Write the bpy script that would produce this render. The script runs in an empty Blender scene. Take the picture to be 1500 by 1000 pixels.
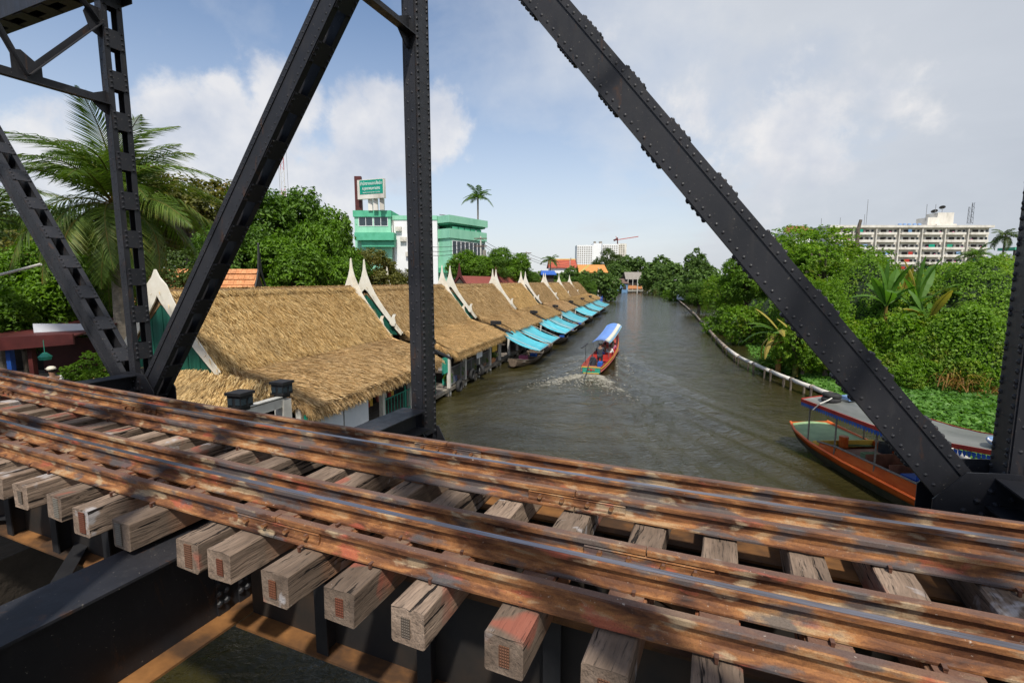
import bpy, math, random
import numpy as np
from mathutils import Vector, Matrix
from math import radians as R_, sin, cos, pi

SC = bpy.context.scene
COL = SC.collection
# ---------------------------------------------------------------- camera
CAMZ = 5.6
cam_d = bpy.data.cameras.new('camera'); cam = bpy.data.objects.new('camera', cam_d); COL.objects.link(cam)
cam.location = (0, 0, CAMZ)
cam.rotation_euler = (R_(90 - 7.05), 0, 0)
cam_d.sensor_width = 36; cam_d.lens = 719.6 / 1500 * 36
cam_d.clip_start = .05; cam_d.clip_end = 6000
SC.camera = cam
# ---------------------------------------------------------------- light
SUN_EL = R_(55)
SUN_DIR = Vector((0.08, -1.0, 0)).normalized()          # horizontal direction towards the sun
SUN_ROT = math.atan2(SUN_DIR.x, SUN_DIR.y)
sd = bpy.data.lights.new('sun', 'SUN'); so = bpy.data.objects.new('sun', sd); COL.objects.link(so)
sd.energy = 3.9; sd.angle = R_(2.5); sd.color = (1, .95, .86)
tosun = Vector((SUN_DIR.x * cos(SUN_EL), SUN_DIR.y * cos(SUN_EL), sin(SUN_EL)))
so.rotation_euler = tosun.to_track_quat('Z', 'Y').to_euler()
so.location = (0, 0, 60)
SC.view_settings.view_transform = 'Standard'
SC.view_settings.look = 'None'
SC.view_settings.exposure = .20
SC.view_settings.gamma = 1
SC.view_settings.use_curve_mapping = False
SC.cycles.max_bounces = 6
SC.cycles.transparent_max_bounces = 6
SC.cycles.use_denoising = True
SC.cycles.sample_clamp_indirect = 4

# ---------------------------------------------------------------- node helpers
class NT:
    def __init__(s, tree):
        s.t = tree; s.n = tree.nodes; s.l = tree.links
    def add(s, typ, **kw):
        n = s.n.new(typ)
        ins = kw.pop('ins', {})
        for k, v in kw.items(): setattr(n, k, v)
        for k, v in ins.items():
            sock = n.inputs[k]
            if isinstance(v, bpy.types.NodeSocket): s.l.new(v, sock)
            elif isinstance(v, bpy.types.Node): s.l.new(v.outputs[0], sock)
            else: sock.default_value = v
        return n
    def math(s, op, a, b=0.0, c=0.0, clamp=False):
        n = s.add('ShaderNodeMath', operation=op, use_clamp=clamp)
        for i, v in enumerate((a, b, c)):
            if isinstance(v, (int, float)): n.inputs[i].default_value = v
            else: s.l.new(v if isinstance(v, bpy.types.NodeSocket) else v.outputs[0], n.inputs[i])
        return n.outputs[0]
    def vmath(s, op, a, b=(0, 0, 0)):
        n = s.add('ShaderNodeVectorMath', operation=op)
        for i, v in enumerate((a, b)):
            if isinstance(v, tuple): n.inputs[i].default_value = v
            elif isinstance(v, (int, float)): n.inputs['Scale'].default_value = v
            else: s.l.new(v, n.inputs[i])
        return n
    def noise(s, vec, scale, detail=4, rough=.6, dist=0.0):
        return s.add('ShaderNodeTexNoise', ins={'Vector': vec, 'Scale': scale, 'Detail': detail, 'Roughness': rough, 'Distortion': dist}).outputs[0]
    def ramp(s, fac, stops, interp='LINEAR'):
        n = s.add('ShaderNodeValToRGB', ins={'Fac': fac}); cr = n.color_ramp; cr.interpolation = interp
        while len(cr.elements) < len(stops): cr.elements.new(.5)
        for e, (p, c) in zip(cr.elements, stops):
            e.position = p; e.color = (c, c, c, 1) if isinstance(c, (int, float)) else (*c, 1)
        return n.outputs[0]
    def mix(s, fac, a, b, mode='MIX'):
        n = s.add('ShaderNodeMix', data_type='RGBA', blend_type=mode)
        for i, v in ((0, fac), (6, a), (7, b)):
            if isinstance(v, (int, float)): n.inputs[i].default_value = v
            elif isinstance(v, tuple): n.inputs[i].default_value = (*v, 1) if len(v) == 3 else v
            else: s.l.new(v, n.inputs[i])
        return n.outputs[2]
    def scaled(s, vec, sc):
        return s.vmath('MULTIPLY', vec, tuple(sc)).outputs[0]

MATS = {}
def newmat(name):
    m = bpy.data.materials.new(name); m.use_nodes = True; m.node_tree.nodes.clear()
    nt = NT(m.node_tree)
    out = nt.add('ShaderNodeOutputMaterial')
    MATS[name] = m
    return m, nt, out
def principled(nt, out, color, rough=.8, metallic=0., bump=None, bstr=.4, bdist=.02, spec=.5, **extra):
    p = nt.add('ShaderNodeBsdfPrincipled')
    def put(k, v):
        if isinstance(v, bpy.types.NodeSocket): nt.l.new(v, p.inputs[k])
        elif isinstance(v, tuple): p.inputs[k].default_value = (*v, 1) if len(v) == 3 else v
        else: p.inputs[k].default_value = v
    put('Base Color', color); put('Roughness', rough); put('Metallic', metallic); put('Specular IOR Level', spec)
    for k, v in extra.items(): put(k, v)
    if bump is not None:
        b = nt.add('ShaderNodeBump', ins={'Height': bump, 'Strength': bstr, 'Distance': bdist})
        nt.l.new(b.outputs[0], p.inputs['Normal'])
    nt.l.new(p.outputs[0], out.inputs[0])
    return p
def simple(name, cols, scale=3., rough=.75, bstr=.25, bdist=.01, stretch=(1, 1, 1), detail=5, metallic=0., spec=.4, coord='Object', vary=0.):
    """a weathered surface: ramp of colours over noise, with fine relief"""
    m, nt, out = newmat(name)
    tc = nt.add('ShaderNodeTexCoord').outputs[coord]
    v = nt.scaled(tc, stretch)
    if vary:
        oi = nt.add('ShaderNodeObjectInfo').outputs['Random']
        off = nt.add('ShaderNodeCombineXYZ', ins={0: oi, 1: oi, 2: oi})
        v = nt.vmath('ADD', v, nt.vmath('SCALE', off.outputs[0], 37.).outputs[0]).outputs[0]
    f = nt.noise(v, scale, detail)
    if len(cols) == 1: cols = [tuple(c * .8 for c in cols[0]), cols[0], tuple(min(1, c * 1.12) for c in cols[0])]
    n = len(cols)
    c = nt.ramp(f, [(.3 + .4 * i / max(1, n - 1), col) for i, col in enumerate(cols)])
    if vary:
        k = nt.math('MULTIPLY_ADD', oi, vary, 1 - vary / 2)
        c = nt.mix(1., c, nt.add('ShaderNodeCombineXYZ', ins={0: k, 1: k, 2: k}).outputs[0], 'MULTIPLY')
    b = nt.noise(v, scale * 7, 3)
    principled(nt, out, c, rough, metallic, b, bstr, bdist, spec)
    return m

# ---------------------------------------------------------------- world: sky with clouds
def build_world():
    w = bpy.data.worlds.new('World'); SC.world = w; w.use_nodes = True
    w.node_tree.nodes.clear(); nt = NT(w.node_tree)
    out = nt.add('ShaderNodeOutputWorld')
    sky = nt.add('ShaderNodeTexSky', sky_type='NISHITA'); sky.sun_disc = False
    sky.sun_elevation = SUN_EL; sky.sun_rotation = SUN_ROT
    sky.air_density = 1.0; sky.dust_density = 1.2; sky.ozone_density = 1.6
    bg = nt.add('ShaderNodeBackground', ins={'Color': sky.outputs[0], 'Strength': .135})
    d = nt.add('ShaderNodeTexCoord').outputs['Generated']
    sep = nt.add('ShaderNodeSeparateXYZ', ins={0: d}); X, Y, Z = sep.outputs
    zc = nt.math('MAXIMUM', Z, 0.0)
    inv = nt.math('DIVIDE', 1., nt.math('ADD', zc, .22))
    pv = nt.add('ShaderNodeCombineXYZ', ins={0: nt.math('MULTIPLY', X, inv), 1: nt.math('MULTIPLY', Y, inv), 2: nt.math('MULTIPLY', Z, .8)}).outputs[0]
    big = nt.noise(pv, .9, 6, .58, .3)
    fine = nt.noise(d, 5.5, 9, .62, .25)
    fine2 = nt.noise(d, 13., 7, .6, .1)
    # broad thin veil, thicker to the right and low down
    right = nt.math('MULTIPLY_ADD', X, 1.15, .28, clamp=True)
    low = nt.math('SUBTRACT', 1., nt.math('MULTIPLY', zc, 2.1), clamp=True)
    veil = nt.math('ADD', nt.math('MULTIPLY', big, 1.5), nt.math('MULTIPLY', fine, .55))
    veil = nt.math('ADD', nt.math('SUBTRACT', veil, 1.05), nt.math('MULTIPLY', right, 1.0))
    veil = nt.math('MULTIPLY', nt.math('MULTIPLY', veil, 1.25), 1.0, clamp=True)
    hz = nt.math('POWER', low, 1.5)
    veil = nt.math('MAXIMUM', nt.math('MULTIPLY', veil, .93), nt.math('MULTIPLY', hz, .93))
    # cumulus heaps: soft lobes in given directions, edges broken by noise
    def lobe(px, py, r, s=1.):
        x = (px - 750) / 719.6; y = (py - 500) / 719.6
        cp, sp = cos(R_(7.05)), sin(R_(7.05))
        v = Vector((x, cp - y * sp, -sp - y * cp)).normalized()
        dist = nt.vmath('DISTANCE', d, tuple(v)).outputs['Value']
        return nt.math('MULTIPLY', nt.math('SUBTRACT', 1., nt.math('DIVIDE', dist, r), clamp=True), s)
    L = [(360, 200, .19, 1), (335, 130, .08, .85), (410, 150, .12, 1), (560, 200, .17, 1.0), (630, 195, .13, .95), (548, 140, .07, .8), (262, 165, .10, .8), (225, 250, .14, .8), (470, 280, .20, .8), (60, 230, .16, .7), (690, 230, .08, .5),
         (1180, 190, .3, .55), (1020, 170, .16, .5), (880, 60, .12, .4), (-350, 250, .3, .9), (2300, 200, .4, .9)]
    acc = None
    for l in L:
        q = lobe(*l); acc = q if acc is None else nt.math('MAXIMUM', acc, q)
    cum = nt.math('ADD', acc, nt.math('MULTIPLY', nt.math('SUBTRACT', fine, .5), 1.25))
    cum = nt.math('ADD', cum, nt.math('MULTIPLY', nt.math('SUBTRACT', fine2, .5), .55))
    cumm = nt.add('ShaderNodeMapRange', interpolation_type='SMOOTHSTEP', ins={0: cum, 1: .28, 2: .58, 3: 0., 4: 1.}).outputs[0]
    cumm = nt.math('MULTIPLY', cumm, nt.math('MULTIPLY', zc, 9., clamp=True))
    # lit tops, greyer undersides of the heaps
    shade = nt.add('ShaderNodeMapRange', ins={0: nt.noise(d, 7.5, 5, .55), 1: .35, 2: .62, 3: 0., 4: 1.}).outputs[0]
    ccol = nt.mix(shade, (.56, .60, .69), (.86, .84, .83))
    vcol = nt.mix(nt.add('ShaderNodeMapRange', ins={0: nt.math('ADD', nt.math('MULTIPLY', X, .95), nt.math('MULTIPLY', big, .7)), 1: .50, 2: 1.25, 3: 0., 4: 1.}).outputs[0], (.67, .695, .735), (.40, .435, .495))
    veilbg = nt.add('ShaderNodeBackground', ins={'Color': vcol, 'Strength': 1.})
    cumbg = nt.add('ShaderNodeBackground', ins={'Color': ccol, 'Strength': .92})
    m1 = nt.add('ShaderNodeMixShader', ins={0: veil, 1: bg.outputs[0], 2: veilbg.outputs[0]})
    m2 = nt.add('ShaderNodeMixShader', ins={0: nt.math('MULTIPLY', cumm, .80), 1: m1.outputs[0], 2: cumbg.outputs[0]})
    nt.l.new(m2.outputs[0], out.inputs[0])
build_world()

# ---------------------------------------------------------------- mesh helpers
random.seed(7); RNG = np.random.default_rng(11)
class MB:
    def __init__(s): s.v = []; s.f = []
    def add(s, vs, fs):
        o = len(s.v); s.v += [tuple(p) for p in vs]; s.f += [tuple(i + o for i in f) for f in fs]
    def box(s, c, size, M=None):
        x, y, z = size[0] / 2, size[1] / 2, size[2] / 2; c = Vector(c)
        P = [Vector(p) for p in ((-x, -y, -z), (x, -y, -z), (x, y, -z), (-x, y, -z), (-x, -y, z), (x, -y, z), (x, y, z), (-x, y, z))]
        if M is not None: P = [M @ p for p in P]
        s.add([c + p for p in P], [(0, 3, 2, 1), (4, 5, 6, 7), (0, 1, 5, 4), (1, 2, 6, 5), (2, 3, 7, 6), (3, 0, 4, 7)])
        return s
    def span(s, a, b):
        return s.box([(a[i] + b[i]) / 2 for i in range(3)], [abs(b[i] - a[i]) for i in range(3)])
    def beam(s, p, q, w, h, up=(0, 0, 1)):
        p = Vector(p); q = Vector(q); d = (q - p); L = d.length; d.normalize()
        side = d.cross(Vector(up))
        if side.length < 1e-4: side = d.cross(Vector((0, 1, 0)))
        side.normalize(); u = side.cross(d).normalized()
        M = Matrix((d, side, u)).transposed()
        return s.box((p + q) / 2, (L, w, h), M)
    def tube(s, pts, r, n=8, caps=True):
        pts = [Vector(p) for p in pts]; m = len(pts); rs = r if isinstance(r, (list, tuple)) else [r] * m
        V = []; F = []
        prev = None
        for i, p in enumerate(pts):
            t = (pts[min(i + 1, m - 1)] - pts[max(i - 1, 0)]).normalized()
            a = prev - t * prev.dot(t) if prev is not None else t.cross(Vector((0, 0, 1)) if abs(t.z) < .9 else Vector((1, 0, 0)))
            if a.length < 1e-5: a = t.cross(Vector((1, 0, 0)))
            a.normalize(); b = t.cross(a); prev = a
            for k in range(n):
                an = 2 * pi * k / n
                V.append(p + (a * cos(an) + b * sin(an)) * rs[i])
        for i in range(m - 1):
            for k in range(n):
                k2 = (k + 1) % n
                F.append((i * n + k, i * n + k2, (i + 1) * n + k2, (i + 1) * n + k))
        if caps:
            F.append(tuple(range(n))[::-1]); F.append(tuple(range((m - 1) * n, m * n)))
        s.add(V, F); return s
    def poly(s, pts, d):
        n = len(pts); d = Vector(d); P = [Vector(p) for p in pts]
        s.add(P + [p + d for p in P], [tuple(range(n))[::-1], tuple(range(n, 2 * n))] + [(i, (i + 1) % n, n + (i + 1) % n, n + i) for i in range(n)])
        return s
    def dome(s, c, nrm, r, k=.75):
        c = Vector(c); nrm = Vector(nrm).normalized()
        a = nrm.cross(Vector((.3, .5, .8))).normalized(); b = nrm.cross(a)
        V = []; n = 6
        for rr, hh in ((1, 0), (.72, .62)):
            for q in range(n):
                an = 2 * pi * q / n
                V.append(c + (a * cos(an) + b * sin(an)) * r * rr + nrm * r * k * hh)
        V.append(c + nrm * r * k)
        F = [(q, (q + 1) % n, n + (q + 1) % n, n + q) for q in range(n)] + [(n + q, n + (q + 1) % n, 2 * n) for q in range(n)]
        s.add(V, F); return s
    def ball(s, c, r, n=8, m=5):
        c = Vector(c); rr = r if isinstance(r, (tuple, list)) else (r, r, r); V = []; F = []
        for i in range(1, m):
            th = pi * i / m
            for k in range(n):
                an = 2 * pi * k / n
                V.append(c + Vector((rr[0] * sin(th) * cos(an), rr[1] * sin(th) * sin(an), rr[2] * cos(th))))
        V += [c + Vector((0, 0, rr[2])), c - Vector((0, 0, rr[2]))]; T = len(V) - 2
        for i in range(m - 2):
            for k in range(n):
                F.append((i * n + k, (i + 1) * n + k, (i + 1) * n + (k + 1) % n, i * n + (k + 1) % n))
        for k in range(n):
            F.append((T, k, (k + 1) % n)); F.append((T + 1, (m - 2) * n + (k + 1) % n, (m - 2) * n + k))
        s.add(V, F); return s
    def torus(s, c, R, r, axis=(0, 1, 0), n=16, m=8):
        c = Vector(c); ax = Vector(axis).normalized()
        a = ax.cross(Vector((0, 0, 1)) if abs(ax.z) < .9 else Vector((1, 0, 0))).normalized(); b = ax.cross(a)
        V = []; F = []
        for i in range(n):
            A = 2 * pi * i / n; d = a * cos(A) + b * sin(A)
            for k in range(m):
                B = 2 * pi * k / m
                V.append(c + d * (R + r * cos(B)) + ax * r * sin(B) * 1.1)
        for i in range(n):
            for k in range(m):
                F.append((i * m + k, ((i + 1) % n) * m + k, ((i + 1) % n) * m + (k + 1) % m, i * m + (k + 1) % m))
        s.add(V, F); return s
    def sheet(s, fn, nu, nv, thick=None):
        """fn(u,v)->point over the unit square; thick gives it a back side"""
        V = [Vector(fn(i / nu, j / nv)) for i in range(nu + 1) for j in range(nv + 1)]
        F = [(i * (nv + 1) + j, (i + 1) * (nv + 1) + j, (i + 1) * (nv + 1) + j + 1, i * (nv + 1) + j + 1) for i in range(nu) for j in range(nv)]
        if thick is None:
            s.add(V, F); return s
        t = Vector(thick); N = len(V); W = V + [p + t for p in V]
        F2 = F + [tuple(k + N for k in f[::-1]) for f in F]
        edge = [(i, 0) for i in range(nu + 1)] + [(nu, j) for j in range(1, nv + 1)] + [(i, nv) for i in range(nu - 1, -1, -1)] + [(0, j) for j in range(nv - 1, 0, -1)]
        ids = [i * (nv + 1) + j for i, j in edge]
        for a, b in zip(ids, ids[1:] + ids[:1]): F2.append((a, a + N, b + N, b)[::-1])
        s.add(W, F2); return s
    def mesh(s, name, mat, smooth=False):
        me = bpy.data.meshes.new(name); me.from_pydata(s.v, [], s.f)
        me.materials.append(MATS[mat] if isinstance(mat, str) else mat)
        if smooth: me.polygons.foreach_set('use_smooth', [True] * len(me.polygons))
        me.update(); return me
    def build(s, name, mat, parent=None, smooth=False, **props):
        return put(name, s.mesh(name, mat, smooth), parent, **props)
def put(name, me, parent=None, loc=(0, 0, 0), rz=0, label=None, cat=None, group=None, kind=None, scale=None, rot=None):
    o = bpy.data.objects.new(name, me); COL.objects.link(o)
    if parent is not None: o.parent = parent
    o.location = loc; o.rotation_euler = rot if rot is not None else (0, 0, rz)
    if scale is not None: o.scale = scale if isinstance(scale, (tuple, list)) else (scale,) * 3
    tag(o, label, cat, group, kind)
    return o
def tag(o, label=None, cat=None, group=None, kind=None):
    if label: o['label'] = label
    if cat: o['category'] = cat
    if group: o['group'] = group
    if kind: o['kind'] = kind
    return o
def thing(name, label, cat, loc=(0, 0, 0), rz=0, group=None, scale=None):
    return put(name, None, None, loc, rz, label, cat, group, None, scale)
def children(o): return [c for c in bpy.data.objects if c.parent == o]
def copy_tree(o, parent=None, kids=None):
    if kids is None:
        kids = {}
        for c in bpy.data.objects:
            if c.parent: kids.setdefault(c.parent.name, []).append(c)
    c = o.copy(); COL.objects.link(c)
    if parent is not None: c.parent = parent
    for ch in kids.get(o.name, []): copy_tree(ch, c, kids)
    return c
def npmesh(name, V, F, mat, smooth=False):
    """numpy verts (n,3), faces (m,k)"""
    me = bpy.data.meshes.new(name); k = F.shape[1]
    me.vertices.add(len(V)); me.vertices.foreach_set('co', np.ascontiguousarray(V, dtype=np.float32).ravel())
    me.loops.add(F.size); me.loops.foreach_set('vertex_index', np.ascontiguousarray(F, dtype=np.int32).ravel())
    me.polygons.add(len(F)); me.polygons.foreach_set('loop_start', np.arange(0, F.size, k, dtype=np.int32))
    me.update(calc_edges=True)
    if smooth: me.polygons.foreach_set('use_smooth', np.ones(len(F), dtype=bool))
    me.materials.append(MATS[mat] if isinstance(mat, str) else mat)
    return me
# a point of the place seen at a picture position at forward distance Y / at height z
def ray(px, py):
    x = (px - 750) / 719.6; y = (py - 500) / 719.6; cp, sp = cos(R_(7.05)), sin(R_(7.05))
    return Vector((x, cp - y * sp, -sp - y * cp))
def atY(px, py, Y):
    d = ray(px, py); d *= Y / d.y; return Vector((d.x, d.y, CAMZ + d.z))
def atZ(px, py, z):
    d = ray(px, py); d *= (z - CAMZ) / d.z; return Vector((d.x, d.y, CAMZ + d.z))
# ---------------------------------------------------------------- materials
def mat_rust():
    for name, dark in (('rust', 0), ('rust_dark', 1)):
        m, nt, out = newmat(name)
        tc = nt.add('ShaderNodeTexCoord').outputs['Object']
        v = nt.scaled(tc, (1.0, 3., 3.))
        n1 = nt.noise(v, 2.6, 7, .65, .4)
        base = nt.ramp(n1, [(.32, (.030, .014, .010)), (.42, (.105, .040, .018)), (.50, (.20, .082, .032)), (.58, (.34, .148, .052)), (.68, (.43, .28, .15))])
        if dark: base = nt.ramp(n1, [(.30, (.045, .022, .016)), (.48, (.11, .045, .026)), (.62, (.21, .088, .042)), (.74, (.30, .19, .13))])
        # old paint left in patches: red, cream, blue grey
        n2 = nt.noise(nt.scaled(tc, (1.3, 3, 3)), 2.9, 5, .55, .3)
        n3 = nt.noise(nt.scaled(nt.vmath('ADD', tc, (13.1, 4.2, 7.)).outputs[0], (1.2, 3, 3)), 2.7, 5, .55, .3)
        n4 = nt.noise(nt.scaled(nt.vmath('ADD', tc, (3.1, 24.2, 1.)).outputs[0], (1.1, 3, 3)), 2.3, 5, .55, .3)
        c = nt.mix(nt.ramp(n2, [(.57, 0.), (.64, .75)]), base, (.42, .32, .20))
        c = nt.mix(nt.ramp(n3, [(.60, 0.), (.66, .65)]), c, (.38, .085, .05))
        c = nt.mix(nt.ramp(n4, [(.54, 0.), (.61, .8)]), c, (.085, .085, .09))
        up = nt.add('ShaderNodeSeparateXYZ', ins={0: nt.add('ShaderNodeNewGeometry').outputs['Normal']}).outputs[2]
        c = nt.mix(nt.ramp(up, [(.965, 0.), (.992, .75)]), c, (.155, .092, .072))
        sp = nt.noise(tc, 130., 3, .7)
        c = nt.mix(nt.ramp(sp, [(.25, .45), (.55, 0.)]), c, (.03, .016, .012))
        c = nt.mix(nt.ramp(nt.noise(tc, 45., 4, .7), [(.66, 0.), (.72, .8)]), c, (.52, .44, .36))
        bmp = nt.math('ADD', nt.math('MULTIPLY', nt.noise(tc, 160., 4, .7), .6), n1)
        principled(nt, out, c, nt.ramp(n1, [(.3, .55), (.6, .85)]), 0., bmp, .35, .006, .35)
mat_rust()
def mat_railtop():
    m, nt, out = newmat('worn_steel')
    tc = nt.add('ShaderNodeTexCoord').outputs['Object']
    n = nt.noise(nt.scaled(tc, (.6, 30, 30)), 3., 5, .6)
    c = nt.ramp(n, [(.3, (.16, .14, .15)), (.6, (.34, .33, .37))])
    principled(nt, out, c, nt.ramp(n, [(.3, .38), (.7, .24)]), .85, n, .08, .002)
mat_railtop()
def mat_tie():
    m, nt, out = newmat('weathered_timber')
    tc = nt.add('ShaderNodeTexCoord').outputs['Object']
    oi = nt.add('ShaderNodeObjectInfo').outputs['Random']
    off = nt.add('ShaderNodeCombineXYZ', ins={0: nt.math('MULTIPLY', oi, 51.), 1: nt.math('MULTIPLY', oi, 13.), 2: nt.math('MULTIPLY', oi, 29.)}).outputs[0]
    v0 = nt.vmath('ADD', tc, off).outputs[0]
    warp = nt.add('ShaderNodeTexNoise', ins={'Vector': v0, 'Scale': 3., 'Detail': 3.}).outputs['Color']
    v = nt.vmath('ADD', v0, nt.vmath('SCALE', nt.vmath('SUBTRACT', warp, (.5, .5, .5)).outputs[0], .06).outputs[0]).outputs[0]
    g = nt.noise(nt.scaled(v, (1, .05, 1)), 95., 5, .65)
    g2 = nt.noise(nt.scaled(v, (1, .04, 1)), 24., 4, .6)
    crack = nt.ramp(g2, [(.375, 1.), (.395, 0.)])
    crack2 = nt.ramp(g, [(.36, .55), (.42, 0.)])
    ny = nt.math('ABSOLUTE', nt.add('ShaderNodeSeparateXYZ', ins={0: nt.add('ShaderNodeTexCoord').outputs['Normal']}).outputs[1])
    side = nt.ramp(ny, [(.5, 1.), (.8, .12)])
    crack = nt.math('MULTIPLY', crack, side); crack2 = nt.math('MULTIPLY', crack2, side)
    base = nt.ramp(nt.noise(nt.scaled(v, (1, .3, 1)), 5., 5, .6), [(.3, (.145, .100, .074)), (.5, (.28, .200, .150)), (.7, (.44, .325, .25))])
    tone = nt.math('MULTIPLY_ADD', nt.math('FRACT', nt.math('MULTIPLY', oi, 7.3)), .5, .62)
    base = nt.mix(1., base, nt.add('ShaderNodeCombineXYZ', ins={0: tone, 1: tone, 2: nt.math('MULTIPLY', tone, .97)}).outputs[0], 'MULTIPLY')
    base = nt.mix(nt.ramp(g, [(.38, .5), (.62, 0.)]), base, (.10, .078, .06))
    red = nt.ramp(nt.noise(v0, 1.7, 3, .5, .5), [(.60, 0.), (.65, .7)])
    base = nt.mix(red, base, (.34, .095, .06))
    wh = nt.ramp(nt.noise(nt.vmath('ADD', v0, (7, 3, 1)).outputs[0], 2.6, 4, .6, .3), [(.62, 0.), (.67, .7)])
    base = nt.mix(wh, base, (.46, .44, .44))
    # rusty stain running out from under the rails
    sep = nt.add('ShaderNodeSeparateXYZ', ins={0: tc})
    nearrail = nt.add('ShaderNodeMapRange', ins={0: nt.math('ABSOLUTE', nt.math('SUBTRACT', sep.outputs[1], .58)), 1: .20, 2: .36, 3: .75, 4: 0.}).outputs[0]
    st = nt.math('MULTIPLY', nearrail, nt.ramp(nt.noise(v0, 7., 4, .6), [(.35, .3), (.6, 1.)]))
    base = nt.mix(st, base, (.33, .13, .05))
    base = nt.mix(nt.math('MAXIMUM', crack, crack2), base, (.018, .014, .012))
    base = nt.mix(nt.ramp(nt.noise(tc, 70., 3, .7), [(.70, 0.), (.74, .7)]), base, (.55, .5, .46))
    h = nt.math('ADD', nt.math('MULTIPLY', g, .4), nt.math('SUBTRACT', g2, nt.math('MULTIPLY', crack, 1.2)))
    principled(nt, out, base, .88, 0., h, .85, .012, .25)
mat_tie()
def mat_nailplate():
    m, nt, out = newmat('rusty_nail_plate')
    tc = nt.add('ShaderNodeTexCoord').outputs['Object']
    oi = nt.add('ShaderNodeObjectInfo').outputs['Random']
    w = nt.add('ShaderNodeTexWave', bands_direction='Z', ins={'Vector': tc, 'Scale': 22., 'Distortion': .6}).outputs['Fac']
    w2 = nt.add('ShaderNodeTexWave', bands_direction='X', ins={'Vector': tc, 'Scale': 26., 'Distortion': .6}).outputs['Fac']
    f = nt.math('MULTIPLY', w, w2)
    col = nt.ramp(oi, [(0, (.20, .055, .03)), (.35, (.24, .09, .04)), (.6, (.16, .12, .09)), (1, (.26, .24, .2))])
    c = nt.mix(nt.ramp(f, [(.15, .45), (.4, 0.)]), col, (.05, .03, .02))
    principled(nt, out, c, .7, .3, f, .6, .006)
mat_nailplate()
def mat_black():
    m, nt, out = newmat('black_steel_paint')
    tc = nt.add('ShaderNodeTexCoord').outputs['Object']
    n = nt.noise(tc, 1.4, 6, .6); s = nt.noise(nt.scaled(tc, (1, 1, .25)), 9., 5, .65)
    c = nt.ramp(n, [(.3, (.012, .013, .016)), (.6, (.022, .022, .026)), (.8, (.036, .033, .034))])
    c = nt.mix(nt.ramp(s, [(.58, 0.), (.72, .35)]), c, (.05, .045, .042))
    rs = nt.noise(nt.scaled(tc, (1, 1, .3)), 5.5, 6, .7, .6)
    c = nt.mix(nt.ramp(rs, [(.60, 0.), (.70, .7)]), c, (.075, .034, .016))
    dots = nt.noise(tc, 38., 4, .75)
    c = nt.mix(nt.ramp(dots, [(.665, 0.), (.70, .8)]), c, (.30, .27, .22))
    r = nt.ramp(s, [(.3, .42), (.7, .62)])
    principled(nt, out, c, r, 0., nt.noise(tc, 55., 4, .6), .12, .004, .42)
mat_black()
simple('black_plain', [(.012, .012, .014), (.022, .022, .024)], 4, .55, .1)
simple('girder_web', [(.010, .010, .011), (.022, .018, .015), (.05, .03, .018)], 1.6, .7, .2, .005)
simple('girder_rust', [(.028, .017, .011), (.075, .036, .015), (.20, .088, .026), (.33, .15, .045)], 2.2, .85, .3, .006, (.7, 1, 1))
def mat_straw():
    m, nt, out = newmat('straw')
    geo = nt.add('ShaderNodeNewGeometry'); rnd = geo.outputs['Random Per Island']
    tc = nt.add('ShaderNodeTexCoord').outputs['Object']
    n = nt.noise(tc, 1.1, 5, .65)
    oi = nt.add('ShaderNodeObjectInfo').outputs['Random']
    c = nt.ramp(rnd, [(0, (.16, .095, .042)), (.22, (.42, .27, .12)), (.6, (.66, .46, .225)), (1, (.84, .66, .40))])
    c = nt.mix(nt.ramp(n, [(.32, .30), (.55, 0.)]), c, (.30, .19, .095))
    c = nt.mix(nt.ramp(nt.noise(tc, .45, 4, .6), [(.55, 0.), (.7, .3)]), c, (.55, .42, .26))
    c = nt.mix(1., c, nt.ramp(nt.noise(nt.scaled(tc, (1, 1.5, 1)), 6.5, 4, .7), [(.34, (.68, .64, .58)), (.50, (1., 1., 1.)), (.66, (1.18, 1.18, 1.16))]), 'MULTIPLY')
    tn = nt.math('MULTIPLY_ADD', oi, .30, .84); tb = nt.math('MULTIPLY_ADD', nt.math('FRACT', nt.math('MULTIPLY', oi, 9.7)), .3, .82)
    c = nt.mix(1., c, nt.add('ShaderNodeCombineXYZ', ins={0: tn, 1: nt.math('MULTIPLY', tn, .97), 2: nt.math('MULTIPLY', tn, tb)}).outputs[0], 'MULTIPLY')
    c = nt.mix(nt.ramp(nt.noise(nt.vmath('ADD', tc, nt.vmath('SCALE', nt.add('ShaderNodeCombineXYZ', ins={0: oi, 1: oi, 2: oi}).outputs[0], 40.).outputs[0]).outputs[0], .7, 5, .65), [(.58, 0.), (.70, .32)]), c, (.20, .15, .09))
    d = nt.add('ShaderNodeBsdfDiffuse', ins={'Color': c}); t = nt.add('ShaderNodeBsdfTranslucent', ins={'Color': c})
    mx = nt.add('ShaderNodeMixShader', ins={0: .12, 1: d.outputs[0], 2: t.outputs[0]})
    nt.l.new(mx.outputs[0], out.inputs[0])
mat_straw()
simple('straw_bed', [(.14, .088, .042), (.27, .17, .08), (.40, .26, .13)], 12, .95, .9, .03, (2.5, .6, 1), 6)
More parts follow.
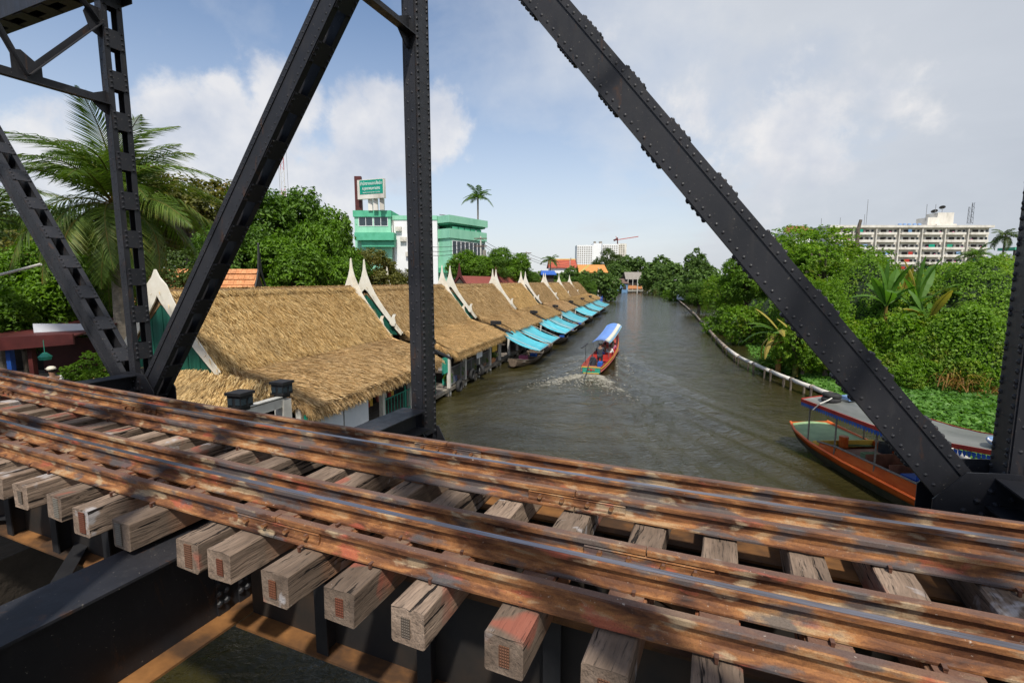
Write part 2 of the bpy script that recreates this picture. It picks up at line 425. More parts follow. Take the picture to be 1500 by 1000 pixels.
def mat_leaf(name, cols, trans=.30, yellow=None, ys=.75):
    m, nt, out = newmat(name)
    geo = nt.add('ShaderNodeNewGeometry'); rnd = geo.outputs['Random Per Island']
    pos = geo.outputs['Position']
    n = nt.noise(pos, .55, 3, .6)
    f = nt.math('ADD', nt.math('MULTIPLY', rnd, .6), nt.math('MULTIPLY', nt.math('SUBTRACT', n, .3), 1.0), clamp=True)
    k = len(cols)
    c = nt.ramp(f, [(i / (k - 1), col) for i, col in enumerate(cols)])
    if yellow:
        y = nt.ramp(nt.noise(nt.vmath('ADD', pos, (9., 5., 2.)).outputs[0], .7, 4, .6), [(.52, 0.), (.68, ys)])
        y = nt.math('MULTIPLY', y, nt.ramp(nt.math('FRACT', nt.math('MULTIPLY', rnd, 17.)), [(.3, .15), (.7, 1.)]))
        c = nt.mix(y, c, yellow)
    p = nt.add('ShaderNodeBsdfPrincipled', ins={'Base Color': c, 'Roughness': .52, 'Specular IOR Level': .3})
    t = nt.add('ShaderNodeBsdfTranslucent', ins={'Color': nt.mix(1., c, (1.5, 1.6, .7), 'MULTIPLY')})
    mx = nt.add('ShaderNodeMixShader', ins={0: trans, 1: p.outputs[0], 2: t.outputs[0]})
    nt.l.new(mx.outputs[0], out.inputs[0])
mat_leaf('leaf_mid', [(.030, .064, .008), (.068, .142, .014), (.135, .240, .024)])
mat_leaf('leaf_bright', [(.042, .088, .007), (.098, .195, .013), (.180, .320, .024)], .35)
mat_leaf('leaf_vine', [(.050, .105, .007), (.120, .235, .012), (.220, .370, .022)], .38, (.30, .31, .04), .8)
mat_leaf('leaf_dark', [(.028, .050, .010), (.058, .096, .018), (.105, .155, .028)], .22)
mat_leaf('leaf_olive', [(.060, .066, .014), (.120, .125, .025), (.190, .175, .04)], .3, (.26, .15, .035), .8)
mat_leaf('leaf_far', [(.040, .082, .018), (.085, .155, .030), (.150, .240, .045)], .2)
mat_leaf('leaf_palm', [(.036, .070, .010), (.080, .140, .018), (.15, .215, .038)], .3, (.28, .26, .06), .6)
mat_leaf('leaf_banana', [(.048, .115, .014), (.085, .19, .024), (.15, .27, .04)], .42)
mat_leaf('leaf_banana_dry', [(.26, .19, .045), (.36, .30, .06), (.30, .14, .035)], .35)
mat_leaf('leaf_dry', [(.16, .075, .025), (.28, .15, .04), (.34, .24, .08)], .25)
mat_leaf('leaf_hyacinth', [(.05, .13, .018), (.09, .21, .03), (.15, .30, .05)], .3)
simple('bark', [(.045, .035, .026), (.12, .095, .07), (.20, .165, .13)], 6, .95, .8, .03, (1, 1, .3))
simple('bark_pale', [(.16, .14, .11), (.27, .24, .20)], 6, .95, .6, .02, (1, 1, 3))
simple('shaded_bank', [(.018, .013, .009), (.035, .026, .018), (.055, .042, .03)], .8, .9, .7, .05)  # brown bank ground, with the shade under the bridge put into its colour
simple('earth', [(.035, .042, .014), (.065, .075, .022), (.10, .085, .045)], .8, .95, .7, .05)
simple('paved_ground', [(.16, .15, .135), (.24, .225, .2)], 1.2, .9, .3, .01)
simple('cream_paint', [(.60, .55, .44), (.74, .69, .58), (.80, .77, .68)], 2.2, .6, .15, .005)
simple('green_boards', [(.006, .065, .042), (.010, .10, .066), (.02, .14, .095)], 2.5, .55, .2, .004, (4, 4, .5), vary=.5)
simple('concrete', [(.22, .20, .17), (.33, .31, .27), (.42, .40, .36)], 2.2, .9, .4, .01)
simple('old_concrete', [(.10, .085, .065), (.20, .175, .14), (.30, .27, .22)], 2.0, .92, .6, .02)
simple('white_panel', [(.58, .62, .66), (.70, .73, .76)], 1.2, .5, .05)
simple('white_post', [(.48, .46, .41), (.66, .64, .58)], 2.5, .7, .2)
simple('grey_plank', [(.09, .075, .062), (.17, .145, .12), (.25, .22, .19)], 5, .9, .5, .01, (.4, 4, 4))
simple('dark_plank', [(.035, .028, .022), (.075, .058, .045)], 4, .85, .4, .01)
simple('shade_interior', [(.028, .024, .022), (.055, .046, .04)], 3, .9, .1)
simple('cyan_tarp', [(.04, .29, .36), (.055, .38, .46), (.11, .46, .53)], 1.6, .45, .2, .01, vary=.4)
simple('blue_tarp', [(.01, .07, .25), (.02, .12, .38)], 3, .5, .2)
simple('tyre_rubber', [(.016, .016, .017), (.035, .034, .033)], 9, .8, .5, .01)
simple('hull_wood', [(.07, .05, .035), (.13, .095, .065), (.20, .155, .11)], 3, .75, .3, .01, (4, .6, 3))
simple('hull_orange', [(.48, .070, .010), (.64, .115, .016), (.70, .18, .035)], 2.4, .42, .15, .004, (1, .5, 2))
simple('hull_dark', [(.02, .035, .022), (.05, .05, .03), (.10, .075, .04)], 2.5, .6, .2)
simple('deck_green', [(.16, .26, .12), (.26, .38, .19)], 3, .6, .15)
simple('deck_brown', [(.10, .035, .018), (.20, .075, .04), (.28, .12, .07)], 3, .6, .2)
simple('yellow_paint', [(.62, .38, .05), (.75, .50, .08)], 4, .5, .1)
simple('red_paint', [(.34, .025, .02), (.48, .045, .03)], 3, .5, .1)
simple('pink_paint', [(.36, .07, .06), (.50, .14, .11)], 2.5, .5, .1)
simple('teal_paint', [(.02, .22, .16), (.04, .32, .22)], 3, .5, .1)
simple('blue_paint', [(.015, .07, .34), (.03, .13, .48)], 3, .5, .1)
simple('blue_pale', [(.18, .30, .52), (.25, .38, .62)], 3, .6, .1)
simple('canopy_grey', [(.09, .095, .085), (.15, .155, .14), (.22, .22, .20)], 1.5, .5, .3, .01, (1, .3, 1))
simple('canopy_blue', [(.10, .22, .58), (.16, .30, .66)], 3, .5, .1)
simple('canopy_cream', [(.62, .56, .44), (.70, .66, .56)], 3, .5, .1)
simple('canopy_mint', [(.36, .58, .46), (.44, .66, .54)], 3, .5, .1)
simple('steel_grey', [(.20, .20, .20), (.34, .34, .33)], 5, .45, .1, metallic=.5)
simple('pipe_white', [(.48, .44, .38), (.62, .58, .51), (.70, .67, .60)], 1.5, .6, .2, .005)
simple('pipe_stained', [(.10, .075, .05), (.22, .17, .13), (.42, .36, .29)], 1.3, .75, .3, .01)
simple('mint_wall', [(.20, .47, .33), (.27, .58, .41), (.31, .64, .46)], .7, .8, .05, .01, (1, 1, .22), 7)
simple('green_trim', [(.06, .33, .19), (.09, .42, .25), (.11, .46, .29)], .9, .7, .05)
simple('white_wall', [(.72, .72, .72), (.82, .82, .82)], .5, .8, .05)
simple('stained_white', [(.46, .43, .37), (.66, .62, .55), (.75, .72, .65)], .35, .85, .1, .02, (1, 1, .35))
simple('window_glass', [(.016, .028, .04), (.03, .045, .055)], 1, .12, 0., spec=.7)
simple('maroon', [(.06, .012, .011), (.10, .020, .017)], 2, .6, .1)
simple('sign_green', [(.0, .24, .16), (.005, .30, .20)], 1, .5, .02)
simple('sign_white', [(.80, .82, .80)], 1, .5, .02)
simple('tile_orange', [(.42, .16, .06), (.56, .24, .10), (.64, .32, .15)], 5, .8, .2, vary=.25)
simple('tile_red', [(.20, .045, .032), (.30, .07, .05)], 4, .7, .2, .01, (1, 1, 1), vary=.2)
simple('temple_red', [(.34, .065, .035), (.44, .095, .05)], 1, .6, .1)
simple('temple_orange', [(.50, .20, .05), (.62, .27, .07)], 1, .6, .1)
simple('temple_gold', [(.62, .45, .10), (.72, .58, .2)], 1, .5, .1)
simple('roof_brown', [(.10, .065, .05), (.18, .12, .10)], 1.5, .9, .2)
simple('roof_grey', [(.20, .18, .155), (.29, .265, .23)], 1.2, .9, .2)
simple('blue_wall', [(.11, .22, .38), (.16, .29, .46)], 1, .8, .1)
simple('skin', [(.22, .115, .07), (.32, .18, .12)], 5, .6, .05)
simple('shirt_white', [(.68, .67, .66)], 3, .8, .1)
simple('cloth_dark', [(.02, .025, .035), (.045, .05, .06)], 5, .8, .1)
simple('cloth_pink', [(.45, .10, .20), (.55, .16, .28)], 5, .8, .1)
simple('hair', [(.01, .009, .008)], 5, .5, .1)
simple('curtain_green', [(.0, .26, .17), (.01, .34, .22)], 1, .7, .1)
simple('net_green', [(.02, .30, .18)], 1, .7, .1)
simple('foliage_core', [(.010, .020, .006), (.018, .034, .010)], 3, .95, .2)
def mat_water():
    m, nt, out = newmat('river_water')
    tc = nt.add('ShaderNodeNewGeometry').outputs['Position']
    n1 = nt.noise(nt.scaled(tc, (1, 1.5, 1)), 1.3, 4, .6, .6)
    n2 = nt.noise(nt.scaled(tc, (1, 1.7, 1)), 4.6, 4, .6, .4)
    n3 = nt.noise(nt.scaled(tc, (1, 1.4, 1)), .23, 3, .55, .3)
    h = nt.math('ADD', nt.math('MULTIPLY', n1, .8), nt.math('MULTIPLY', n2, .34))
    h = nt.math('ADD', h, nt.math('MULTIPLY', n3, .9))
    col = nt.ramp(n3, [(.35, (.022, .019, .006)), (.65, (.038, .032, .010))])
    # churned foam left by the boat: two crests spreading from the stern
    hx, hy = sin(R_(18.5)), cos(R_(18.5))
    rel = nt.vmath('SUBTRACT', tc, (4.75, 28.9, 0)).outputs[0]
    l = nt.math('MULTIPLY', nt.vmath('DOT_PRODUCT', rel, (hx, hy, 0)).outputs['Value'], -1.)
    c_ = nt.math('ABSOLUTE', nt.vmath('DOT_PRODUCT', rel, (hy, -hx, 0)).outputs['Value'])
    wob = nt.math('MULTIPLY', nt.math('SUBTRACT', nt.noise(tc, .9, 3, .6), .5), 1.6)
    lp = nt.math('MAXIMUM', l, 0.)
    def gauss(x, s): 
        q = nt.math('DIVIDE', x, s); return nt.math('EXPONENT', nt.math('MULTIPLY', nt.math('MULTIPLY', q, q), -1.))
    crest = nt.math('MULTIPLY', gauss(nt.math('ADD', nt.math('SUBTRACT', c_, nt.math('MULTIPLY_ADD', lp, .42, .45)), wob), nt.math('MULTIPLY_ADD', lp, .09, .34)), nt.math('EXPONENT', nt.math('MULTIPLY', lp, -.20)))
    core = nt.math('MULTIPLY', gauss(c_, nt.math('MULTIPLY_ADD', lp, .20, .55)), nt.math('EXPONENT', nt.math('MULTIPLY', lp, -.42)))
    side_l = nt.math('MULTIPLY', nt.math('MAXIMUM', nt.math('ADD', l, 9.), 0.), .12)
    sides = nt.math('MULTIPLY', gauss(nt.math('SUBTRACT', c_, nt.math('ADD', side_l, .42)), .16), .55)
    env = nt.math('MULTIPLY', nt.math('MAXIMUM', nt.math('MULTIPLY', crest, 1.), nt.math('MULTIPLY', core, .85)), nt.math('GREATER_THAN', l, -.1))
    env = nt.math('MAXIMUM', env, nt.math('MULTIPLY', sides, nt.math('MULTIPLY', nt.math('LESS_THAN', l, 0.), nt.math('GREATER_THAN', l, -9.))))
    fn = nt.noise(nt.scaled(tc, (1., .7, 1.)), 3.6, 8, .72, .8)
    fm = nt.add('ShaderNodeMapRange', interpolation_type='SMOOTHSTEP', ins={0: nt.math('ADD', nt.math('MULTIPLY', env, .42), fn), 1: .66, 2: .90, 3: 0., 4: 1.}).outputs[0]
    fm = nt.math('MULTIPLY', fm, nt.math('MULTIPLY', env, 3., clamp=True))
    col = nt.mix(nt.math('MULTIPLY', fm, .9), col, (.50, .47, .38))
    h = nt.math('ADD', h, nt.math('MULTIPLY', nt.math('MULTIPLY', env, fn), 2.2))
    p = principled(nt, out, col, nt.math('MULTIPLY_ADD', fm, .5, .07), 0., h, .68, .17, .5)
    p.inputs['IOR'].default_value = 1.333
mat_water()
def mat_foam():
    m, nt, out = newmat('foam')
    tc = nt.add('ShaderNodeNewGeometry').outputs['Position']
    n = nt.noise(tc, 5., 6, .7)
    c = nt.ramp(n, [(.35, (.16, .145, .10)), (.6, (.40, .375, .31))])
    principled(nt, out, c, .6, 0., n, .5, .05)
mat_foam()
# ---------------------------------------------------------------- the river frame
PHI = R_(15.05)
def RW(a, w, z=0):      # a metres along the river, w metres left of the line under the camera
    return Vector((a * sin(PHI) - w * cos(PHI), a * cos(PHI) + w * sin(PHI), z))
# ---------------------------------------------------------------- ground and water
put('ground', MB().box((0, 400, -2.6), (5000, 5000, .2)).mesh('ground', 'earth'), kind='structure')
def water():
    def axis(lo, a, b, hi, st, n):
        L = a - np.geomspace(1, a - lo + 1, n)[::-1] + 1
        Rr = b + np.geomspace(1, hi - b + 1, n) - 1
        return np.unique(np.round(np.concatenate([L, np.arange(a, b, st), Rr]), 3))
    xs = axis(-1500, -12, 30, 1500, .17, 30); ys = axis(-400, 4, 62, 2300, .2, 40)
    X, Y = np.meshgrid(xs, ys, indexing='ij')
    hx, hy = sin(R_(20)), cos(R_(20))
    l = -((X - 4.7) * hx + (Y - 29.2) * hy); c = (X - 4.7) * hy - (Y - 29.2) * hx
    win = np.clip((X + 11) / 3, 0, 1) * np.clip((29 - X) / 3, 0, 1) * np.clip((Y - 5) / 2, 0, 1) * np.clip((60 - Y) / 8, 0, 1)
    Zh = np.zeros_like(X)
    ac = np.abs(c); lb = l + 9.5
    edge = .36 * np.clip(lb, 0, None)
    arms = np.exp(-((ac - edge - .3) / (.9 + .05 * np.clip(lb, 0, 60))) ** 2) * (lb > 0)
    Zh += .060 * arms * np.sin((ac * .82 - lb * .57) * 2 * pi / 1.25)
    Zh += .035 * np.exp(-((ac - edge * .62) / 1.6) ** 2) * (lb > 0) * np.sin((ac * .9 - lb * .42) * 2 * pi / .9 + 1)
    inner = (ac < edge) * (l > 0)
    Zh += .028 * inner * np.exp(-ac / 4) * np.sin(l * 2 * pi / 1.7 + .25 * ac ** 2)
    Zh += .05 * np.exp(-((l - 1.2) / .8) ** 2 - (c / .9) ** 2)
    Zh += .010 * np.sin(X * 1.9 + Y * .7) * np.sin(Y * 1.3 - X * .5) + .007 * np.sin(X * 3.3 - Y * 2.1 + np.sin(Y))
    V = np.stack([X, Y, Zh * win], -1).reshape(-1, 3)
    n, m = X.shape; I = np.arange(n * m).reshape(n, m)
    F = np.stack([I[:-1, :-1], I[1:, :-1], I[1:, 1:], I[:-1, 1:]], -1).reshape(-1, 4)
    put('river', npmesh('river', V, F, 'river_water', True), kind='structure')
water()
def left_land():
    m = MB()
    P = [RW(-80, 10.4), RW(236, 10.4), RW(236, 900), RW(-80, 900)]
    m.poly([(p.x, p.y, -2.4) for p in P], (0, 0, 3.3)); m.build('left_bank', 'shaded_bank', kind='structure')
    m = MB(); P = [RW(-60, 24), RW(120, 24), RW(120, 70), RW(-60, 70)]
    m.poly([(p.x, p.y, .9) for p in P], (0, 0, .03)); m.build('paved_yard', 'paved_ground', kind='structure')
    m = MB(); m.poly([(-900, 239, -2.4), (1400, 239, -2.4), (1400, 2300, -2.4), (-900, 2300, -2.4)], (0, 0, 3.2)); m.build('far_bank', 'earth', kind='structure')
left_land()
SH_Y = np.array([-60, 5, 14, 19.5, 22.7, 26.6, 30, 37, 45, 58, 80, 99, 140, 214, 240.])
SH_X = np.array([34, 31, 27, 24.6, 23.0, 17.9, 17.7, 19.8, 23, 29.3, 36, 40, 52.5, 74.5, 84.])
BU = RNG.random((260, 2)); BA = RNG.random((260, 2))
BX = []
for i in range(260):
    y = 12 + 75 * BU[i, 0] ** 1.3; d = 1 + 24 * BU[i, 1]
    BX.append((np.interp(y, SH_Y, SH_X) + d, y, .8 + 1.5 * BA[i, 0], .3 + 1.15 * BA[i, 1]))
def thicket_h(x, y, land=False):
    d = x - np.interp(y, SH_Y, SH_X) - .35 * np.sin(y * 1.7) - .3 * np.sin(y * .63 + 1)
    sm = lambda t: np.clip(t, 0, 1) ** 2 * (3 - 2 * np.clip(t, 0, 1))
    base = -.45 + .75 * sm(d / .8)
    if land: return base + .5 * sm((d - 1) / 12)
    z = base + 1.0 * sm(d / 2.2) + 2.1 * sm((d - .8) / 5.0) + 1.0 * sm((d - 5) / 8)
    for bx, by, r, h in BX:
        q = ((x - bx) ** 2 + (y - by) ** 2) / r ** 2
        z = z + h * np.exp(-q) * sm(d / 2)
    z = z + .13 * np.sin(x * 2.9 + y) * np.sin(y * 3.3 - x * .6) * sm(d)
    return z
def right_bank():
    ys = np.concatenate([np.arange(-60, 12, 6.), np.arange(12, 90, 1.2), np.arange(90, 241, 6.)])
    ds = np.concatenate([np.arange(-1, 8, .8), np.geomspace(8, 900, 14)])
    Y, D = np.meshgrid(ys, ds, indexing='ij'); X = np.interp(Y, SH_Y, SH_X) + D
    Z = thicket_h(X, Y, True)
    n, m = X.shape; I = np.arange(n * m).reshape(n, m); F = np.stack([I[:-1, :-1], I[:-1, 1:], I[1:, 1:], I[1:, :-1]], -1).reshape(-1, 4)
    put('right_bank', npmesh('right_bank', np.stack([X, Y, Z], -1).reshape(-1, 3), F, 'earth', True), kind='structure')
right_bank()
# ---------------------------------------------------------------- leaves
def leaf_mesh(name, P, N, size, mat, aspect=.5, jitter=.6, fold=.18, rng=RNG):
    n = len(P)
    N = N + rng.normal(size=(n, 3)) * jitter; N /= np.linalg.norm(N, axis=1, keepdims=True) + 1e-9
    T = np.cross(N, rng.normal(size=(n, 3))); T /= np.linalg.norm(T, axis=1, keepdims=True) + 1e-9
    B = np.cross(N, T)
    s = size * (.6 + .8 * rng.random((n, 1))); w = s * aspect
    V = np.stack([P - T * s * .5, P - B * w * .5 + T * s * .05 + N * s * fold, P + T * s * .5 - N * s * .12, P + B * w * .5 + T * s * .05 + N * s * fold], 1).reshape(-1, 3)
    I = np.arange(n)[:, None] * 4
    F = np.concatenate([I + [0, 1, 2], I + [0, 2, 3]], 0)
    F = np.stack([np.concatenate([I, I + 1, I + 2], 1), np.concatenate([I, I + 2, I + 3], 1)], 1).reshape(-1, 3)
    return npmesh(name, V, F, mat)
def crown_points(rng, dims, nlobe, nleaf, lobe_r=(.28, .42), clump=.35, low=-.55):
    """leaf positions on the skins of lobes spread through an ellipsoid, gathered in sprays"""
    C = []; Rr = []
    k = 0
    while len(C) < nlobe and k < 6000:
        k += 1
        p = rng.uniform(-1, 1, 3)
        if np.linalg.norm(p) > .78 or p[2] < low: continue
        if np.linalg.norm(p) < .3 and len(C) > 2: continue
        C.append(p); Rr.append(rng.uniform(*lobe_r))
    C = np.array(C); Rr = np.array(Rr); n = len(C)
    nspray = nleaf // 9
    li = rng.choice(n, nspray, p=Rr ** 2 / (Rr ** 2).sum())
    dr = rng.normal(size=(nspray, 3)); dr[:, 2] += .35; dr /= np.linalg.norm(dr, axis=1, keepdims=True)
    S = C[li] + dr * Rr[li][:, None] * (rng.uniform(.72, 1.12, (nspray, 1)))
    # drop what lies deep inside other lobes
    dist = np.linalg.norm(S[:, None] - C[None], axis=2) / Rr[None]
    keep = (dist < .62).sum(1) == 0
    S = S[keep]; dr = dr[keep]
    P = np.repeat(S, 9, 0) + rng.normal(size=(len(S) * 9, 3)) * clump * .09
    N = np.repeat(dr, 9, 0) + np.array([0, 0, .5])
    return P * dims, N, C * dims, Rr
CROWNS = {}
def crown_mesh(key, mat, dims, nlobe, nleaf, leaf, seed, lobe_r=(.28, .42), clump=.35, low=-.55, aspect=.5, jitter=.6):
    rng = np.random.default_rng(seed)
    dims = np.array(dims, float)
    P, N, C, Rr = crown_points(rng, dims, nlobe, nleaf, lobe_r, clump, low)
    me = leaf_mesh(key, P, N, leaf, mat, aspect, jitter, rng=rng)
    # wood: limbs from the trunk to the lobes
    m = MB(); z0 = -dims[2] * .95
    order = np.argsort(-Rr)[:max(5, nlobe // 2)]
    for i in order:
        c = C[i]; mid = Vector((c[0] * .35, c[1] * .35, z0 * .35 + c[2] * .25))
        m.tube([(0, 0, z0 * .8), mid, Vector(c)], [dims[0] * .045, dims[0] * .026, dims[0] * .008], 5, False)
    wood = m.mesh(key + '_limbs', 'bark')
    CROWNS[key] = (me, wood, dims)
crown_mesh('broad_mid', 'leaf_mid', (1, 1, .95), 38, 27000, .060, 3, (.19, .33), .4)
crown_mesh('broad_bright', 'leaf_bright', (1, 1, .85), 32, 25000, .062, 4, (.20, .34), .4)
crown_mesh('vine_mass', 'leaf_vine', (1, 1, .9), 20, 26000, .052, 5, (.34, .5), .25, -.8)
crown_mesh('dense_dark', 'leaf_dark', (1, 1, 1), 24, 22000, .062, 6)
crown_mesh('olive_open', 'leaf_olive', (1, 1, .9), 17, 9500, .070, 8, (.16, .30), .5, -.5)
crown_mesh('far_round', 'leaf_far', (1, 1, .9), 20, 7000, .13, 9)
crown_mesh('far_tall', 'leaf_far', (1, 1, 1.25), 22, 7000, .12, 10, (.22, .36))
crown_mesh('shrub', 'leaf_bright', (1, 1, .9), 14, 9000, .095, 12, (.34, .5), .3, -.9)
crown_mesh('shrub_vine', 'leaf_vine', (1, 1, .8), 14, 10000, .085, 13, (.36, .5), .3, -.9)
def tree(key, loc, r, top, label, name='tree', cat='tree', group=None, rz=0, zr=None, base=.9, trunk_r=None, barkmat='bark', rxy=1.):
    """loc=(x,y); r crown radius; top = z of the top of the crown; zr half height of the crown"""
    me, wood, dims = CROWNS[key]
    zr = zr or r * dims[2]
    t = thing(name, label, cat, (loc[0], loc[1], base), rz, group)
    zc = top - zr - base
    sc = (r, r * rxy, zr / dims[2])
    put('crown', me, t, (0, 0, zc), scale=sc)
    put('limbs', wood, t, (0, 0, zc), scale=sc)
    tr = trunk_r or max(.05, r * .055)
    zt = zc - zr * .25
    MB().tube([(0, 0, -.6), (.04 * r, 0, zt * .35), (-.03 * r, .03 * r, zt * .75), (0, 0, max(zt, .3))], [tr * 1.5, tr * 1.1, tr, tr * .7], 8).build('trunk', barkmat, t)
    return t
# ---------------------------------------------------------------- the railway bridge
BRZ = -(pi / 2 - R_(67.02))
TX, NX = Vector((-sin(R_(67.02)), cos(R_(67.02)), 0)), Vector((cos(R_(67.02)), sin(R_(67.02)), 0))
ZR = CAMZ - 1.435                          # top of the rails
bridge = thing('truss_bridge', 'black riveted steel through truss railway bridge spanning the river', 'bridge', (0, 0, 0), BRZ)
def B(s, u, z): return Vector((-s, u, z))
NS = [3.42 + 5.7 * k for k in (-4, -3, -2, -1, 0, 1, 2, 3, 4, 5, 6)]      # panel points
UF, UN = 5.19, .72
ZB, ZT = 3.40, 10.45
def rivets_build(parent, pts, nrm, r=.017):
    m = MB()
    for p, n in zip(pts, nrm): m.dome(p, n, r * 1.35)
    return m.build('rivets', 'black_steel_paint', parent, kind='stuff')
def truss_member(name, p0, p1, u, w, d, far, detail=True, zdir=None, cover=False, rsp=.1, batten=.75):
    """two plates facing across the track, tied by battens; p0,p1 = (s,z)"""
    a = Vector((-p0[0], 0, p0[1])); b = Vector((-p1[0], 0, p1[1]))
    L = (b - a).length; t = (b - a) / L; n = Vector((t.z, 0, -t.x))       # in-plane normal
    U = Vector((0, 1, 0)); inner = -1 if far else 1
    ui, uo = u + inner * d / 2, u - inner * d / 2
    m = MB(); M = Matrix((t, U, n)).transposed()
    mid = (a + b) / 2
    for uu, sg in ((ui, -inner), (uo, inner)):
        m.box(mid + U * (uu + sg * .008), (L, .014, w), M)                # web plate
        for e in (-1, 1):                                                 # angle legs
            m.box(mid + U * (uu + sg * .043) + n * e * (w / 2 - .006), (L, .056, .012), M)
            m.box(mid + U * (uu - sg * .0055) + n * e * (w / 2 - .04), (L, .011, .078), M)
    o = m.build(name, 'black_steel_paint', bridge)
    bt = []; RP = []; RN = []
    k = int(L / batten)
    for i in range(k + 1):
        q = .35 + (L - .7) * i / k
        for e in (-1, 1):
            bt.append((a + t * q + U * u + n * e * (w / 2 + .006), M))
            if detail:
                for j in range(4):
                    for uu in (ui - inner * .035, uo + inner * .035):
                        RP.append(a + t * (q - .12 + .08 * j) + U * uu + n * e * (w / 2 + .012)); RN.append(n * e)
    mb0 = MB().box((0, 0, 0), (.34 if cover else .28, d - .006, .012)).mesh('batten', 'black_steel_paint')
    for c, M_ in bt:
        q = bpy.data.objects.new('batten', mb0); COL.objects.link(q); q.parent = o
        q.matrix_local = Matrix.Translation(c) @ M_.to_4x4()
    if detail:
        kk = int(L / rsp)
        for i in range(kk):
            for e in (-1, 1):
                RP.append(a + t * (rsp * (i + (.5 if e > 0 else 0))) + n * e * (w / 2 - .05) + U * (ui + inner * .002)); RN.append(U * inner)
        rivets_build(o, RP, RN)
    return o
for side, u in ((1, UF), (-1, UN)):
    far = side > 0
    for i in range(len(NS) - 1):
        s0, s1 = NS[i] - (0 if side > 0 else .30), NS[i + 1] - (0 if side > 0 else .30)
        vis = far and 2 <= i <= 8 or (not far and i in (3, 4))
        top_first = (i % 2 == 0)          # top meeting points at 3.42 + 11.4k
        p0 = (s0, ZT if top_first else ZB); p1 = (s1, ZB if top_first else ZT)
        if -9 < s0 < 32: truss_member('diagonal_brace', p0, p1, u, .31 if i != 3 else .335, .29 if i != 3 else .15, far, vis)
    for i, s in enumerate(NS):
        if side < 0: s -= .30
        if -9 < s < 32: truss_member('post', (s, ZB + .05), (s, ZT - .1), u, .16, .28, far, far and i in (3, 4, 5, 6), rsp=.2, batten=.66 if i not in (3, 4) else .31)
    # chords: plates, soffit battens
    for nm, z0, z1 in (('top_chord', ZT - .28, ZT + .14), ('bottom_chord', 3.0, 3.40)):
        m = MB()
        for uu in (u - .16, u + .16):
            m.span(B(NS[0], uu - .012, z0), B(NS[-1], uu + .012, z1))
            for zz in (z0, z1 - .012): m.span(B(NS[0], uu + (.012 if uu < u else -.012), zz), B(NS[-1], uu + (.09 if uu < u else -.09), zz + .012))
        if nm == 'top_chord': m.span(B(NS[0], u - .2, z1 + .001), B(NS[-1], u + .2, z1 + .014))
        o = m.build(nm, 'black_steel_paint', bridge)
        bm_ = MB().box((0, 0, 0), (.30, .30, .012)).mesh('batten', 'black_steel_paint')
        q = NS[0] + .4
        while q < NS[-1]:
            put('batten', bm_, o, B(q, u, z0 - .008)); q += .62
    # gusset plates at the panel points
    for i, s in enumerate(NS):
        if side < 0: s -= .30
        if not -9 < s < 32: continue
        bot = (i % 2 == 1)
        inn = -1 if far else 1
        for uu in (u - .185, u + .170):
            m = MB(); y0 = uu
            if bot:
                P = [B(s + x, y0, z) for x, z in ((-.56, 2.98), (-.56, 3.78), (-.36, 4.04), (-.1, 4.07), (.1, 4.07), (.36, 4.04), (.56, 3.78), (.56, 2.98))]
            else:
                P = [B(s + x, y0, z) for x, z in ((-.26, 3.02), (-.26, 3.42), (-.1, 3.72), (.1, 3.72), (.26, 3.42), (.26, 3.02))]
            m.poly(P, (0, .015, 0)); g = m.build('gusset_plate', 'black_steel_paint', bridge)
            m = MB()
            if not bot: P = [B(s + x, y0, z) for x, z in ((-.7, ZT + .1), (-.7, ZT - .35), (-.4, ZT - .6), (.4, ZT - .6), (.7, ZT - .35), (.7, ZT + .1))]
            else: P = [B(s + x, y0, z) for x, z in ((-.3, ZT + .1), (-.3, ZT - .5), (.3, ZT - .5), (.3, ZT + .1))]
            m.poly(P, (0, .015, 0)); m.build('gusset_plate', 'black_steel_paint', bridge)
            if far and uu < u and 2 <= i <= 6:
                RP = []; RN = []
                face = B(0, y0 - .002, 0).y
                if bot:
                    for sg in (-1, 1):
                        for rr in (-.10, 0, .10):
                            for j in range(7):
                                x = sg * .55 - sg * .63 * (.125 * j + abs(rr) * .6) + .77 * rr; z = 3.32 + .77 * (.125 * j + abs(rr) * .6) + sg * .63 * rr
                                if .12 < abs(x) < .53 and z < 4.0 - max(0, (abs(x) - .34)) * 1.3: RP.append(B(s + x, face, z)); RN.append((0, -1, 0))
                    for j in range(7):
                        RP.append(B(s - .06, face, 3.2 + .12 * j)); RN.append((0, -1, 0)); RP.append(B(s + .06, face, 3.26 + .12 * j)); RN.append((0, -1, 0))
                for sg in (-1, 1):
                    for j in range(5): RP.append(B(s + sg * .05, face, 3.2 + .13 * j)); RN.append((0, -1, 0))
                rivets_build(g, RP, RN, .02)
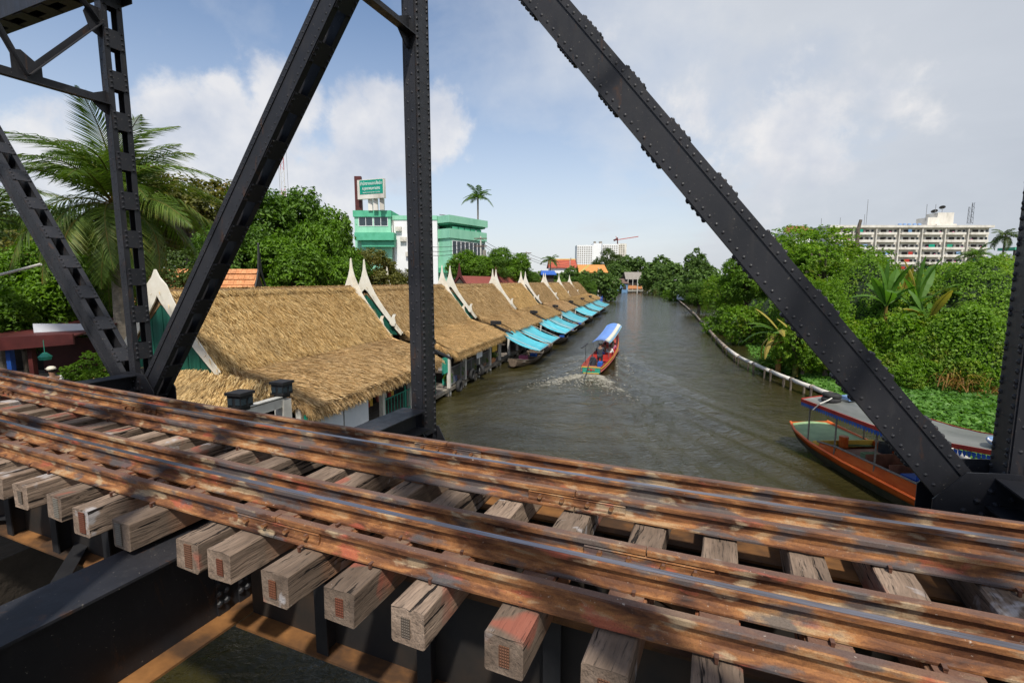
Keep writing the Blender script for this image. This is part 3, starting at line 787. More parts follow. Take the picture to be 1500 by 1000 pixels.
# cross girders under the track
for i, s in enumerate(NS):
    if not -9 < s < 32: continue
    c = s + .01; m = MB()
    m.span(B(c - .21, UN + .16, 3.775), B(c + .21, UF - .16, 3.792))
    m.span(B(c - .006, UN + .16, 3.06), B(c + .006, UF - .16, 3.774))
    for e in (-1, 1): m.span(B(c + e * .007, UN + .16, 3.665), B(c + e * .019, UF - .16, 3.773))
    fb = m.build('floor_beam', 'black_steel_paint', bridge)
    MB().span(B(c - .19, UN + .16, 3.04), B(c + .19, UF - .16, 3.058)).build('bottom_flange', 'girder_rust', fb)
    # raised end brackets against the posts
    for ua, ub in ((UF - .19, UF - 1.15),):
        m = MB(); sg = 1 if ub > ua else -1
        m.poly([B(c, ua, 3.794), B(c, ua, 4.01), B(c, ub, 4.01), B(c, ub, 3.794)], (.012, 0, 0))
        m.span(B(c - .17, ua, 4.011), B(c + .17, ub, 4.025))
        m.build('haunch', 'black_steel_paint', fb)
    if 2 <= i <= 6:
        RP = []; RN = []
        for uu in (2.33, 2.39, 2.51, 2.57, 3.42, 3.54, UF - .24, UF - .30):
            for j in range(8): RP.append(B(c - .007, uu, 3.15 + .085 * j)); RN.append((1, 0, 0))
        for uu in (2.36, 2.54):
            m = MB(); m.span(B(c - .02, uu - .045, 3.06), B(c - .007, uu + .045, 3.66)); m.build('stiffener', 'black_steel_paint', fb)
        rivets_build(fb, [p + Vector((.014, 0, 0)) for p in RP], RN, .021)
# stringers between the cross girders
for u in (2.45, 3.47):
    for i in range(1, 10):
        s0, s1 = NS[i] + .22, NS[i + 1] - .22
        if s1 < -9: continue
        m = MB(); du = track_off((s0 + s1) / 2) if False else 0
        m.span(B(s0, u - .006, 3.07), B(s1, u + .006, 3.807))
        o = m.build('stringer', 'girder_web', bridge)
        MB().span(B(s0, u - .16, 3.808), B(s1, u + .16, 3.826)).build('top_flange', 'girder_rust', o)
        MB().span(B(s0, u - .155, 3.05), B(s1, u + .155, 3.068)).build('bottom_flange', 'girder_rust', o)
        st = MB().span(B(-.006, -.12, 3.07), B(.006, -.008, 3.806)).span(B(-.05, -.12, 3.07), B(.05, -.132, 3.806)).mesh('stiffener', 'black_plain')
        q = s0 + .35
        while q < s1 - .2:
            put('stiffener', st, o, B(q, u, 0)); q += .82
# bracing between the stringers
for i in range(1, 10):
    s0, s1 = NS[i] + .1, NS[i + 1] - .4
    for k in range(3):
        a = s0 + (s1 - s0) * k / 3; b = a + (s1 - s0) / 3
        MB().beam(B(a, 2.5, 3.72), B(b, 3.42, 3.72), .09, .012).build('lateral_brace', 'girder_rust', bridge)
    MB().beam(B(s0, UN + .2, 3.12), B(s1, UF - .2, 3.12), .12, .012).beam(B(s0, UF - .2, 3.14), B(s1, UN + .2, 3.14), .12, .012).build('lateral_brace', 'black_plain', bridge)
# sway frames over the track
for i, s in enumerate(NS):
    if not -9 < s < 32: continue
    a, b = UN + .14, UF - .14
    def ang(p, q, w=.09):
        return MB().beam(B(s, p[0], p[1]), B(s, q[0], q[1]), .012, w).beam(B(s - .05, p[0], p[1] - w / 2), B(s - .05, q[0], q[1] - w / 2), .1, .012)
    ang((a, 8.43), (b, 8.43), .13).build('sway_strut', 'black_steel_paint', bridge)
    ang((a, ZT + .05), (b, ZT + .05), .16).build('sway_strut', 'black_steel_paint', bridge)
    u1 = b - .98; u2 = a + .98
    for p, q in (((b, 9.62), (u1, 8.5)), ((u1 - .03, 8.5), ((a + b) / 2 + .2, ZT)), ((b - .04, 9.62), (b - .75, ZT)), ((a, 9.62), (u2, 8.5)), ((u2 + .03, 8.5), ((a + b) / 2 - .2, ZT)), ((a + .04, 9.62), (a + .75, ZT))):
        ang(p, q).build('sway_brace', 'black_steel_paint', bridge)
    for u in (u1, u2):
        MB().poly([B(s, u + x, z) for x, z in ((-.17, 8.36), (.17, 8.36), (.17, 8.62), (-.05, 8.78), (-.17, 8.74))], (.014, 0, 0)).build('bracket_plate', 'black_steel_paint', bridge)
    for u, sg in ((b, -1), (a, 1)):
        MB().poly([B(s, u + x * sg, z) for x, z in ((0, 9.36), (.15, 9.42), (.22, 9.66), (.15, 9.8), (0, 9.8))], (.014, 0, 0)).build('bracket_plate', 'black_steel_paint', bridge)
        MB().poly([B(s, u + x * sg, z) for x, z in ((-.02, 8.2), (.1, 8.25), (.26, 8.40), (.26, 8.46), (.05, 8.56), (-.02, 8.6))], (.014, 0, 0)).build('bracket_plate', 'black_steel_paint', bridge)
for i in range(2, 9):
    s0, s1 = NS[i], NS[i + 1]
    MB().beam(B(s0, UN + .2, ZT + .1), B(s1, UF - .2, ZT + .1), .1, .012).build('lateral_brace', 'black_steel_paint', bridge)
    MB().beam(B(s0, UF - .2, ZT + .13), B(s1, UN + .2, ZT + .13), .1, .012).build('lateral_brace', 'black_steel_paint', bridge)
# piers: one far to the left under the land, one far to the right
for s in (-26.5, 30.5):
    MB().box(B(s + .7, 2.96, .3), (1.6, 7.5, 5.6)).build('pier', 'old_concrete', bridge)

# ---------------------------------------------------------------- the track
track = thing('railway_track', 'single rusty railway track with guard rails on timber sleepers', 'railway track', (0, 0, 0), BRZ)
def off(s):
    f = lambda q: -.0156 * q + .0044 * q * q
    df = lambda q: -.0156 + .0088 * q
    if s > 10.5: return f(10.5) + df(10.5) * (s - 10.5)
    if s < -2: return f(-2) + df(-2) * (s + 2)
    return f(s)
RAILS = dict(A=3.741, B=3.477, C=3.186, D=2.623, E=2.425, F=2.129)
def rail_profile(h=.125, hw=.0275, fw=.048):
    # outline (across, up from the foot) starting at the head, clockwise
    return [(-hw + .006, h), (hw - .006, h), (hw, h - .007), (hw, h - .031), (.007, h - .042), (.007, .034), (.022, .022), (fw, .011), (fw, 0), (-fw, 0), (-fw, .011), (-.022, .022), (-.007, .034), (-.007, h - .042), (-hw, h - .031), (-hw, h - .007)]
def rail_piece(s0, s1, u0, ztop, h=.125, hw=.031, fw=.055):
    m = MB(); pr = rail_profile(h); n = max(2, int(abs(s1 - s0) / .5)); k = len(pr)
    V = []
    for i in range(n + 1):
        s = s0 + (s1 - s0) * i / n
        for x, z in pr: V.append(B(s, u0 + off(s) + x, ztop - h + z))
    F = [(i * k + j, i * k + (j + 1) % k, (i + 1) * k + (j + 1) % k, (i + 1) * k + j) for i in range(n) for j in range(k)]
    F += [tuple(range(k))[::-1], tuple(range(n * k, (n + 1) * k))]
    m.add(V, F); return m
def Zs(px, py): p = atZ(px, py, ZR); return p.dot(TX)
JOINTS = dict(A=[Zs(655, 648), Zs(655, 648) + 9.5], B=[Zs(655, 648) + 4.1], C=[Zs(846, 716), Zs(846, 716) + 8.2], D=[Zs(948, 802), Zs(948, 802) + 8.], E=[-6.2, 11.], F=[Zs(421, 748), Zs(421, 748) - 6.6, Zs(421, 748) + 8.])
bolt = MB().tube([(0, 0, 0), (0, -.026, 0)], .0155, 6); bolt = bolt.mesh('bolt', 'rust')
for k, u in RAILS.items():
    u -= .031
    cuts = [-9] + sorted(JOINTS[k]) + [33]
    run = k in 'BE'
    for a, b in zip(cuts, cuts[1:]):
        r = rail_piece(a + .004, b - .004, u, ZR, mat_h := .125).build('rail' if run else 'guard_rail', 'rust_dark' if k in 'CAF' and False else 'rust', track)
        if run:
            n = max(2, int((b - a) / .5)); V = []
            for i in range(n + 1):
                s = a + .004 + (b - a - .008) * i / n
                for x in (-.020, .018): V.append(B(s, u + off(s) + x, ZR + .0012))
            mm = MB(); mm.add(V, [(2 * i, 2 * i + 1, 2 * i + 3, 2 * i + 2) for i in range(n)]); mm.build('worn_running_surface', 'worn_steel', r)
    for j in cuts[1:-1]:
        for sg in (-1, 1):
            m = MB(); L = .34
            for i in range(2):
                pass
            c = lambda s, x, z: B(s, u + off(s) + x, ZR - .125 + z)
            P = [(.010, .028), (.030, .024), (.030, .034), (.024, .045), (.024, .072), (.030, .080), (.011, .088)]
            n = len(P); V = [c(j + e * L, sg * x, z) for e in (-1, 1) for x, z in P]
            F = [tuple(range(n)), tuple(range(n, 2 * n))[::-1]] + [(i, n + i, n + (i + 1) % n, (i + 1) % n) for i in range(n)]
            m.add(V, F); fp = m.build('fishplate', 'rust', track)
            for q in (-.25, -.09, .09, .25):
                s = j + q; bo = put('bolt', bolt, fp, B(s, u + off(s) + sg * .024, ZR - .125 + .058))
                if sg > 0: bo.rotation_euler = (0, 0, pi)
# sleepers: worn timbers, each with its end plate
def timber(rng, L=2.16, W=.195, H=.195):
    n = 9; V = []; c = .010
    prof = [(-W / 2 + c, -H), (W / 2 - c, -H), (W / 2, -H + c), (W / 2, -c), (W / 2 - c, 0), (W * .17, 0), (W * .1, -.001), (-W * .08, -.001), (-W / 2 + c, 0), (-W / 2, -c), (-W / 2, -H + c)]
    k = len(prof)
    ph = rng.uniform(0, 6, 4)
    for i in range(n + 1):
        y = L * i / n
        endr = .006 if i in (0, n) else 0
        for j, (x, z) in enumerate(prof):
            V.append((x * (1 - endr) + rng.normal() * .0028 + .004 * sin(y * 2 + ph[0]), y + (rng.normal() * .004 if i in (0, n) else 0), z + rng.normal() * .0022 - (.004 if i in (0, n) and j in (4, 8) else 0)))
    F = [(i * k + j, (i + 1) * k + j, (i + 1) * k + (j + 1) % k, i * k + (j + 1) % k) for i in range(n) for j in range(k)]
    F += [tuple(range(k)), tuple(range(n * k, (n + 1) * k))[::-1]]
    m = MB(); m.add(V, F); return m
rng_t = np.random.default_rng(5)
TIMB = [timber(rng_t).mesh('sleeper', 'weathered_timber') for _ in range(6)]
ENDP = [MB().box((0, -.004, -.095), (.062, .006, .15)).mesh('end_plate', 'rusty_nail_plate'), MB().box((.01, -.004, -.10), (.05, .006, .10)).mesh('end_plate', 'rusty_nail_plate')]
PLATE = MB().box((0, 0, .006), (.17, .62, .012)).mesh('tie_plate', 'rust')
SPIKE = MB().box((0, 0, .010), (.014, .014, .024)).box((.0, -.009, .024), (.018, .032, .009)).mesh('spike', 'rust_dark' if 'rust_dark' in MATS else 'rust')
lefts = [5.46, 5.06, 4.58, 4.14, 3.68, 3.04, 2.75, 2.27, 1.84, 1.43, .925, .47, .035, -.405, -.855, -1.31, -1.75]
q = 5.90
while q < 31.5:
    node = min(abs(q - .1 - s) for s in NS)
    if node > .28: lefts.append(q)
    q += .45 + rng_t.uniform(-.035, .035)
q = -2.6
while q > -8.8:
    lefts.append(q); q -= .45
for i, sl in enumerate(lefts):
    s = sl - .0975
    o = put('sleeper', TIMB[i % 6], track, B(s, 1.83 + off(s) + rng_t.uniform(-.03, .03), ZR - .14 + rng_t.uniform(-.004, .003)), rz=rng_t.uniform(-.02, .02))
    if s < 9: put('end_plate', ENDP[int(rng_t.integers(2))], o, (rng_t.uniform(-.025, .025), 0, 0))
    for up in (.58, 1.62):
        if s < 14: put('tie_plate', PLATE, o, (0, up, .0015), rz=rng_t.uniform(-.02, .02))
    if s < 10:
        for k, u in RAILS.items():
            for sg in (-1, 1):
                if rng_t.random() < .35: continue
                put('spike', SPIKE, o, (rng_t.uniform(-.05, .05), u - .031 - 1.83 + sg * .062, .006), rz=(0 if sg > 0 else pi) + rng_t.uniform(-.15, .15))
# ---------------------------------------------------------------- thatched stalls on the left bank
# house frame: x = -w (towards the river is +x), y = a along the river
def straw_on(rng, n, P0, eu, ev, Lu, Lv, nrm, length, width, lift=.05, spread=.28, down=None):
    """n straws on the rectangle P0 + u*eu + v*ev, lying down the slope ev"""
    u = rng.random(n) * Lu; v = rng.random(n) ** .92 * Lv
    eu = np.array(eu); ev = np.array(ev); nrm = np.array(nrm); P0 = np.array(P0)
    base = P0 + u[:, None] * eu + v[:, None] * ev + nrm * (rng.random((n, 1)) * .035)
    a = rng.normal(size=(n, 1)) * spread + .12 * np.sin(u * 1.3 + v * 2.)[:, None]
    d = ev * np.cos(a) + eu * np.sin(a)
    L = length * (.55 + .8 * rng.random((n, 1)))
    side = np.cross(d, nrm) * width * (.6 + .8 * rng.random((n, 1))) * .5
    tip = base + d * L + nrm * lift * rng.random((n, 1))
    return base, side, tip
def straw_mesh(name, parts):
    b = np.concatenate([p[0] for p in parts]); s = np.concatenate([p[1] for p in parts]); t = np.concatenate([p[2] for p in parts])
    n = len(b); V = np.stack([b - s, b + s, t + s * .35, t - s * .35], 1).reshape(-1, 3)
    F = np.arange(n)[:, None] * 4 + np.array([[0, 1, 2, 3]])
    return npmesh(name, V, F, 'straw')
RID, BRK, EAV = (-13.5, 5.2), (-11.6, 3.05), (-8.86, 2.05)
LBRK, LEAV = (-15.4, 3.05), (-16.1, 2.7)
HL = 9.6
def slope(p, q):
    d = np.array([q[0] - p[0], 0, q[1] - p[1]]); L = np.linalg.norm(d); d /= L
    n = np.array([-d[2], 0, d[0]]); n = n if n[2] > 0 else -n
    return d, L, n
def house_meshes(L, dens, seed, skirt=(0.3, -0.4), sl=.34, sw=.027):
    rng = np.random.default_rng(seed); R = {}
    def slab(p, q, y0, y1, th=.20, bul=.06):
        d, Ls, n = slope(p, q)
        return MB().sheet(lambda u, v: (p[0] + d[0] * Ls * v + n[0] * bul * sin(pi * v), y0 + (y1 - y0) * u, p[1] + d[2] * Ls * v + n[2] * bul * sin(pi * v) + .025 * sin(u * 23 + v * 4)), 16, 8, tuple(-n * th))
    m = slab(RID, BRK, 0, L); m2 = slab(RID, LBRK, 0, L); m.add(m2.v, m2.f)
    m.tube([(RID[0], y, RID[1] + .02 + .02 * sin(y * 3)) for y in np.linspace(0.02, L - .02, 10)], .13, 8)
    R['roof'] = m.mesh('thatch_roof', 'straw_bed')
    m = slab((BRK[0] - .25, BRK[1] - .16), EAV, skirt[0], L + skirt[1], .24, .17)
    m2 = slab((LBRK[0] + .25, LBRK[1] + .12), LEAV, 0.2, L - .2, .2); m.add(m2.v, m2.f)
    R['skirt'] = m.mesh('lower_thatch', 'straw_bed')
    parts = []; parts2 = []
    for p, q, y0, y1, k, lst in ((RID, BRK, 0, L, 1., parts), (RID, LBRK, 0, L, .25, parts), ((BRK[0] - .25, BRK[1] - .14), EAV, skirt[0], L + skirt[1], 1., parts2), ((LBRK[0] + .25, LBRK[1] + .12), LEAV, .2, L - .2, .15, parts2)):
        d, Ls, n = slope(p, q)
        nrows = 9
        P0 = (p[0] + n[0] * .05, y0, p[1] + n[2] * .05)
        b_, s_, t_ = straw_on(rng, int(dens * k * Ls * (y1 - y0)), P0, (0, 1, 0), tuple(d), y1 - y0, Ls - (.12 if lst is parts2 else 0), tuple(n), sl, sw, .085 * sl / .34)
        bul = .17 if (lst is parts2 and q is EAV) else .06
        for A_ in (b_, t_):
            vv = np.clip(((A_[:, 0] - p[0]) * d[0] + (A_[:, 2] - p[1]) * d[2]) / Ls, 0, 1); A_ += n * (bul * np.sin(pi * vv))[:, None]
        lst.append((b_, s_, t_))
    # ridge caps and the ragged fringe along the eave
    for sg in (1, -1):
        parts.append(straw_on(rng, int(dens * L * .35), (RID[0] - sg * .08, 0, RID[1] + .17), (0, 1, 0), tuple(np.array([sg * .8, 0, -.6])), L, .12, (sg * .6, 0, .8), .34, .024, .05, .35))
    d, Ls, n = slope(BRK, EAV)
    nf = int(dens * L * 1.15); yy0 = skirt[0]; ly = L + skirt[1] - skirt[0]
    u = rng.random(nf) * ly
    q = rng.random(nf)
    base = np.stack([EAV[0] - .12 + .10 * q, yy0 + u, EAV[1] + .10 - .20 * q], 1)
    dd = np.stack([.35 + .5 * rng.random(nf) - q * .45, rng.normal(size=nf) * .28, -.55 - .6 * rng.random(nf)], 1); dd /= np.linalg.norm(dd, axis=1, keepdims=True)
    ln = (.16 + .26 * rng.random(nf))[:, None]
    side = np.stack([np.zeros(nf), np.ones(nf), np.zeros(nf)], 1) * (.008 + .012 * rng.random((nf, 1)))
    parts2.append((base, side, base + dd * ln))
    # ends of the lower thatch
    for ye, sg in ((skirt[0], -1), (L + skirt[1], 1)):
        ne = int(dens * 1.9); t = rng.random(ne)
        base = np.stack([BRK[0] + (EAV[0] - BRK[0]) * t, np.full(ne, ye) - sg * .03 * rng.random(ne), BRK[1] + (EAV[1] - BRK[1]) * t + .12 - .16 * rng.random(ne)], 1)
        dd = np.stack([.5 + rng.normal(size=ne) * .3, sg * (.25 + .5 * rng.random(ne)), -.35 - .5 * rng.random(ne)], 1); dd /= np.linalg.norm(dd, axis=1, keepdims=True)
        side = np.stack([np.zeros(ne), np.full(ne, .004), np.full(ne, .010)], 1)
        parts2.append((base, side, base + dd * (.2 + .2 * rng.random((ne, 1)))))
    R['straw'] = straw_mesh('straw', parts); R['straw2'] = straw_mesh('straw', parts2)
    return R
def barge(m, y, side, z_extra=0, peak=True):
    hs = 1. if peak else .30
    """one cream barge board running from the finial down one slope, curved like a horn at the top"""
    sg = 1 if side > 0 else -1
    foot = (sg * 1.98, BRK[1] - .06); top = (0, RID[1] + .16)
    def xz(x, z): return (RID[0] + x, y, z)
    n = 9; up = []; lo = []
    for i in range(n + 1):
        t = i / n
        # slope line, slightly bowed, flaring into the spire at the top
        x = sg * (.03 + (1.95) * (1 - t) ** 1.0); z = foot[1] + (RID[1] + .30 - foot[1]) * t - .10 * sin(pi * t)
        wd = .15 + (.10 if peak else .22) * t
        nx, nz = sg * .74, .67
        up.append((x + nx * wd * .45, z + nz * wd * .55 + (.30 * max(0, t - .75) / .25)))
        lo.append((x - nx * wd * .6 if t < 1 else 0, z - nz * wd * .75))
    spire = [(sg * .17, RID[1] + .62), (sg * .08, RID[1] + .95), (sg * .03, RID[1] + 1.42), (0, RID[1] + 1.46)] if peak else [(sg * .14, RID[1] + .50), (sg * .02, RID[1] + .72), (0, RID[1] + .72)]
    lo[-1] = (0, RID[1] - .02)
    up = [(x if abs(x) > .0 else 0, z) for x, z in up][:-1]
    poly = [xz(*p) for p in up + spire] + [xz(*p) for p in lo[::-1]]
    m.poly(poly, (0, .045, 0))
def hook(m, y, sg):
    """flame-shaped tail at the foot of the barge board"""
    P = [(0, 0), (.12, -.03), (.30, .10), (.36, .30), (.30, .50), (.40, .78), (.22, .62), (.14, .42), (.06, .25)]
    m.poly([(RID[0] + sg * (1.35 + x * .9), y - .06, BRK[1] + .46 + z * 1.0 - x * .8) for x, z in P], (0, .05, 0))
HM = {}
HM['near'] = house_meshes(HL, 620, 21)
HM['mid'] = house_meshes(HL, 400, 22, sl=.40, sw=.042)
HM['far'] = house_meshes(HL, 170, 23, sl=.55, sw=.075)
HOUSES = [(11.1, 20.7, 'near'), (22.0, 31.6, 'near'), (33.2, 43.3, 'mid'), (44.5, 54.0, 'mid'), (56.3, 66.8, 'mid'), (68.2, 79.0, 'far'), (79.6, 90.7, 'far'), (91.2, 103.3, 'far')]
HLAB = ['long thatched stall nearest the bridge, green gable under cream barge boards facing the track', 'second thatched stall from the bridge, partly behind the upright steel post', 'third thatched stall along the river, railing and grey posts under its eave', 'fourth thatched stall from the bridge along the water', 'fifth thatched stall from the bridge, midway along the row', 'sixth thatched stall from the bridge', 'seventh thatched stall, last but one before the open water', 'farthest thatched stall at the end of the row beside the blue hoarding']
for hi, (a0, a1, q) in enumerate(HOUSES):
    L = a1 - a0; k = L / HL; M = HM[q]
    p = RW(a0, 0, 0)
    h = thing('thatched_stall', HLAB[hi], 'thatched house', p, -PHI, 'thatched stalls in a row along the river')
    sc = (1, k, 1)
    r = put('thatch_roof', M['roof'], h, scale=sc); put('straw', M['straw'], r, kind='stuff')
    r = put('lower_thatch', M['skirt'], h, scale=sc); put('straw', M['straw2'], r, kind='stuff')
    # gable walls of green boards
    near = hi < 3
    for y in ((-.02,) if hi == 0 else (-.02,)):
        if near:
            nb = 18; w = 3.7 / nb
            for b in range(nb):
                x = -1.85 + (b + .5) * w; top = RID[1] - .12 - abs(x) * 1.12
                if top - 2.95 > .12: MB().box((RID[0] + x, y + .05 + (b % 2) * .012, (top + 2.93) / 2), (w - .012, .03, top - 2.93)).build('board', 'green_boards', h)
        else: MB().poly([(RID[0] + x, y + .06, z) for x, z in ((-1.85, 2.95), (1.85, 2.95), (0, RID[1] - .1))], (0, .03, 0)).build('gable_wall', 'green_boards', h)
    MB().poly([(RID[0] + x, L - .1, z) for x, z in ((-1.85, 2.95), (1.85, 2.95), (0, RID[1] - .1))], (0, .03, 0)).build('gable_wall', 'green_boards', h)
    ends = [-.10] + ([L + .06] if hi < 5 else [])
    for y in ends:
        for sg in (1, -1):
            m = MB(); barge(m, y, sg, 0, hi > 0 or y > 0)
            m.build('barge_board', 'cream_paint', h)
            if hi > 0 or y > 0:
                m = MB(); hook(m, y, sg); m.build('carved_tail', 'cream_paint', h)
    # timber frame, back wall, counter
    post = MB().box((0, 0, .9), (.16, .16, 2.4)).mesh('post', 'white_post')
    n = 4
    for i in range(n + 1):
        y = .35 + (L - .7) * i / n
        put('post', post, h, (-9.25, y, .1)); 
        if near: put('post', post, h, (-11.9, y, .1))
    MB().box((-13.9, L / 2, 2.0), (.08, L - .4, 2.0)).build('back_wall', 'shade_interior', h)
    MB().beam((-9.3, .2, 2.12), (-9.3, L - .2, 2.12), .10, .14).build('eave_beam', 'dark_plank', h)
    MB().box((-10.0, L / 2, 1.0), (.7, L - 1.2, .06)).box((-10.3, L / 2, .7), (.05, L - 1.4, .55)).build('counter', 'dark_plank', h)
    if hi < 4:
        # dark gutter boxes where two lower roofs meet
        pass
# thatch hip in front of the first gable
def front_hip():
    rng = np.random.default_rng(31)
    h = [o for o in bpy.data.objects if o.name == 'thatched_stall'][0]
    fn = lambda u, v: (-15.6 + 5.9 * u - (v * .3 if u < .3 else 0), .05 - 1.55 * v * (1 - .1 * u), 2.98 - .92 * v - .25 * max(0, u - .72) / .28 + .04 * sin(u * 14))
    r = MB().sheet(fn, 18, 6, (0, 0, -.2)).build('front_thatch', 'straw_bed', h)
    n = 6000; u = rng.random(n); v = rng.random(n)
    P = np.array([fn(a, b) for a, b in zip(u, v)]); P[:, 2] += .03 + .05 * rng.random(n)
    d = np.stack([(u - .45) * .9 + rng.normal(size=n) * .35, -np.ones(n), -.55 - .2 * v], 1); d /= np.linalg.norm(d, axis=1, keepdims=True)
    s = np.cross(d, [0, -.5, .86]) * (.007 + .008 * rng.random((n, 1)))
    put('straw', straw_mesh('straw', [(P, s, P + d * (.18 + .26 * rng.random((n, 1))) + [0, 0, .02])]), r, kind='stuff')
front_hip()
# dark lamps and pipes in the gaps of the lower thatch
for i, (a, w) in enumerate([(20.9, 9.7), (31.9, 9.7), (43.8, 9.7), (55.0, 9.7), (67.3, 9.7), (79.3, 9.6), (91.0, 9.6)]):
    t = thing('loudspeaker', f'black loudspeaker pair on the thatch eave at the {["first","second","third","fourth","fifth","sixth","seventh"][i]} gap between stalls', 'loudspeaker', RW(a, w, 0), -PHI, 'black loudspeakers along the eaves')
    MB().beam((-.2, 0, 2.62), (1.2, 0, 2.02), .10, .10).build('bracket', 'black_plain', t)
    MB().box((-.1, -.28, 2.78), (.34, .30, .26)).box((.1, .22, 2.74), (.30, .30, .24)).build('box', 'black_plain', t)
    MB().box((.08, -.28, 2.78), (.03, .24, .20)).box((.26, .22, 2.74), (.03, .24, .18)).build('front_grille', 'tyre_rubber', t)
# boardwalk, its railing, piles
def boardwalk():
    d = thing('boardwalk', 'weathered timber boardwalk on concrete piles along the stalls', 'boardwalk', (0, 0, 0), -PHI)
    MB().span((-9.35, 8, .16), (-9.15, 104, .32)).build('edge_beam', 'old_concrete', d)
    pl = MB().box((0, 0, 0), (2.6, .20, .04)).mesh('plank', 'grey_plank')
    y = 9.0; k = 0
    while k < 240:
        put('plank', pl, d, (-10.65, y, .335), rz=RNG.uniform(-.01, .01)); y += .222; k += 1
    MB().span((-11.9, y, .31), (-9.35, 104, .35)).build('far_planks', 'grey_plank', d)
    pile = MB().tube([(0, 0, -2.4), (0, 0, .2)], .11, 8).mesh('pile', 'old_concrete')
    y = 9.5
    while y < 104: put('pile', pile, d, (-9.27, y, 0)); y += 2.1
    MB().span((-9.9, 9, -2.4), (-9.7, 104, .15)).build('bulkhead', 'old_concrete', d)
    return d
boardwalk()
def railing(a0, a1, lab, w=9.2, mat='steel_grey', top=1.30, step=.16):
    t = thing('railing', lab, 'railing', RW(a0, w, 0), -PHI)
    L = a1 - a0
    for z in (.45, top): MB().beam((0, 0, z), (0, L, z), .035, .035).build('rail_bar', mat, t)
    bal = MB().box((0, 0, (.45 + top) / 2), (.022, .022, top - .45)).mesh('baluster', mat)
    n = int(L / step)
    for i in range(n + 1): put('baluster', bal, t, (0, L * i / n, 0))
    ps = MB().box((0, 0, .85), (.05, .05, 1.1)).mesh('post', mat)
    for i in range(int(L / 1.6) + 1): put('post', ps, t, (0, min(L, 1.6 * i), 0))
railing(22.3, 28.8, 'grey metal railing with thin balusters under the second thatched eave')
railing(16.0, 20.6, 'dark green slender railing at the edge of the nearest stall', mat='teal_paint', top=1.2, step=.24)
# white panels hanging below the first eave
for i, (a, ln, z0, z1, lb) in enumerate([(11.75, 1.35, .85, 1.92, 'white panel nearest the bridge hung under the thatch eave'), (13.15, 1.4, .85, 1.95, 'white panel second from the bridge under the eave, beside a dark gap'), (17.9, 1.25, 1.35, 2.0, 'smaller white panel beyond the open counter'), (25.8, 1.0, 1.25, 1.95, 'white notice panel hung over the grey railing')]):
    t = put('notice_board', MB().box((0, ln / 2, (z0 + z1) / 2), (.03, ln - .03, z1 - z0)).mesh('notice_board', 'white_panel'), None, RW(a, 9.0, 0), -PHI, lb, 'board', 'white boards under the eaves')
# tyres as fenders
for i, (px, py, lb) in enumerate([(672, 546, 'worn black tyre hung on the piles, the large round one'), (684, 551, 'tyre hanging edge-on beside the large round tyre'), (661, 567, 'low tyre nearest the bridge touching the water')]):
    a = [25.0, 26.4, 23.1][i]
    put('tyre', MB().torus((0, 0, 0), .24, .10, (1, 0, 0) if i != 1 else (.5, 1, 0)).mesh('tyre', 'tyre_rubber', True), None, RW(a, 9.0, [.52, .50, .25][i]), -PHI, lb, 'tyre', 'tyre fenders on the boardwalk')
# goods on the counters
GC = ['temple_orange', 'blue_paint', 'shirt_white', 'red_paint', 'yellow_paint', 'cloth_dark', 'deck_green', 'pink_paint']
GW = {'temple_orange': 'orange', 'blue_paint': 'blue', 'shirt_white': 'white', 'red_paint': 'red', 'yellow_paint': 'yellow', 'cloth_dark': 'dark', 'deck_green': 'green', 'pink_paint': 'pink'}
for i in range(14):
    a = 14.9 + .21 * i; c = GC[i % 8]; rr = random.uniform(.07, .12); hh = random.uniform(.16, .34)
    m = MB(); m.tube([(0, 0, 0), (0, 0, hh * .7), (0, 0, hh * .85), (0, 0, hh)], [rr, rr, rr * .8, rr * .45], 9)
    t = m.build('jar', c, None, label=f'{GW[c]} jar or bag on the open stall counter, number {i} along', cat='jar', group='jars and bags on the nearest counter')
    t['label'] = f'{GW[c]} jar on the open counter of the nearest stall, ' + ('bridge end' if i < 8 else 'far end')
    t.location = RW(a, 9.75 + random.uniform(-.15, .2), 1.032); t.rotation_euler = (0, 0, -PHI)
# bollard posts with black lantern caps and their white beam, near corner
LANT = []
for i, (p, lb) in enumerate([((352, 586), 'black lantern cap on a white post, the left one just above the rails'), ((413, 569), 'black lantern cap on a white post beside the thatch corner')]):
    Y = [9.6, 11.2][i]
    q = atY(p[0], p[1], Y)
    t = thing('lantern_post', lb, 'lantern post', (q.x, q.y, 0), -PHI, 'white posts with black lantern caps')
    MB().box((0, 0, q.z / 2 - .2), (.26, .26, q.z - .1)).build('post', 'white_post', t)
    m = MB(); m.box((0, 0, q.z), (.32, .32, .24)).box((0, 0, q.z + .15), (.38, .38, .06)).box((0, 0, q.z - .16), (.24, .24, .08)); m.build('lantern_cap', 'black_plain', t)
    m = MB()
    for e in (-.09, .09): m.box((e, -.165, q.z), (.11, .015, .13)); m.box((.165, e, q.z), (.015, .11, .13))
    m.build('glass', 'window_glass', t)
    LANT.append(q)
a, b = LANT
put('rail_beam', MB().beam((a.x, a.y, a.z - .30), (b.x, b.y, b.z - .32), .14, .20).beam((a.x, a.y, a.z - .16), (b.x, b.y, b.z - .18), .18, .02).mesh('rail_beam', 'white_post'), label='white steel beam joining the two lantern posts', cat='beam')

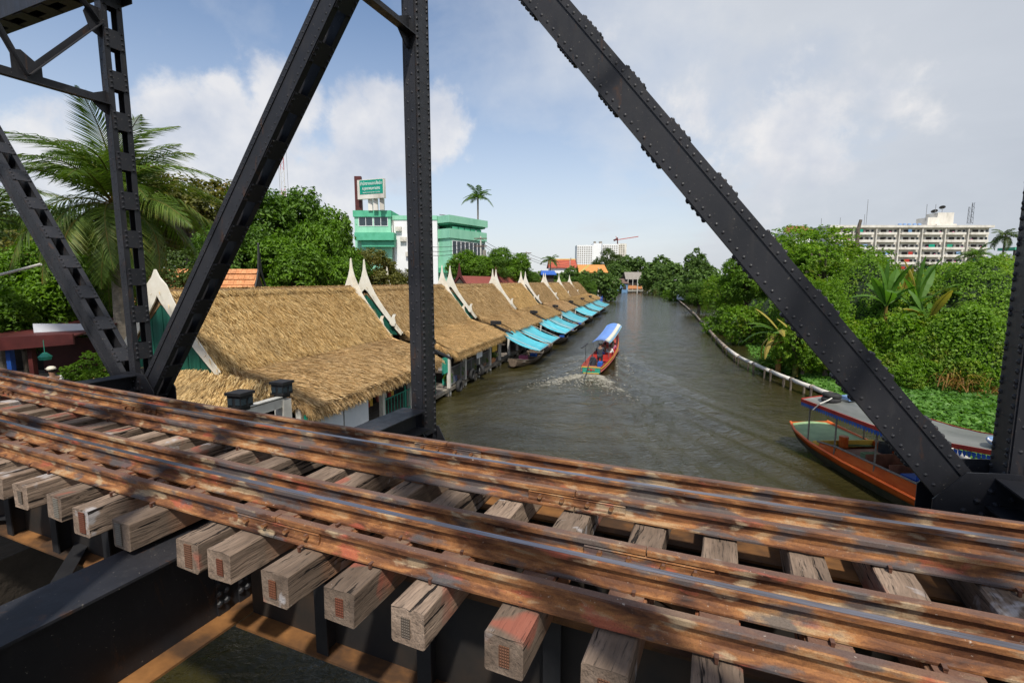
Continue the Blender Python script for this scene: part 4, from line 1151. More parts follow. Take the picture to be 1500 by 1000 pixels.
# ---------------------------------------------------------------- moored boats and awnings
def loft(stations, name_in='hull'):
    """stations: (y, halfwidth, z_keel, z_gunwale); returns outer+inner hull MB"""
    m = MB(); V = []; k = 9
    for y, hw, zk, zg in stations:
        for x, t in ((-1, 1), (-.93, .55), (-.68, .12), (-.3, 0), (0, -.02), (.3, 0), (.68, .12), (.93, .55), (1, 1)):
            V.append((x * hw, y, zk + (zg - zk) * t))
    n = len(stations)
    F = [(i * k + j, (i + 1) * k + j, (i + 1) * k + j + 1, i * k + j + 1) for i in range(n - 1) for j in range(k - 1)]
    m.add(V, F)
    V2 = [(x * .94, y, z + .05) if j not in (0, 8) else (x * .94, y, z) for idx, (x, y, z) in enumerate(V) for j in (idx % k,)]
    m.add(V2, [f[::-1] for f in F])
    for j in (0, 8):
        o = len(V); m.add([V[i * k + j] for i in range(n)] + [V2[i * k + j] for i in range(n)], [(i, i + 1, n + i + 1, n + i) if j else (i, n + i, n + i + 1, i + 1) for i in range(n - 1)])
    for e in (0, n - 1):
        m.add([V[e * k + j] for j in range(k)], [tuple(range(k)) if e == 0 else tuple(range(k))[::-1]])
    return m
def rim(stations, r=.03, hw_add=0., z_add=0.):
    m = MB()
    for sg in (-1, 1): m.tube([(sg * (hw + hw_add), y, zg + z_add) for y, hw, zk, zg in stations], r, 6)
    return m
def sampan(loc, rz, L, W, label, mat='hull_wood', stuffcol='cloth_pink', awn=True):
    t = thing('sampan', label, 'wooden boat', loc, rz, 'wooden sampans moored along the boardwalk')
    st = []
    for i in range(9):
        q = i / 8; y = (q - .5) * L
        st.append((y, W / 2 * (sin(pi * (.06 + .88 * q)) ** .55), -.12 + .25 * abs(2 * q - 1) ** 3, .30 + .34 * abs(2 * q - 1) ** 2.4))
    loft(st).build('hull', mat, t); rim(st, .028).build('gunwale', 'grey_plank', t)
    pl = MB().box((0, 0, 0), (W * .82, .26, .03)).mesh('thwart', 'grey_plank')
    for q in (-.32, -.05, .22, .38): put('thwart', pl, t, (0, q * L, .26 + .2 * abs(2 * q) ** 2))
    MB().box((0, .02 * L, .12), (W * .6, L * .55, .04)).build('floor', 'deck_brown', t)
    MB().box((.1, .1 * L, .34), (W * .35, .5, .32)).build('bundle', stuffcol, t)
    MB().box((-.15, -.15 * L, .30), (W * .3, .4, .22)).build('crate', 'blue_paint', t)
    return t
SAMP = [(33.2, 7.8, 'hull_wood', 'sampan with pink bundle under the first cyan awning, nearest the bridge'), (38.4, 7.9, 'hull_wood', 'sampan moored under the second cyan awning'), (45.5, 7.7, 'hull_wood', 'third moored sampan, bow out beyond the third awning'), (52.5, 7.8, 'hull_dark', 'fourth moored sampan in the shade of the wide awning'), (60, 7.8, 'hull_wood', 'fifth moored sampan along the row'), (70, 7.8, 'hull_wood', 'sixth moored sampan along the row'), (82, 7.9, 'hull_dark', 'seventh moored sampan near the far end of the row'), (95, 8.0, 'hull_wood', 'last moored sampan by the blue hoarding')]
for i, (a, w, mt, lb) in enumerate(SAMP):
    sampan(RW(a, w, 0), -PHI + R_(180) + R_(-4 + (i * 5) % 7), 6.4, 1.5, lb, mt, ['cloth_pink', 'cloth_dark', 'yellow_paint', 'shirt_white'][i % 4])
def awning(a0, a1, lb, w1=6.45, z0=2.10, z1=1.08, sag=.30):
    t = thing('awning', lb, 'awning', RW(a0, 0, 0), -PHI, 'cyan tarpaulin awnings over the moored boats')
    L = a1 - a0
    m = MB().sheet(lambda u, v: (-9.0 + (9.0 - w1) * v, L * u * (1 - .05 * v), z0 + (z1 - z0) * v - sag * sin(pi * v) * (.6 + .4 * sin(pi * u)) - .04 * sin(u * 12)), 12, 8, (0, 0, -.012))
    m.build('tarpaulin', 'cyan_tarp', t, True)
    MB().tube([(-w1 - .0, -.1, z1), (-w1, L + .05, z1)], .03, 6).build('pole', 'steel_grey', t)
    for y in (.05, L * .95): MB().tube([(-9.0, y, z0 + .02), (-w1, y, z1 + .02)], .018, 5).build('guy_rope', 'white_post', t)
AW = [(30.9, 34.3), (35.0, 38.8), (41.6, 45.6), (46.0, 50.4), (53.0, 59.5), (63.5, 71.5), (74.5, 83.0), (86.0, 96.5)]
ORD = ['first', 'second', 'third', 'fourth', 'fifth', 'sixth', 'seventh', 'last']
for i, (a, b) in enumerate(AW): awning(a, b, f'cyan tarpaulin awning sloping over the water, {ORD[i]} from the bridge')
put('hoarding', MB().box((-9.0, 104.2, 1.5), (.9, .08, 1.5)).box((-8.5, 104.2, 1.3), (.08, .12, 2.4)).mesh('hoarding', 'blue_paint'), None, (0, 0, 0), -PHI, 'blue board with white edge closing the far end of the stall row', 'board')
def curtain(a, w, c, lb):
    put('stall_cloth', MB().sheet(lambda u, v: (0.04 * sin(u * 20), u * .9, -v * .8), 10, 3, (.01, 0, 0)).mesh('stall_cloth', c), None, RW(a, w, 1.9), -PHI, lb, 'cloth')
curtain(29.4, 9.2, 'yellow_paint', 'yellow cloth hanging between the grey posts at the stall corner')
curtain(21.6, 9.3, 'teal_paint', 'green cloth hanging behind the upright bridge post')
curtain(11.35, 9.05, 'curtain_green', 'green cloth at the near corner of the first thatched stall')
curtain(35.0, 9.2, 'red_paint', 'red cloth hanging behind the first cyan awning')
# goods, pots and crates along the deck of the second and third stalls
CL = [('teal_paint', 'teal'), ('red_paint', 'red'), ('blue_paint', 'blue'), ('tile_orange', 'clay'), ('yellow_paint', 'yellow'), ('shirt_white', 'white')]
def crate(a, w, z, c, cn, where):
    t = thing('crate', f'{cn} plastic crate {where}', 'crate', RW(a, w, z), -PHI + random.uniform(-.2, .2))
    MB().box((0, 0, .03), (.40, .56, .04)).build('bottom', c, t)
    s = MB().box((-.19, 0, .17), (.02, .56, .26)).box((.19, 0, .17), (.02, .56, .26)).box((0, -.27, .17), (.36, .02, .26)).box((0, .27, .17), (.36, .02, .26)); s.build('side', c, t)
def pot(a, w, z, where, k):
    t = thing('potted_plant', f'small leafy plant in a clay pot {where}', 'potted plant', RW(a, w, z), k)
    MB().tube([(0, 0, 0), (0, 0, .22), (0, 0, .25)], [.09, .14, .15], 10).build('pot', 'tile_orange', t)
    me, wood, dims = CROWNS['shrub']; put('foliage', me, t, (0, 0, .45), scale=(.28, .28, .3))
crate(22.9, 9.55, .36, 'teal_paint', 'teal', 'at the near end of the second stall')
crate(23.6, 9.6, .36, 'blue_paint', 'blue', 'behind the grey railing, near end')
crate(24.9, 9.5, .36, 'red_paint', 'red', 'behind the grey railing beside the large tyre')
crate(27.4, 9.6, .36, 'yellow_paint', 'yellow', 'behind the far part of the grey railing')
crate(29.9, 9.5, .36, 'tile_orange', 'orange', 'on the deck by the two grey corner posts')
crate(23.2, 9.9, 1.04, 'shirt_white', 'white', 'on the counter of the second stall')
for i, (a, wh) in enumerate([(22.6, 'hanging over the near end of the grey railing'), (24.2, 'on the deck behind the large tyre'), (26.1, 'on the deck below the white notice board'), (28.3, 'at the far end of the grey railing'), (30.3, 'on the deck corner before the first cyan awning')]): pot(a, 9.38, .36, wh, i)
# ---------------------------------------------------------------- people
def skinned(name, pts, edges, radii, mat, parent, sub=1, root=0):
    me = bpy.data.meshes.new(name); me.from_pydata(pts, edges, [])
    o = bpy.data.objects.new(name + '_tmp', me); COL.objects.link(o)
    md = o.modifiers.new('s', 'SKIN'); md.use_smooth_shade = True
    for i, r in enumerate(radii): me.skin_vertices[0].data[i].radius = r if isinstance(r, tuple) else (r, r)
    me.skin_vertices[0].data[root].use_root = True
    sb = o.modifiers.new('d', 'SUBSURF'); sb.levels = sub; sb.render_levels = sub
    dg = bpy.context.evaluated_depsgraph_get()
    out = bpy.data.meshes.new_from_object(o.evaluated_get(dg)); out.name = name
    bpy.data.objects.remove(o)
    out.materials.clear(); out.materials.append(MATS[mat])
    return put(name, out, parent)
def person(loc, rz, label, pose='stand', shirt='shirt_white', legs='cloth_dark', hat=None, group=None, z0=0):
    t = thing('person', label, 'person', (loc[0], loc[1], loc[2]), rz, group)
    J = dict(pel=(0, 0, .94), waist=(0, 0, 1.08), chest=(0, .01, 1.30), neck=(0, .0, 1.46), head=(0, .02, 1.60), crown=(0, .01, 1.70))
    for s, x in (('l', -1), ('r', 1)):
        J['sh' + s] = (x * .18, 0, 1.40)
        if pose == 'stand': J['el' + s] = (x * .25, .03, 1.13); J['wr' + s] = (x * .24, .16, .92); J['ha' + s] = (x * .23, .20, .85)
        elif pose == 'steer': J['el' + s] = (x * .27, .16, 1.16); J['wr' + s] = (x * .20, .38, 1.10); J['ha' + s] = (x * .17, .45, 1.08)
        else: J['el' + s] = (x * .24, .08, 1.14); J['wr' + s] = (x * .16, .28, 1.02); J['ha' + s] = (x * .13, .34, 1.0)
        J['hp' + s] = (x * .10, 0, .90)
        if pose == 'sit': J['kn' + s] = (x * .13, .44, .92); J['an' + s] = (x * .12, .46, .50); J['to' + s] = (x * .12, .60, .46)
        else: J['kn' + s] = (x * .11, .02, .50); J['an' + s] = (x * .11, -.02, .09); J['to' + s] = (x * .12, .14, .03)
    rad = dict(pel=.125, waist=.115, chest=(.15, .11), neck=.052, head=.098, crown=.07)
    for s in 'lr': rad.update({'sh' + s: .062, 'el' + s: .043, 'wr' + s: .028, 'ha' + s: .034, 'hp' + s: .088, 'kn' + s: .058, 'an' + s: .038, 'to' + s: .034})
    dz = -.45 if pose == 'sit' else 0
    K = list(J); pts = [(J[k][0], J[k][1], J[k][2] + dz + z0) for k in K]
    E = [('pel', 'waist'), ('waist', 'chest'), ('chest', 'neck'), ('neck', 'head'), ('head', 'crown')]
    for s in 'lr': E += [('chest', 'sh' + s), ('sh' + s, 'el' + s), ('el' + s, 'wr' + s), ('wr' + s, 'ha' + s), ('pel', 'hp' + s), ('hp' + s, 'kn' + s), ('kn' + s, 'an' + s), ('an' + s, 'to' + s)]
    skinned('body', pts, [(K.index(a), K.index(b)) for a, b in E], [rad[k] for k in K], 'skin', t, 2)
    def sub(name, ks, es, add, mat):
        p2 = [pts[K.index(k)] for k in ks]
        skinned(name, p2, [(ks.index(a), ks.index(b)) for a, b in es], [tuple(q + add for q in (rad[k] if isinstance(rad[k], tuple) else (rad[k],) * 2)) for k in ks], mat, t, 1)
    sub('shirt', ['waist', 'pel', 'chest', 'shl', 'shr', 'ell', 'elr'], [('pel', 'waist'), ('waist', 'chest'), ('chest', 'shl'), ('chest', 'shr'), ('shl', 'ell'), ('shr', 'elr')], .018, shirt)
    sub('trousers', ['pel', 'hpl', 'hpr', 'knl', 'knr', 'anl', 'anr'], [('pel', 'hpl'), ('pel', 'hpr'), ('hpl', 'knl'), ('hpr', 'knr'), ('knl', 'anl'), ('knr', 'anr')], .014, legs)
    h = Vector(pts[K.index('head')])
    MB().ball(h + Vector((0, -.015, .045)), (.103, .112, .098), 12, 7).build('hair', 'hair', t, True)
    m = MB()
    for s in (-1, 1): m.ball(h + Vector((s * .036, .092, .01)), .012, 6, 4)
    m.build('eyes', 'hair', t)
    MB().ball(h + Vector((0, .105, -.018)), (.014, .022, .022), 6, 4).build('nose', 'skin', t, True)
    if hat:
        m = MB().ball(h + Vector((0, 0, .07)), (.118, .128, .085), 12, 6).box(h + Vector((0, .16, .055)), (.16, .16, .016)); m.build('cap', hat, t, True)
    return t
# ---------------------------------------------------------------- the moving long-tail boat
HB = R_(-18.5)
def longtail():
    t = thing('longtail_boat', 'long-tail tour boat under way with pink red hull and blue canopy', 'long-tail boat', (4.75, 29.0, 0), HB, None, (.78, 1.1, 1))
    L = 11.5
    st = [(0, .74, .02, .50), (.7, .80, -.12, .50), (2.2, .88, -.16, .52), (4.5, .92, -.16, .56), (7, .84, -.12, .68), (9, .62, -.02, .92), (10.5, .34, .25, 1.22), (11.5, .08, .75, 1.60)]
    loft(st).build('hull', 'pink_paint', t, True)
    rim(st, .035).build('gunwale', 'red_paint', t); rim(st, .028, .02, -.10).build('rubbing_strake', 'yellow_paint', t); rim(st, .05, .012, -.26).build('lower_strake', 'pink_paint', t)
    MB().box((0, -.02, .30), (1.36, .03, .36)).build('transom', 'teal_paint', t)
    MB().box((0, -.04, .47), (1.42, .03, .05)).box((0, -.04, .11), (1.2, .03, .04)).build('transom_trim', 'yellow_paint', t)
    MB().ball((0, -.05, .31), (.10, .02, .09)).ball((.20, -.05, .31), (.08, .015, .05)).ball((-.20, -.05, .31), (.08, .015, .05)).build('painted_flower', 'red_paint', t)
    MB().box((0, 5.2, .12), (1.4, 9.0, .04)).build('floor', 'deck_brown', t)
    s = MB().box((0, 0, .36), (1.42, .34, .05)).box((0, .16, .55), (1.42, .05, .36)).mesh('seat', 'red_paint')
    for i in range(6): put('seat', s, t, (0, 3.5 + .95 * i, -.08))
    m = MB().sheet(lambda u, v: ((u - .5) * 1.5, 3.3 + 6.6 * v, 1.52 + .20 * sin(pi * u) + .50 * v * v), 12, 8, (0, 0, -.03)); c = m.build('canopy', 'canopy_blue', t, True)
    m = MB().sheet(lambda u, v: (.36 + u * .28, 3.28 + 6.65 * v, 1.52 + .205 * sin(pi * (.74 + u * .187)) + .50 * v * v + .018), 4, 8, (0, 0, -.01)); m.build('cream_stripe', 'canopy_cream', c, True)
    m = MB().sheet(lambda u, v: (.645 + u * .13, 3.26 + 6.7 * v, 1.585 - u * .12 + .50 * v * v), 3, 8, (0, 0, -.01)); m.build('mint_edge', 'canopy_mint', c, True)
    for y in (3.5, 5.5, 7.5, 9.3):
        for x in (-.68, .68): MB().tube([(x, y, .5), (x, y, 1.54 + .5 * ((y - 3.3) / 6.6) ** 2)], .022, 6).build('canopy_post', 'steel_grey', t)
    MB().box((-.1, 1.0, .62), (.42, .7, .36)).box((-.1, .8, .86), (.3, .3, .16)).tube([(-.1, .6, .8), (-.1, -.4, .75), (-.05, -2.4, -.15)], .03, 6).build('engine', 'cloth_dark', t)
    MB().box((.5, .9, .5), (.35, .5, .3)).build('fuel_tank', 'blue_paint', t)
    MB().tube([(-.75, 1.2, .5), (-.75, 1.2, 1.55)], .02, 6).beam((-.85, .3, 1.55), (-.7, 1.6, 1.66), .1, .04).build('side_rail', 'black_plain', t)
    MB().tube([(0, 11.3, 1.5), (0, 11.6, 1.9)], .05, 6).build('bow_post', 'red_paint', t)
    MB().torus((0, 11.35, 1.5), .09, .035, (0, .3, 1)).build('bow_garland', 'temple_orange', t)
    Mx = Matrix.Rotation(HB, 4, 'Z'); O = Vector((4.85, 29, 0))
    def onboat(x, y, z): return O + (Mx @ Vector((x, y, z)))
    person(onboat(.1, 2.1, -.05), HB, 'boatman in dark clothes standing at the stern engine', 'steer', 'cloth_dark', 'cloth_dark')
    for i, (x, y, c, lb) in enumerate([(-.3, 4.4, 'blue_paint', 'passenger in blue seated near the stern of the tour boat'), (.3, 5.35, 'shirt_white', 'passenger in white seated at the right side of the tour boat'), (-.3, 6.3, 'red_paint', 'passenger in red seated midway in the tour boat'), (.25, 7.25, 'cloth_pink', 'passenger in pink seated near the bow of the tour boat')]):
        person(onboat(x * .78, (y - .1) * 1.1, -.16), HB, lb, 'sit', c, 'cloth_dark')
longtail()
# foam behind the boat
def foam():
    rng = np.random.default_rng(3); V = []; F = []
    hx, hy = sin(-HB), cos(-HB)
    def blob(x, y, r, z):
        n = 7; o = len(V); an = rng.uniform(0, 6.28)
        V.append((x, y, z + r * .12))
        for k in range(n):
            q = an + 2 * pi * k / n; rr = r * rng.uniform(.55, 1.25)
            V.append((x + rr * cos(q), y + rr * sin(q) * .8, z - .012))
        for k in range(n): F.append((o, o + 1 + k, o + 1 + (k + 1) % n))
    for i in range(1100):
        l = rng.gamma(2.0, .85); sgn = rng.choice([-1, 1])
        if i % 10 < 4: c = rng.normal() * (.45 + .22 * l); r = rng.uniform(.02, .06)
        elif i % 10 < 9: c = sgn * (.25 + .42 * l) + rng.normal() * (.14 + .05 * l); r = rng.uniform(.015, .05)
        else: l = rng.uniform(-9, 0); c = sgn * (1.0 + .16 * (l + 9)) + rng.normal() * .12; r = rng.uniform(.015, .05)
        if l > 0: c -= .18 * l * (rng.random() > .6)
        r *= 1 if l < 2.5 else max(.25, 1 - (l - 2.5) * .13)
        x = 4.7 - l * hx + c * hy; y = 29.0 - l * hy - c * hx
        blob(x, y, r, .05 + .03 * rng.random())
    m = MB(); m.v = V; m.f = F; m.build('wake_foam', 'foam', kind='stuff')
foam()
# ---------------------------------------------------------------- the moored orange boat on the right
def tourboat():
    t = thing('tour_boat', 'long orange wooden tour boat moored on the right under a grey canopy', 'tour boat', (10.35, 16.6, 0), R_(183))
    # local: +y runs from the bow towards the bridge, +x is towards the river
    st = [(-.05, .66, .44, .74), (.5, .86, .22, .62), (1.4, .98, .02, .52), (3, 1.04, -.1, .46), (6, 1.06, -.12, .45), (9, 1.04, -.12, .5), (11.5, .9, -.05, .62)]
    loft(st).build('hull', 'hull_orange', t, True)
    lo = [(y, hw + .012, zk, zk + (zg - zk) * .55) for y, hw, zk, zg in st]
    m = MB()
    for sg in (-1, 1):
        V = []; 
        for y, hw, zk, zg in st: V += [(sg * (hw * .985 + .012), y, zg - (zg - zk) * .32), (sg * (hw * .80 + .02), y, max(-.2, zk + (zg - zk) * .1))]
        m.add(V, [(2 * i, 2 * i + 1, 2 * i + 3, 2 * i + 2) for i in range(len(st) - 1)])
    m.build('painted_band', 'hull_dark', t)
    rim(st, .04, .0, .0).build('gunwale', 'hull_orange', t)
    m = MB().sheet(lambda u, v: ((u - .5) * 2 * np.interp(v * 1.9, [0, .5, 1.4, 1.9], [.60, .80, .92, .95]), v * 1.9 - .02, np.interp(v * 1.9, [0, .5, 1.9], [.70, .60, .49]) + .05 * sin(pi * u)), 8, 8, (0, 0, -.03)); m.build('foredeck', 'deck_green', t, True)
    for sg in (1, -1):
        # coaming boards
        m = MB(); V = []
        for y, z in ((1.75, .62), (2.6, .74), (5, .78), (8, .80), (11, .84)):
            x = sg * (np.interp(y, [1.4, 3, 6, 9, 11.5], [.84, .90, .92, .90, .8])); V += [(x + sg * .07, y, .47), (x, y, z), (x - sg * .03, y, z), (x - sg * .03, y, .2)]
        n = 5; m.add(V, [(4 * i + j, 4 * i + 4 + j, 4 * i + 5 + j, 4 * i + 1 + j) for i in range(n - 1) for j in range(3)] + [(0, 1, 2, 3)])
        m.build('coaming', 'hull_orange', t)
        MB().tube([(sg * .93, 1.75, .64), (sg * .97, 2.6, .76), (sg * .985, 5, .80), (sg * .985, 8, .82), (sg * .93, 11, .86)], .03, 6).build('coaming_rail', 'bark_pale', t)
        MB().poly([(sg * .90, 1.4, .50), (sg * .92, 1.78, .48), (sg * .88, 1.78, .66), (sg * .88, 1.55, .60)], (0, .012, .004)).build('yellow_board', 'yellow_paint', t)
    MB().box((0, 1.78, .56), (1.7, .04, .22)).build('bulkhead', 'yellow_paint', t)
    MB().box((0, 6.2, .18), (1.74, 8.8, .03)).build('floor', 'deck_brown', t)
    MB().box((.0, 2.5, .45), (1.5, .9, .06)).build('hatch', 'deck_brown', t)
    bench = MB().box((0, 0, .46), (1.5, .36, .05)).box((0, .18, .66), (1.5, .04, .36)).mesh('seat', 'deck_brown')
    for i in range(2): put('seat', bench, t, (0, 3.3 + .8 * i, 0))
    m = MB()
    for i in range(5): m.box((0, 4.9 + .62 * i, .60), (1.55, .5, .34)); m.box((0, 5.14 + .62 * i, .84), (1.55, .08, .2))
    m.build('cushions', 'blue_paint', t)
    MB().box((.35, 3.2, .62), (.4, .34, .26)).build('locker', 'deck_green', t)
    MB().tube([(.2, 1.9, .5), (.2, 1.9, .84)], .13, 10).build('bucket', 'hull_orange', t)
    MB().tube([(-.2, 3.0, .7), (-.2, 3.0, .98)], .17, 10).build('drum', 'cloth_dark', t)
    def zc(y):
        t_ = min(1, max(0, (y - 3.8) / 5.)); return 1.80 + .55 * t_ * t_ * (3 - 2 * t_)
    hw = 1.02
    m = MB().sheet(lambda u, v: ((u - .5) * 2 * hw, 1.0 + 9.6 * v, zc(1.0 + 9.6 * v) + .10 * sin(pi * u) + .006 * sin(v * 90)), 10, 40, (0, 0, -.03)); c = m.build('canopy', 'canopy_grey', t, True)
    for sg in (-1, 1):
        m = MB().sheet(lambda u, v: (sg * (hw + .012), 1.0 + 9.6 * v, zc(1.0 + 9.6 * v) + .02 - .10 * u), 2, 30, (sg * .02, 0, 0)); m.build('red_fascia', 'red_paint', c)
        m = MB()
        for i in range(96):
            y = 1.0 + .1 * i; z = zc(y) - .085
            m.add([(sg * (hw + .02), y + .005, z), (sg * (hw + .02), y + .095, z), (sg * (hw + .02), y + .095, z - .07), (sg * (hw + .02), y + .05, z - .14), (sg * (hw + .02), y + .005, z - .07)], [(0, 1, 2, 3, 4)])
        m.build('fringe', 'blue_paint', c)
    MB().sheet(lambda u, v: ((u - .5) * 2 * hw, .985, 1.82 + .10 * sin(pi * u) - .10 * v), 10, 2, (0, -.02, 0)).build('front_fascia', 'red_paint', c)
    ps = MB().tube([(0, 0, 0), (0, 0, 1.34)], .024, 6).mesh('canopy_post', 'bark_pale')
    for y in (1.3, 2.5, 4.0, 5.6, 7.2, 8.8, 10.2):
        for x in (-.93, .93): put('canopy_post', ps, t, (x, y, .48), scale=(1, 1, (zc(y) - .48) / 1.34))
    for y in (1.3, 4.0, 7.2, 10.2): MB().beam((-.95, y, zc(y) - .04), (.95, y, zc(y) - .04), .04, .05).build('roof_beam', 'bark_pale', t)
    O = Vector((10.35, 16.6, 0)); M_ = Matrix.Rotation(R_(183), 4, 'Z')
    W = lambda x, y, z: O + (M_ @ Vector((x, y, z)))
    # things lying on the canopy
    q = W(.50, 1.62, 1.93); put('tyre', MB().torus((0, 0, 0), .20, .075, (0, 0, 1)).torus((.02, .01, .13), .20, .07, (.1, 0, 1)).mesh('tyre', 'tyre_rubber', True), None, q, 0, 'pair of stacked black tyres on the front of the grey canopy', 'tyre')
    q = W(-.02, 1.75, 1.96); m = MB()
    for i in range(5): m.box((-.2 + .1 * i, 0, .06), (.06, .34, .10))
    m.box((0, .15, .05), (.5, .03, .10)).box((0, -.15, .05), (.5, .03, .10)); put('life_float', m.mesh('life_float', 'blue_pale'), None, q, .3, 'light blue plastic float lying on the front of the canopy', 'float')
    q = W(.70, 6.8, zc(6.8) + .10)
    t2 = thing('toy_boat', 'small blue moulded seat shell with white rim lying on the canopy', 'seat shell', q, 1.2)
    MB().ball((0, 0, .04), (.28, .15, .09), 14, 6).build('shell', 'blue_pale', t2, True); MB().torus((0, 0, .07), .15, .022, (0, 0, 1)).build('rim', 'shirt_white', t2, True); t2.scale = (1.3, 1, 1); t2.name = 'seat_shell'
    q = W(-.15, 7.3, zc(7.3) + .19); put('rolled_mat', MB().tube([(-.34, 0, 0), (.34, 0, 0)], .085, 12).mesh('rolled_mat', 'tyre_rubber', True), None, q, -.35, 'dark rolled mat on the canopy behind the blue shell', 'rolled mat')
    q = W(.5, 1.6, 1.93); put('mooring_rope', MB().tube([(0, 0, 0), (.1, .2, .1), (.3, .3, .05), (.55, .3, -.05), (.62, .1, -.3)], .018, 6).mesh('mooring_rope', 'white_post'), None, q, R_(183), 'pale mooring rope looped over the canopy edge by the tyres', 'rope')
tourboat()
# ---------------------------------------------------------------- floating pipe on stakes
PIPE = [(990, 436, .3), (1003, 447, .3), (1018, 460, .32), (1034, 478, .35), (1050, 496, .38), (1066, 511, .42), (1083, 523, .45), (1105, 533, .48), (1130, 544, .5), (1160, 556, .5), (1190, 567, .5), (1217, 577, .5), (1300, 612, .5), (1400, 664, .5), (1480, 712, .5)]
PP = [atZ(px, py, z) for px, py, z in PIPE]
pt = thing('pipeline', 'long pale pipe curving along the right bank on short stakes', 'pipe', (0, 0, 0))
for i in range(len(PP) - 1):
    MB().tube([PP[i] + (PP[i] - PP[i + 1]).normalized() * -.02, (PP[i] + PP[i + 1]) / 2 + Vector((0, 0, -.02)), PP[i + 1]], .11 if i > 5 else .13, 12).build('pipe_section', 'pipe_white' if i > 4 else 'pipe_stained', pt, True)
    MB().tube([PP[i + 1] + (PP[i] - PP[i + 1]).normalized() * .07, PP[i + 1] + (PP[i] - PP[i + 1]).normalized() * -.07], .132, 12).build('collar', 'pipe_stained', pt, True)
stake = MB().tube([(0, 0, -1.6), (.02, 0, .42)], [.07, .055], 7).mesh('stake', 'bark')
for i in range(3, len(PP) - 2):
    for k in range(3 if i < 9 else 2):
        p = PP[i].lerp(PP[i + 1], k / 3 + .12)
        put('stake', stake, pt, (p.x + (.17 if k % 2 else -.17), p.y, p.z - .40), rot=(RNG.uniform(-.08, .08), RNG.uniform(-.08, .08), 0))
# man on the left landing
qm = atY(76, 545, 14.3)
put('landing', MB().box((qm.x, 14.3, 1.13), (3.2, 1.2, .44)).mesh('landing', 'concrete'), label='low concrete landing block the man with the cap stands on', cat='landing')
person((qm.x, qm.y, 1.35), R_(60), 'man in a white shirt and pale cap on the landing beyond the track', 'stand', 'shirt_white', 'cloth_dark', 'canopy_cream')
# ---------------------------------------------------------------- vegetation
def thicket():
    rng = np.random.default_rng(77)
    # dark core sheet added under the leaves so that no light shows through
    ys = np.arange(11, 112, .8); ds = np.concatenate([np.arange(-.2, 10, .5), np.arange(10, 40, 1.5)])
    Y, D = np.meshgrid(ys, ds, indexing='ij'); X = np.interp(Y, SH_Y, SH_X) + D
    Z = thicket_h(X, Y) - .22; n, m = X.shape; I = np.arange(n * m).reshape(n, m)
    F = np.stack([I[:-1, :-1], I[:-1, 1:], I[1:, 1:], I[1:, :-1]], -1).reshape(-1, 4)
    put('thicket_core', npmesh('thicket_core', np.stack([X, Y, Z], -1).reshape(-1, 3), F, 'foliage_core', True), kind='stuff')
    def pts(n, y0, y1, dmax, pw):
        y = y0 + (y1 - y0) * rng.random(n) ** pw; d = -.3 + dmax * rng.random(n) ** 1.25
        x = np.interp(y, SH_Y, SH_X) + d
        # gather in sprays
        k = 8; x = np.repeat(x, k) + rng.normal(size=n * k) * .11; y = np.repeat(y, k) + rng.normal(size=n * k) * .11
        e = .05; z = thicket_h(x, y); gx = (thicket_h(x + e, y) - z) / e; gy = (thicket_h(x, y + e) - z) / e
        N = np.stack([-gx, -gy, np.ones_like(x)], 1); N /= np.linalg.norm(N, axis=1, keepdims=True)
        lift = np.repeat(rng.random(n) ** 2 * .34 - .12, k) + rng.random(n * k) * .05
        P = np.stack([x, y, z], 1) + N * lift[:, None]
        # part of them hang down the steep faces
        return P, N + np.array([-.1, -.25, .2])
    P, N = pts(25000, 12, 48, 17, 1.15)
    put('climbing_vines', leaf_mesh('climbing_vines', P, N, .13, 'leaf_vine', .72, .55, rng=rng), kind='stuff')
    P, N = pts(14000, 16, 34, 3.2, 1.0)
    put('climbing_vines', leaf_mesh('climbing_vines', P, N, .15, 'leaf_vine', .75, .7, rng=rng), kind='stuff')
    P, N = pts(6500, 46, 110, 26, 1.0)
    put('climbing_vines', leaf_mesh('climbing_vines', P, N, .26, 'leaf_bright', .6, .6, rng=rng), kind='stuff')
thicket()
def hyacinths():
    rng = np.random.default_rng(78); n = 26000
    y = 11 + 17 * rng.random(n) ** .9; xs = np.interp(y, SH_Y, SH_X); xl = np.interp(y, [8, 14, 18, 22.5, 25, 28], [13.4, 13.9, 14.6, 15.2, 15.4, 16.6])
    x = xl + (xs + 1.2 - xl) * rng.random(n)
    cl = np.sin(x * 2.1) * np.sin(y * 1.7 + x) * .06
    z = .10 + .22 * rng.random(n) + cl
    P = np.stack([x, y, z], 1); N = np.tile([0, -.15, 1.], (n, 1))
    put('water_hyacinths', leaf_mesh('water_hyacinths', P, N, .20, 'leaf_hyacinth', .85, .5, .12, rng), kind='stuff')
    # a looser fringe further up the water's edge
    n = 5000; y = 24 + 60 * rng.random(n) ** 1.3; x = np.interp(y, SH_Y, SH_X) - .2 - 1.5 * rng.random(n) ** 2
    P = np.stack([x, y, .05 + .12 * rng.random(n)], 1)
    put('water_hyacinths', leaf_mesh('water_hyacinths', P, np.tile([0, -.2, 1.], (n, 1)), .16, 'leaf_hyacinth', .8, .5, .12, rng), kind='stuff')
hyacinths()
def P2(px, py, Y):
    p = atY(px, py, Y); return p
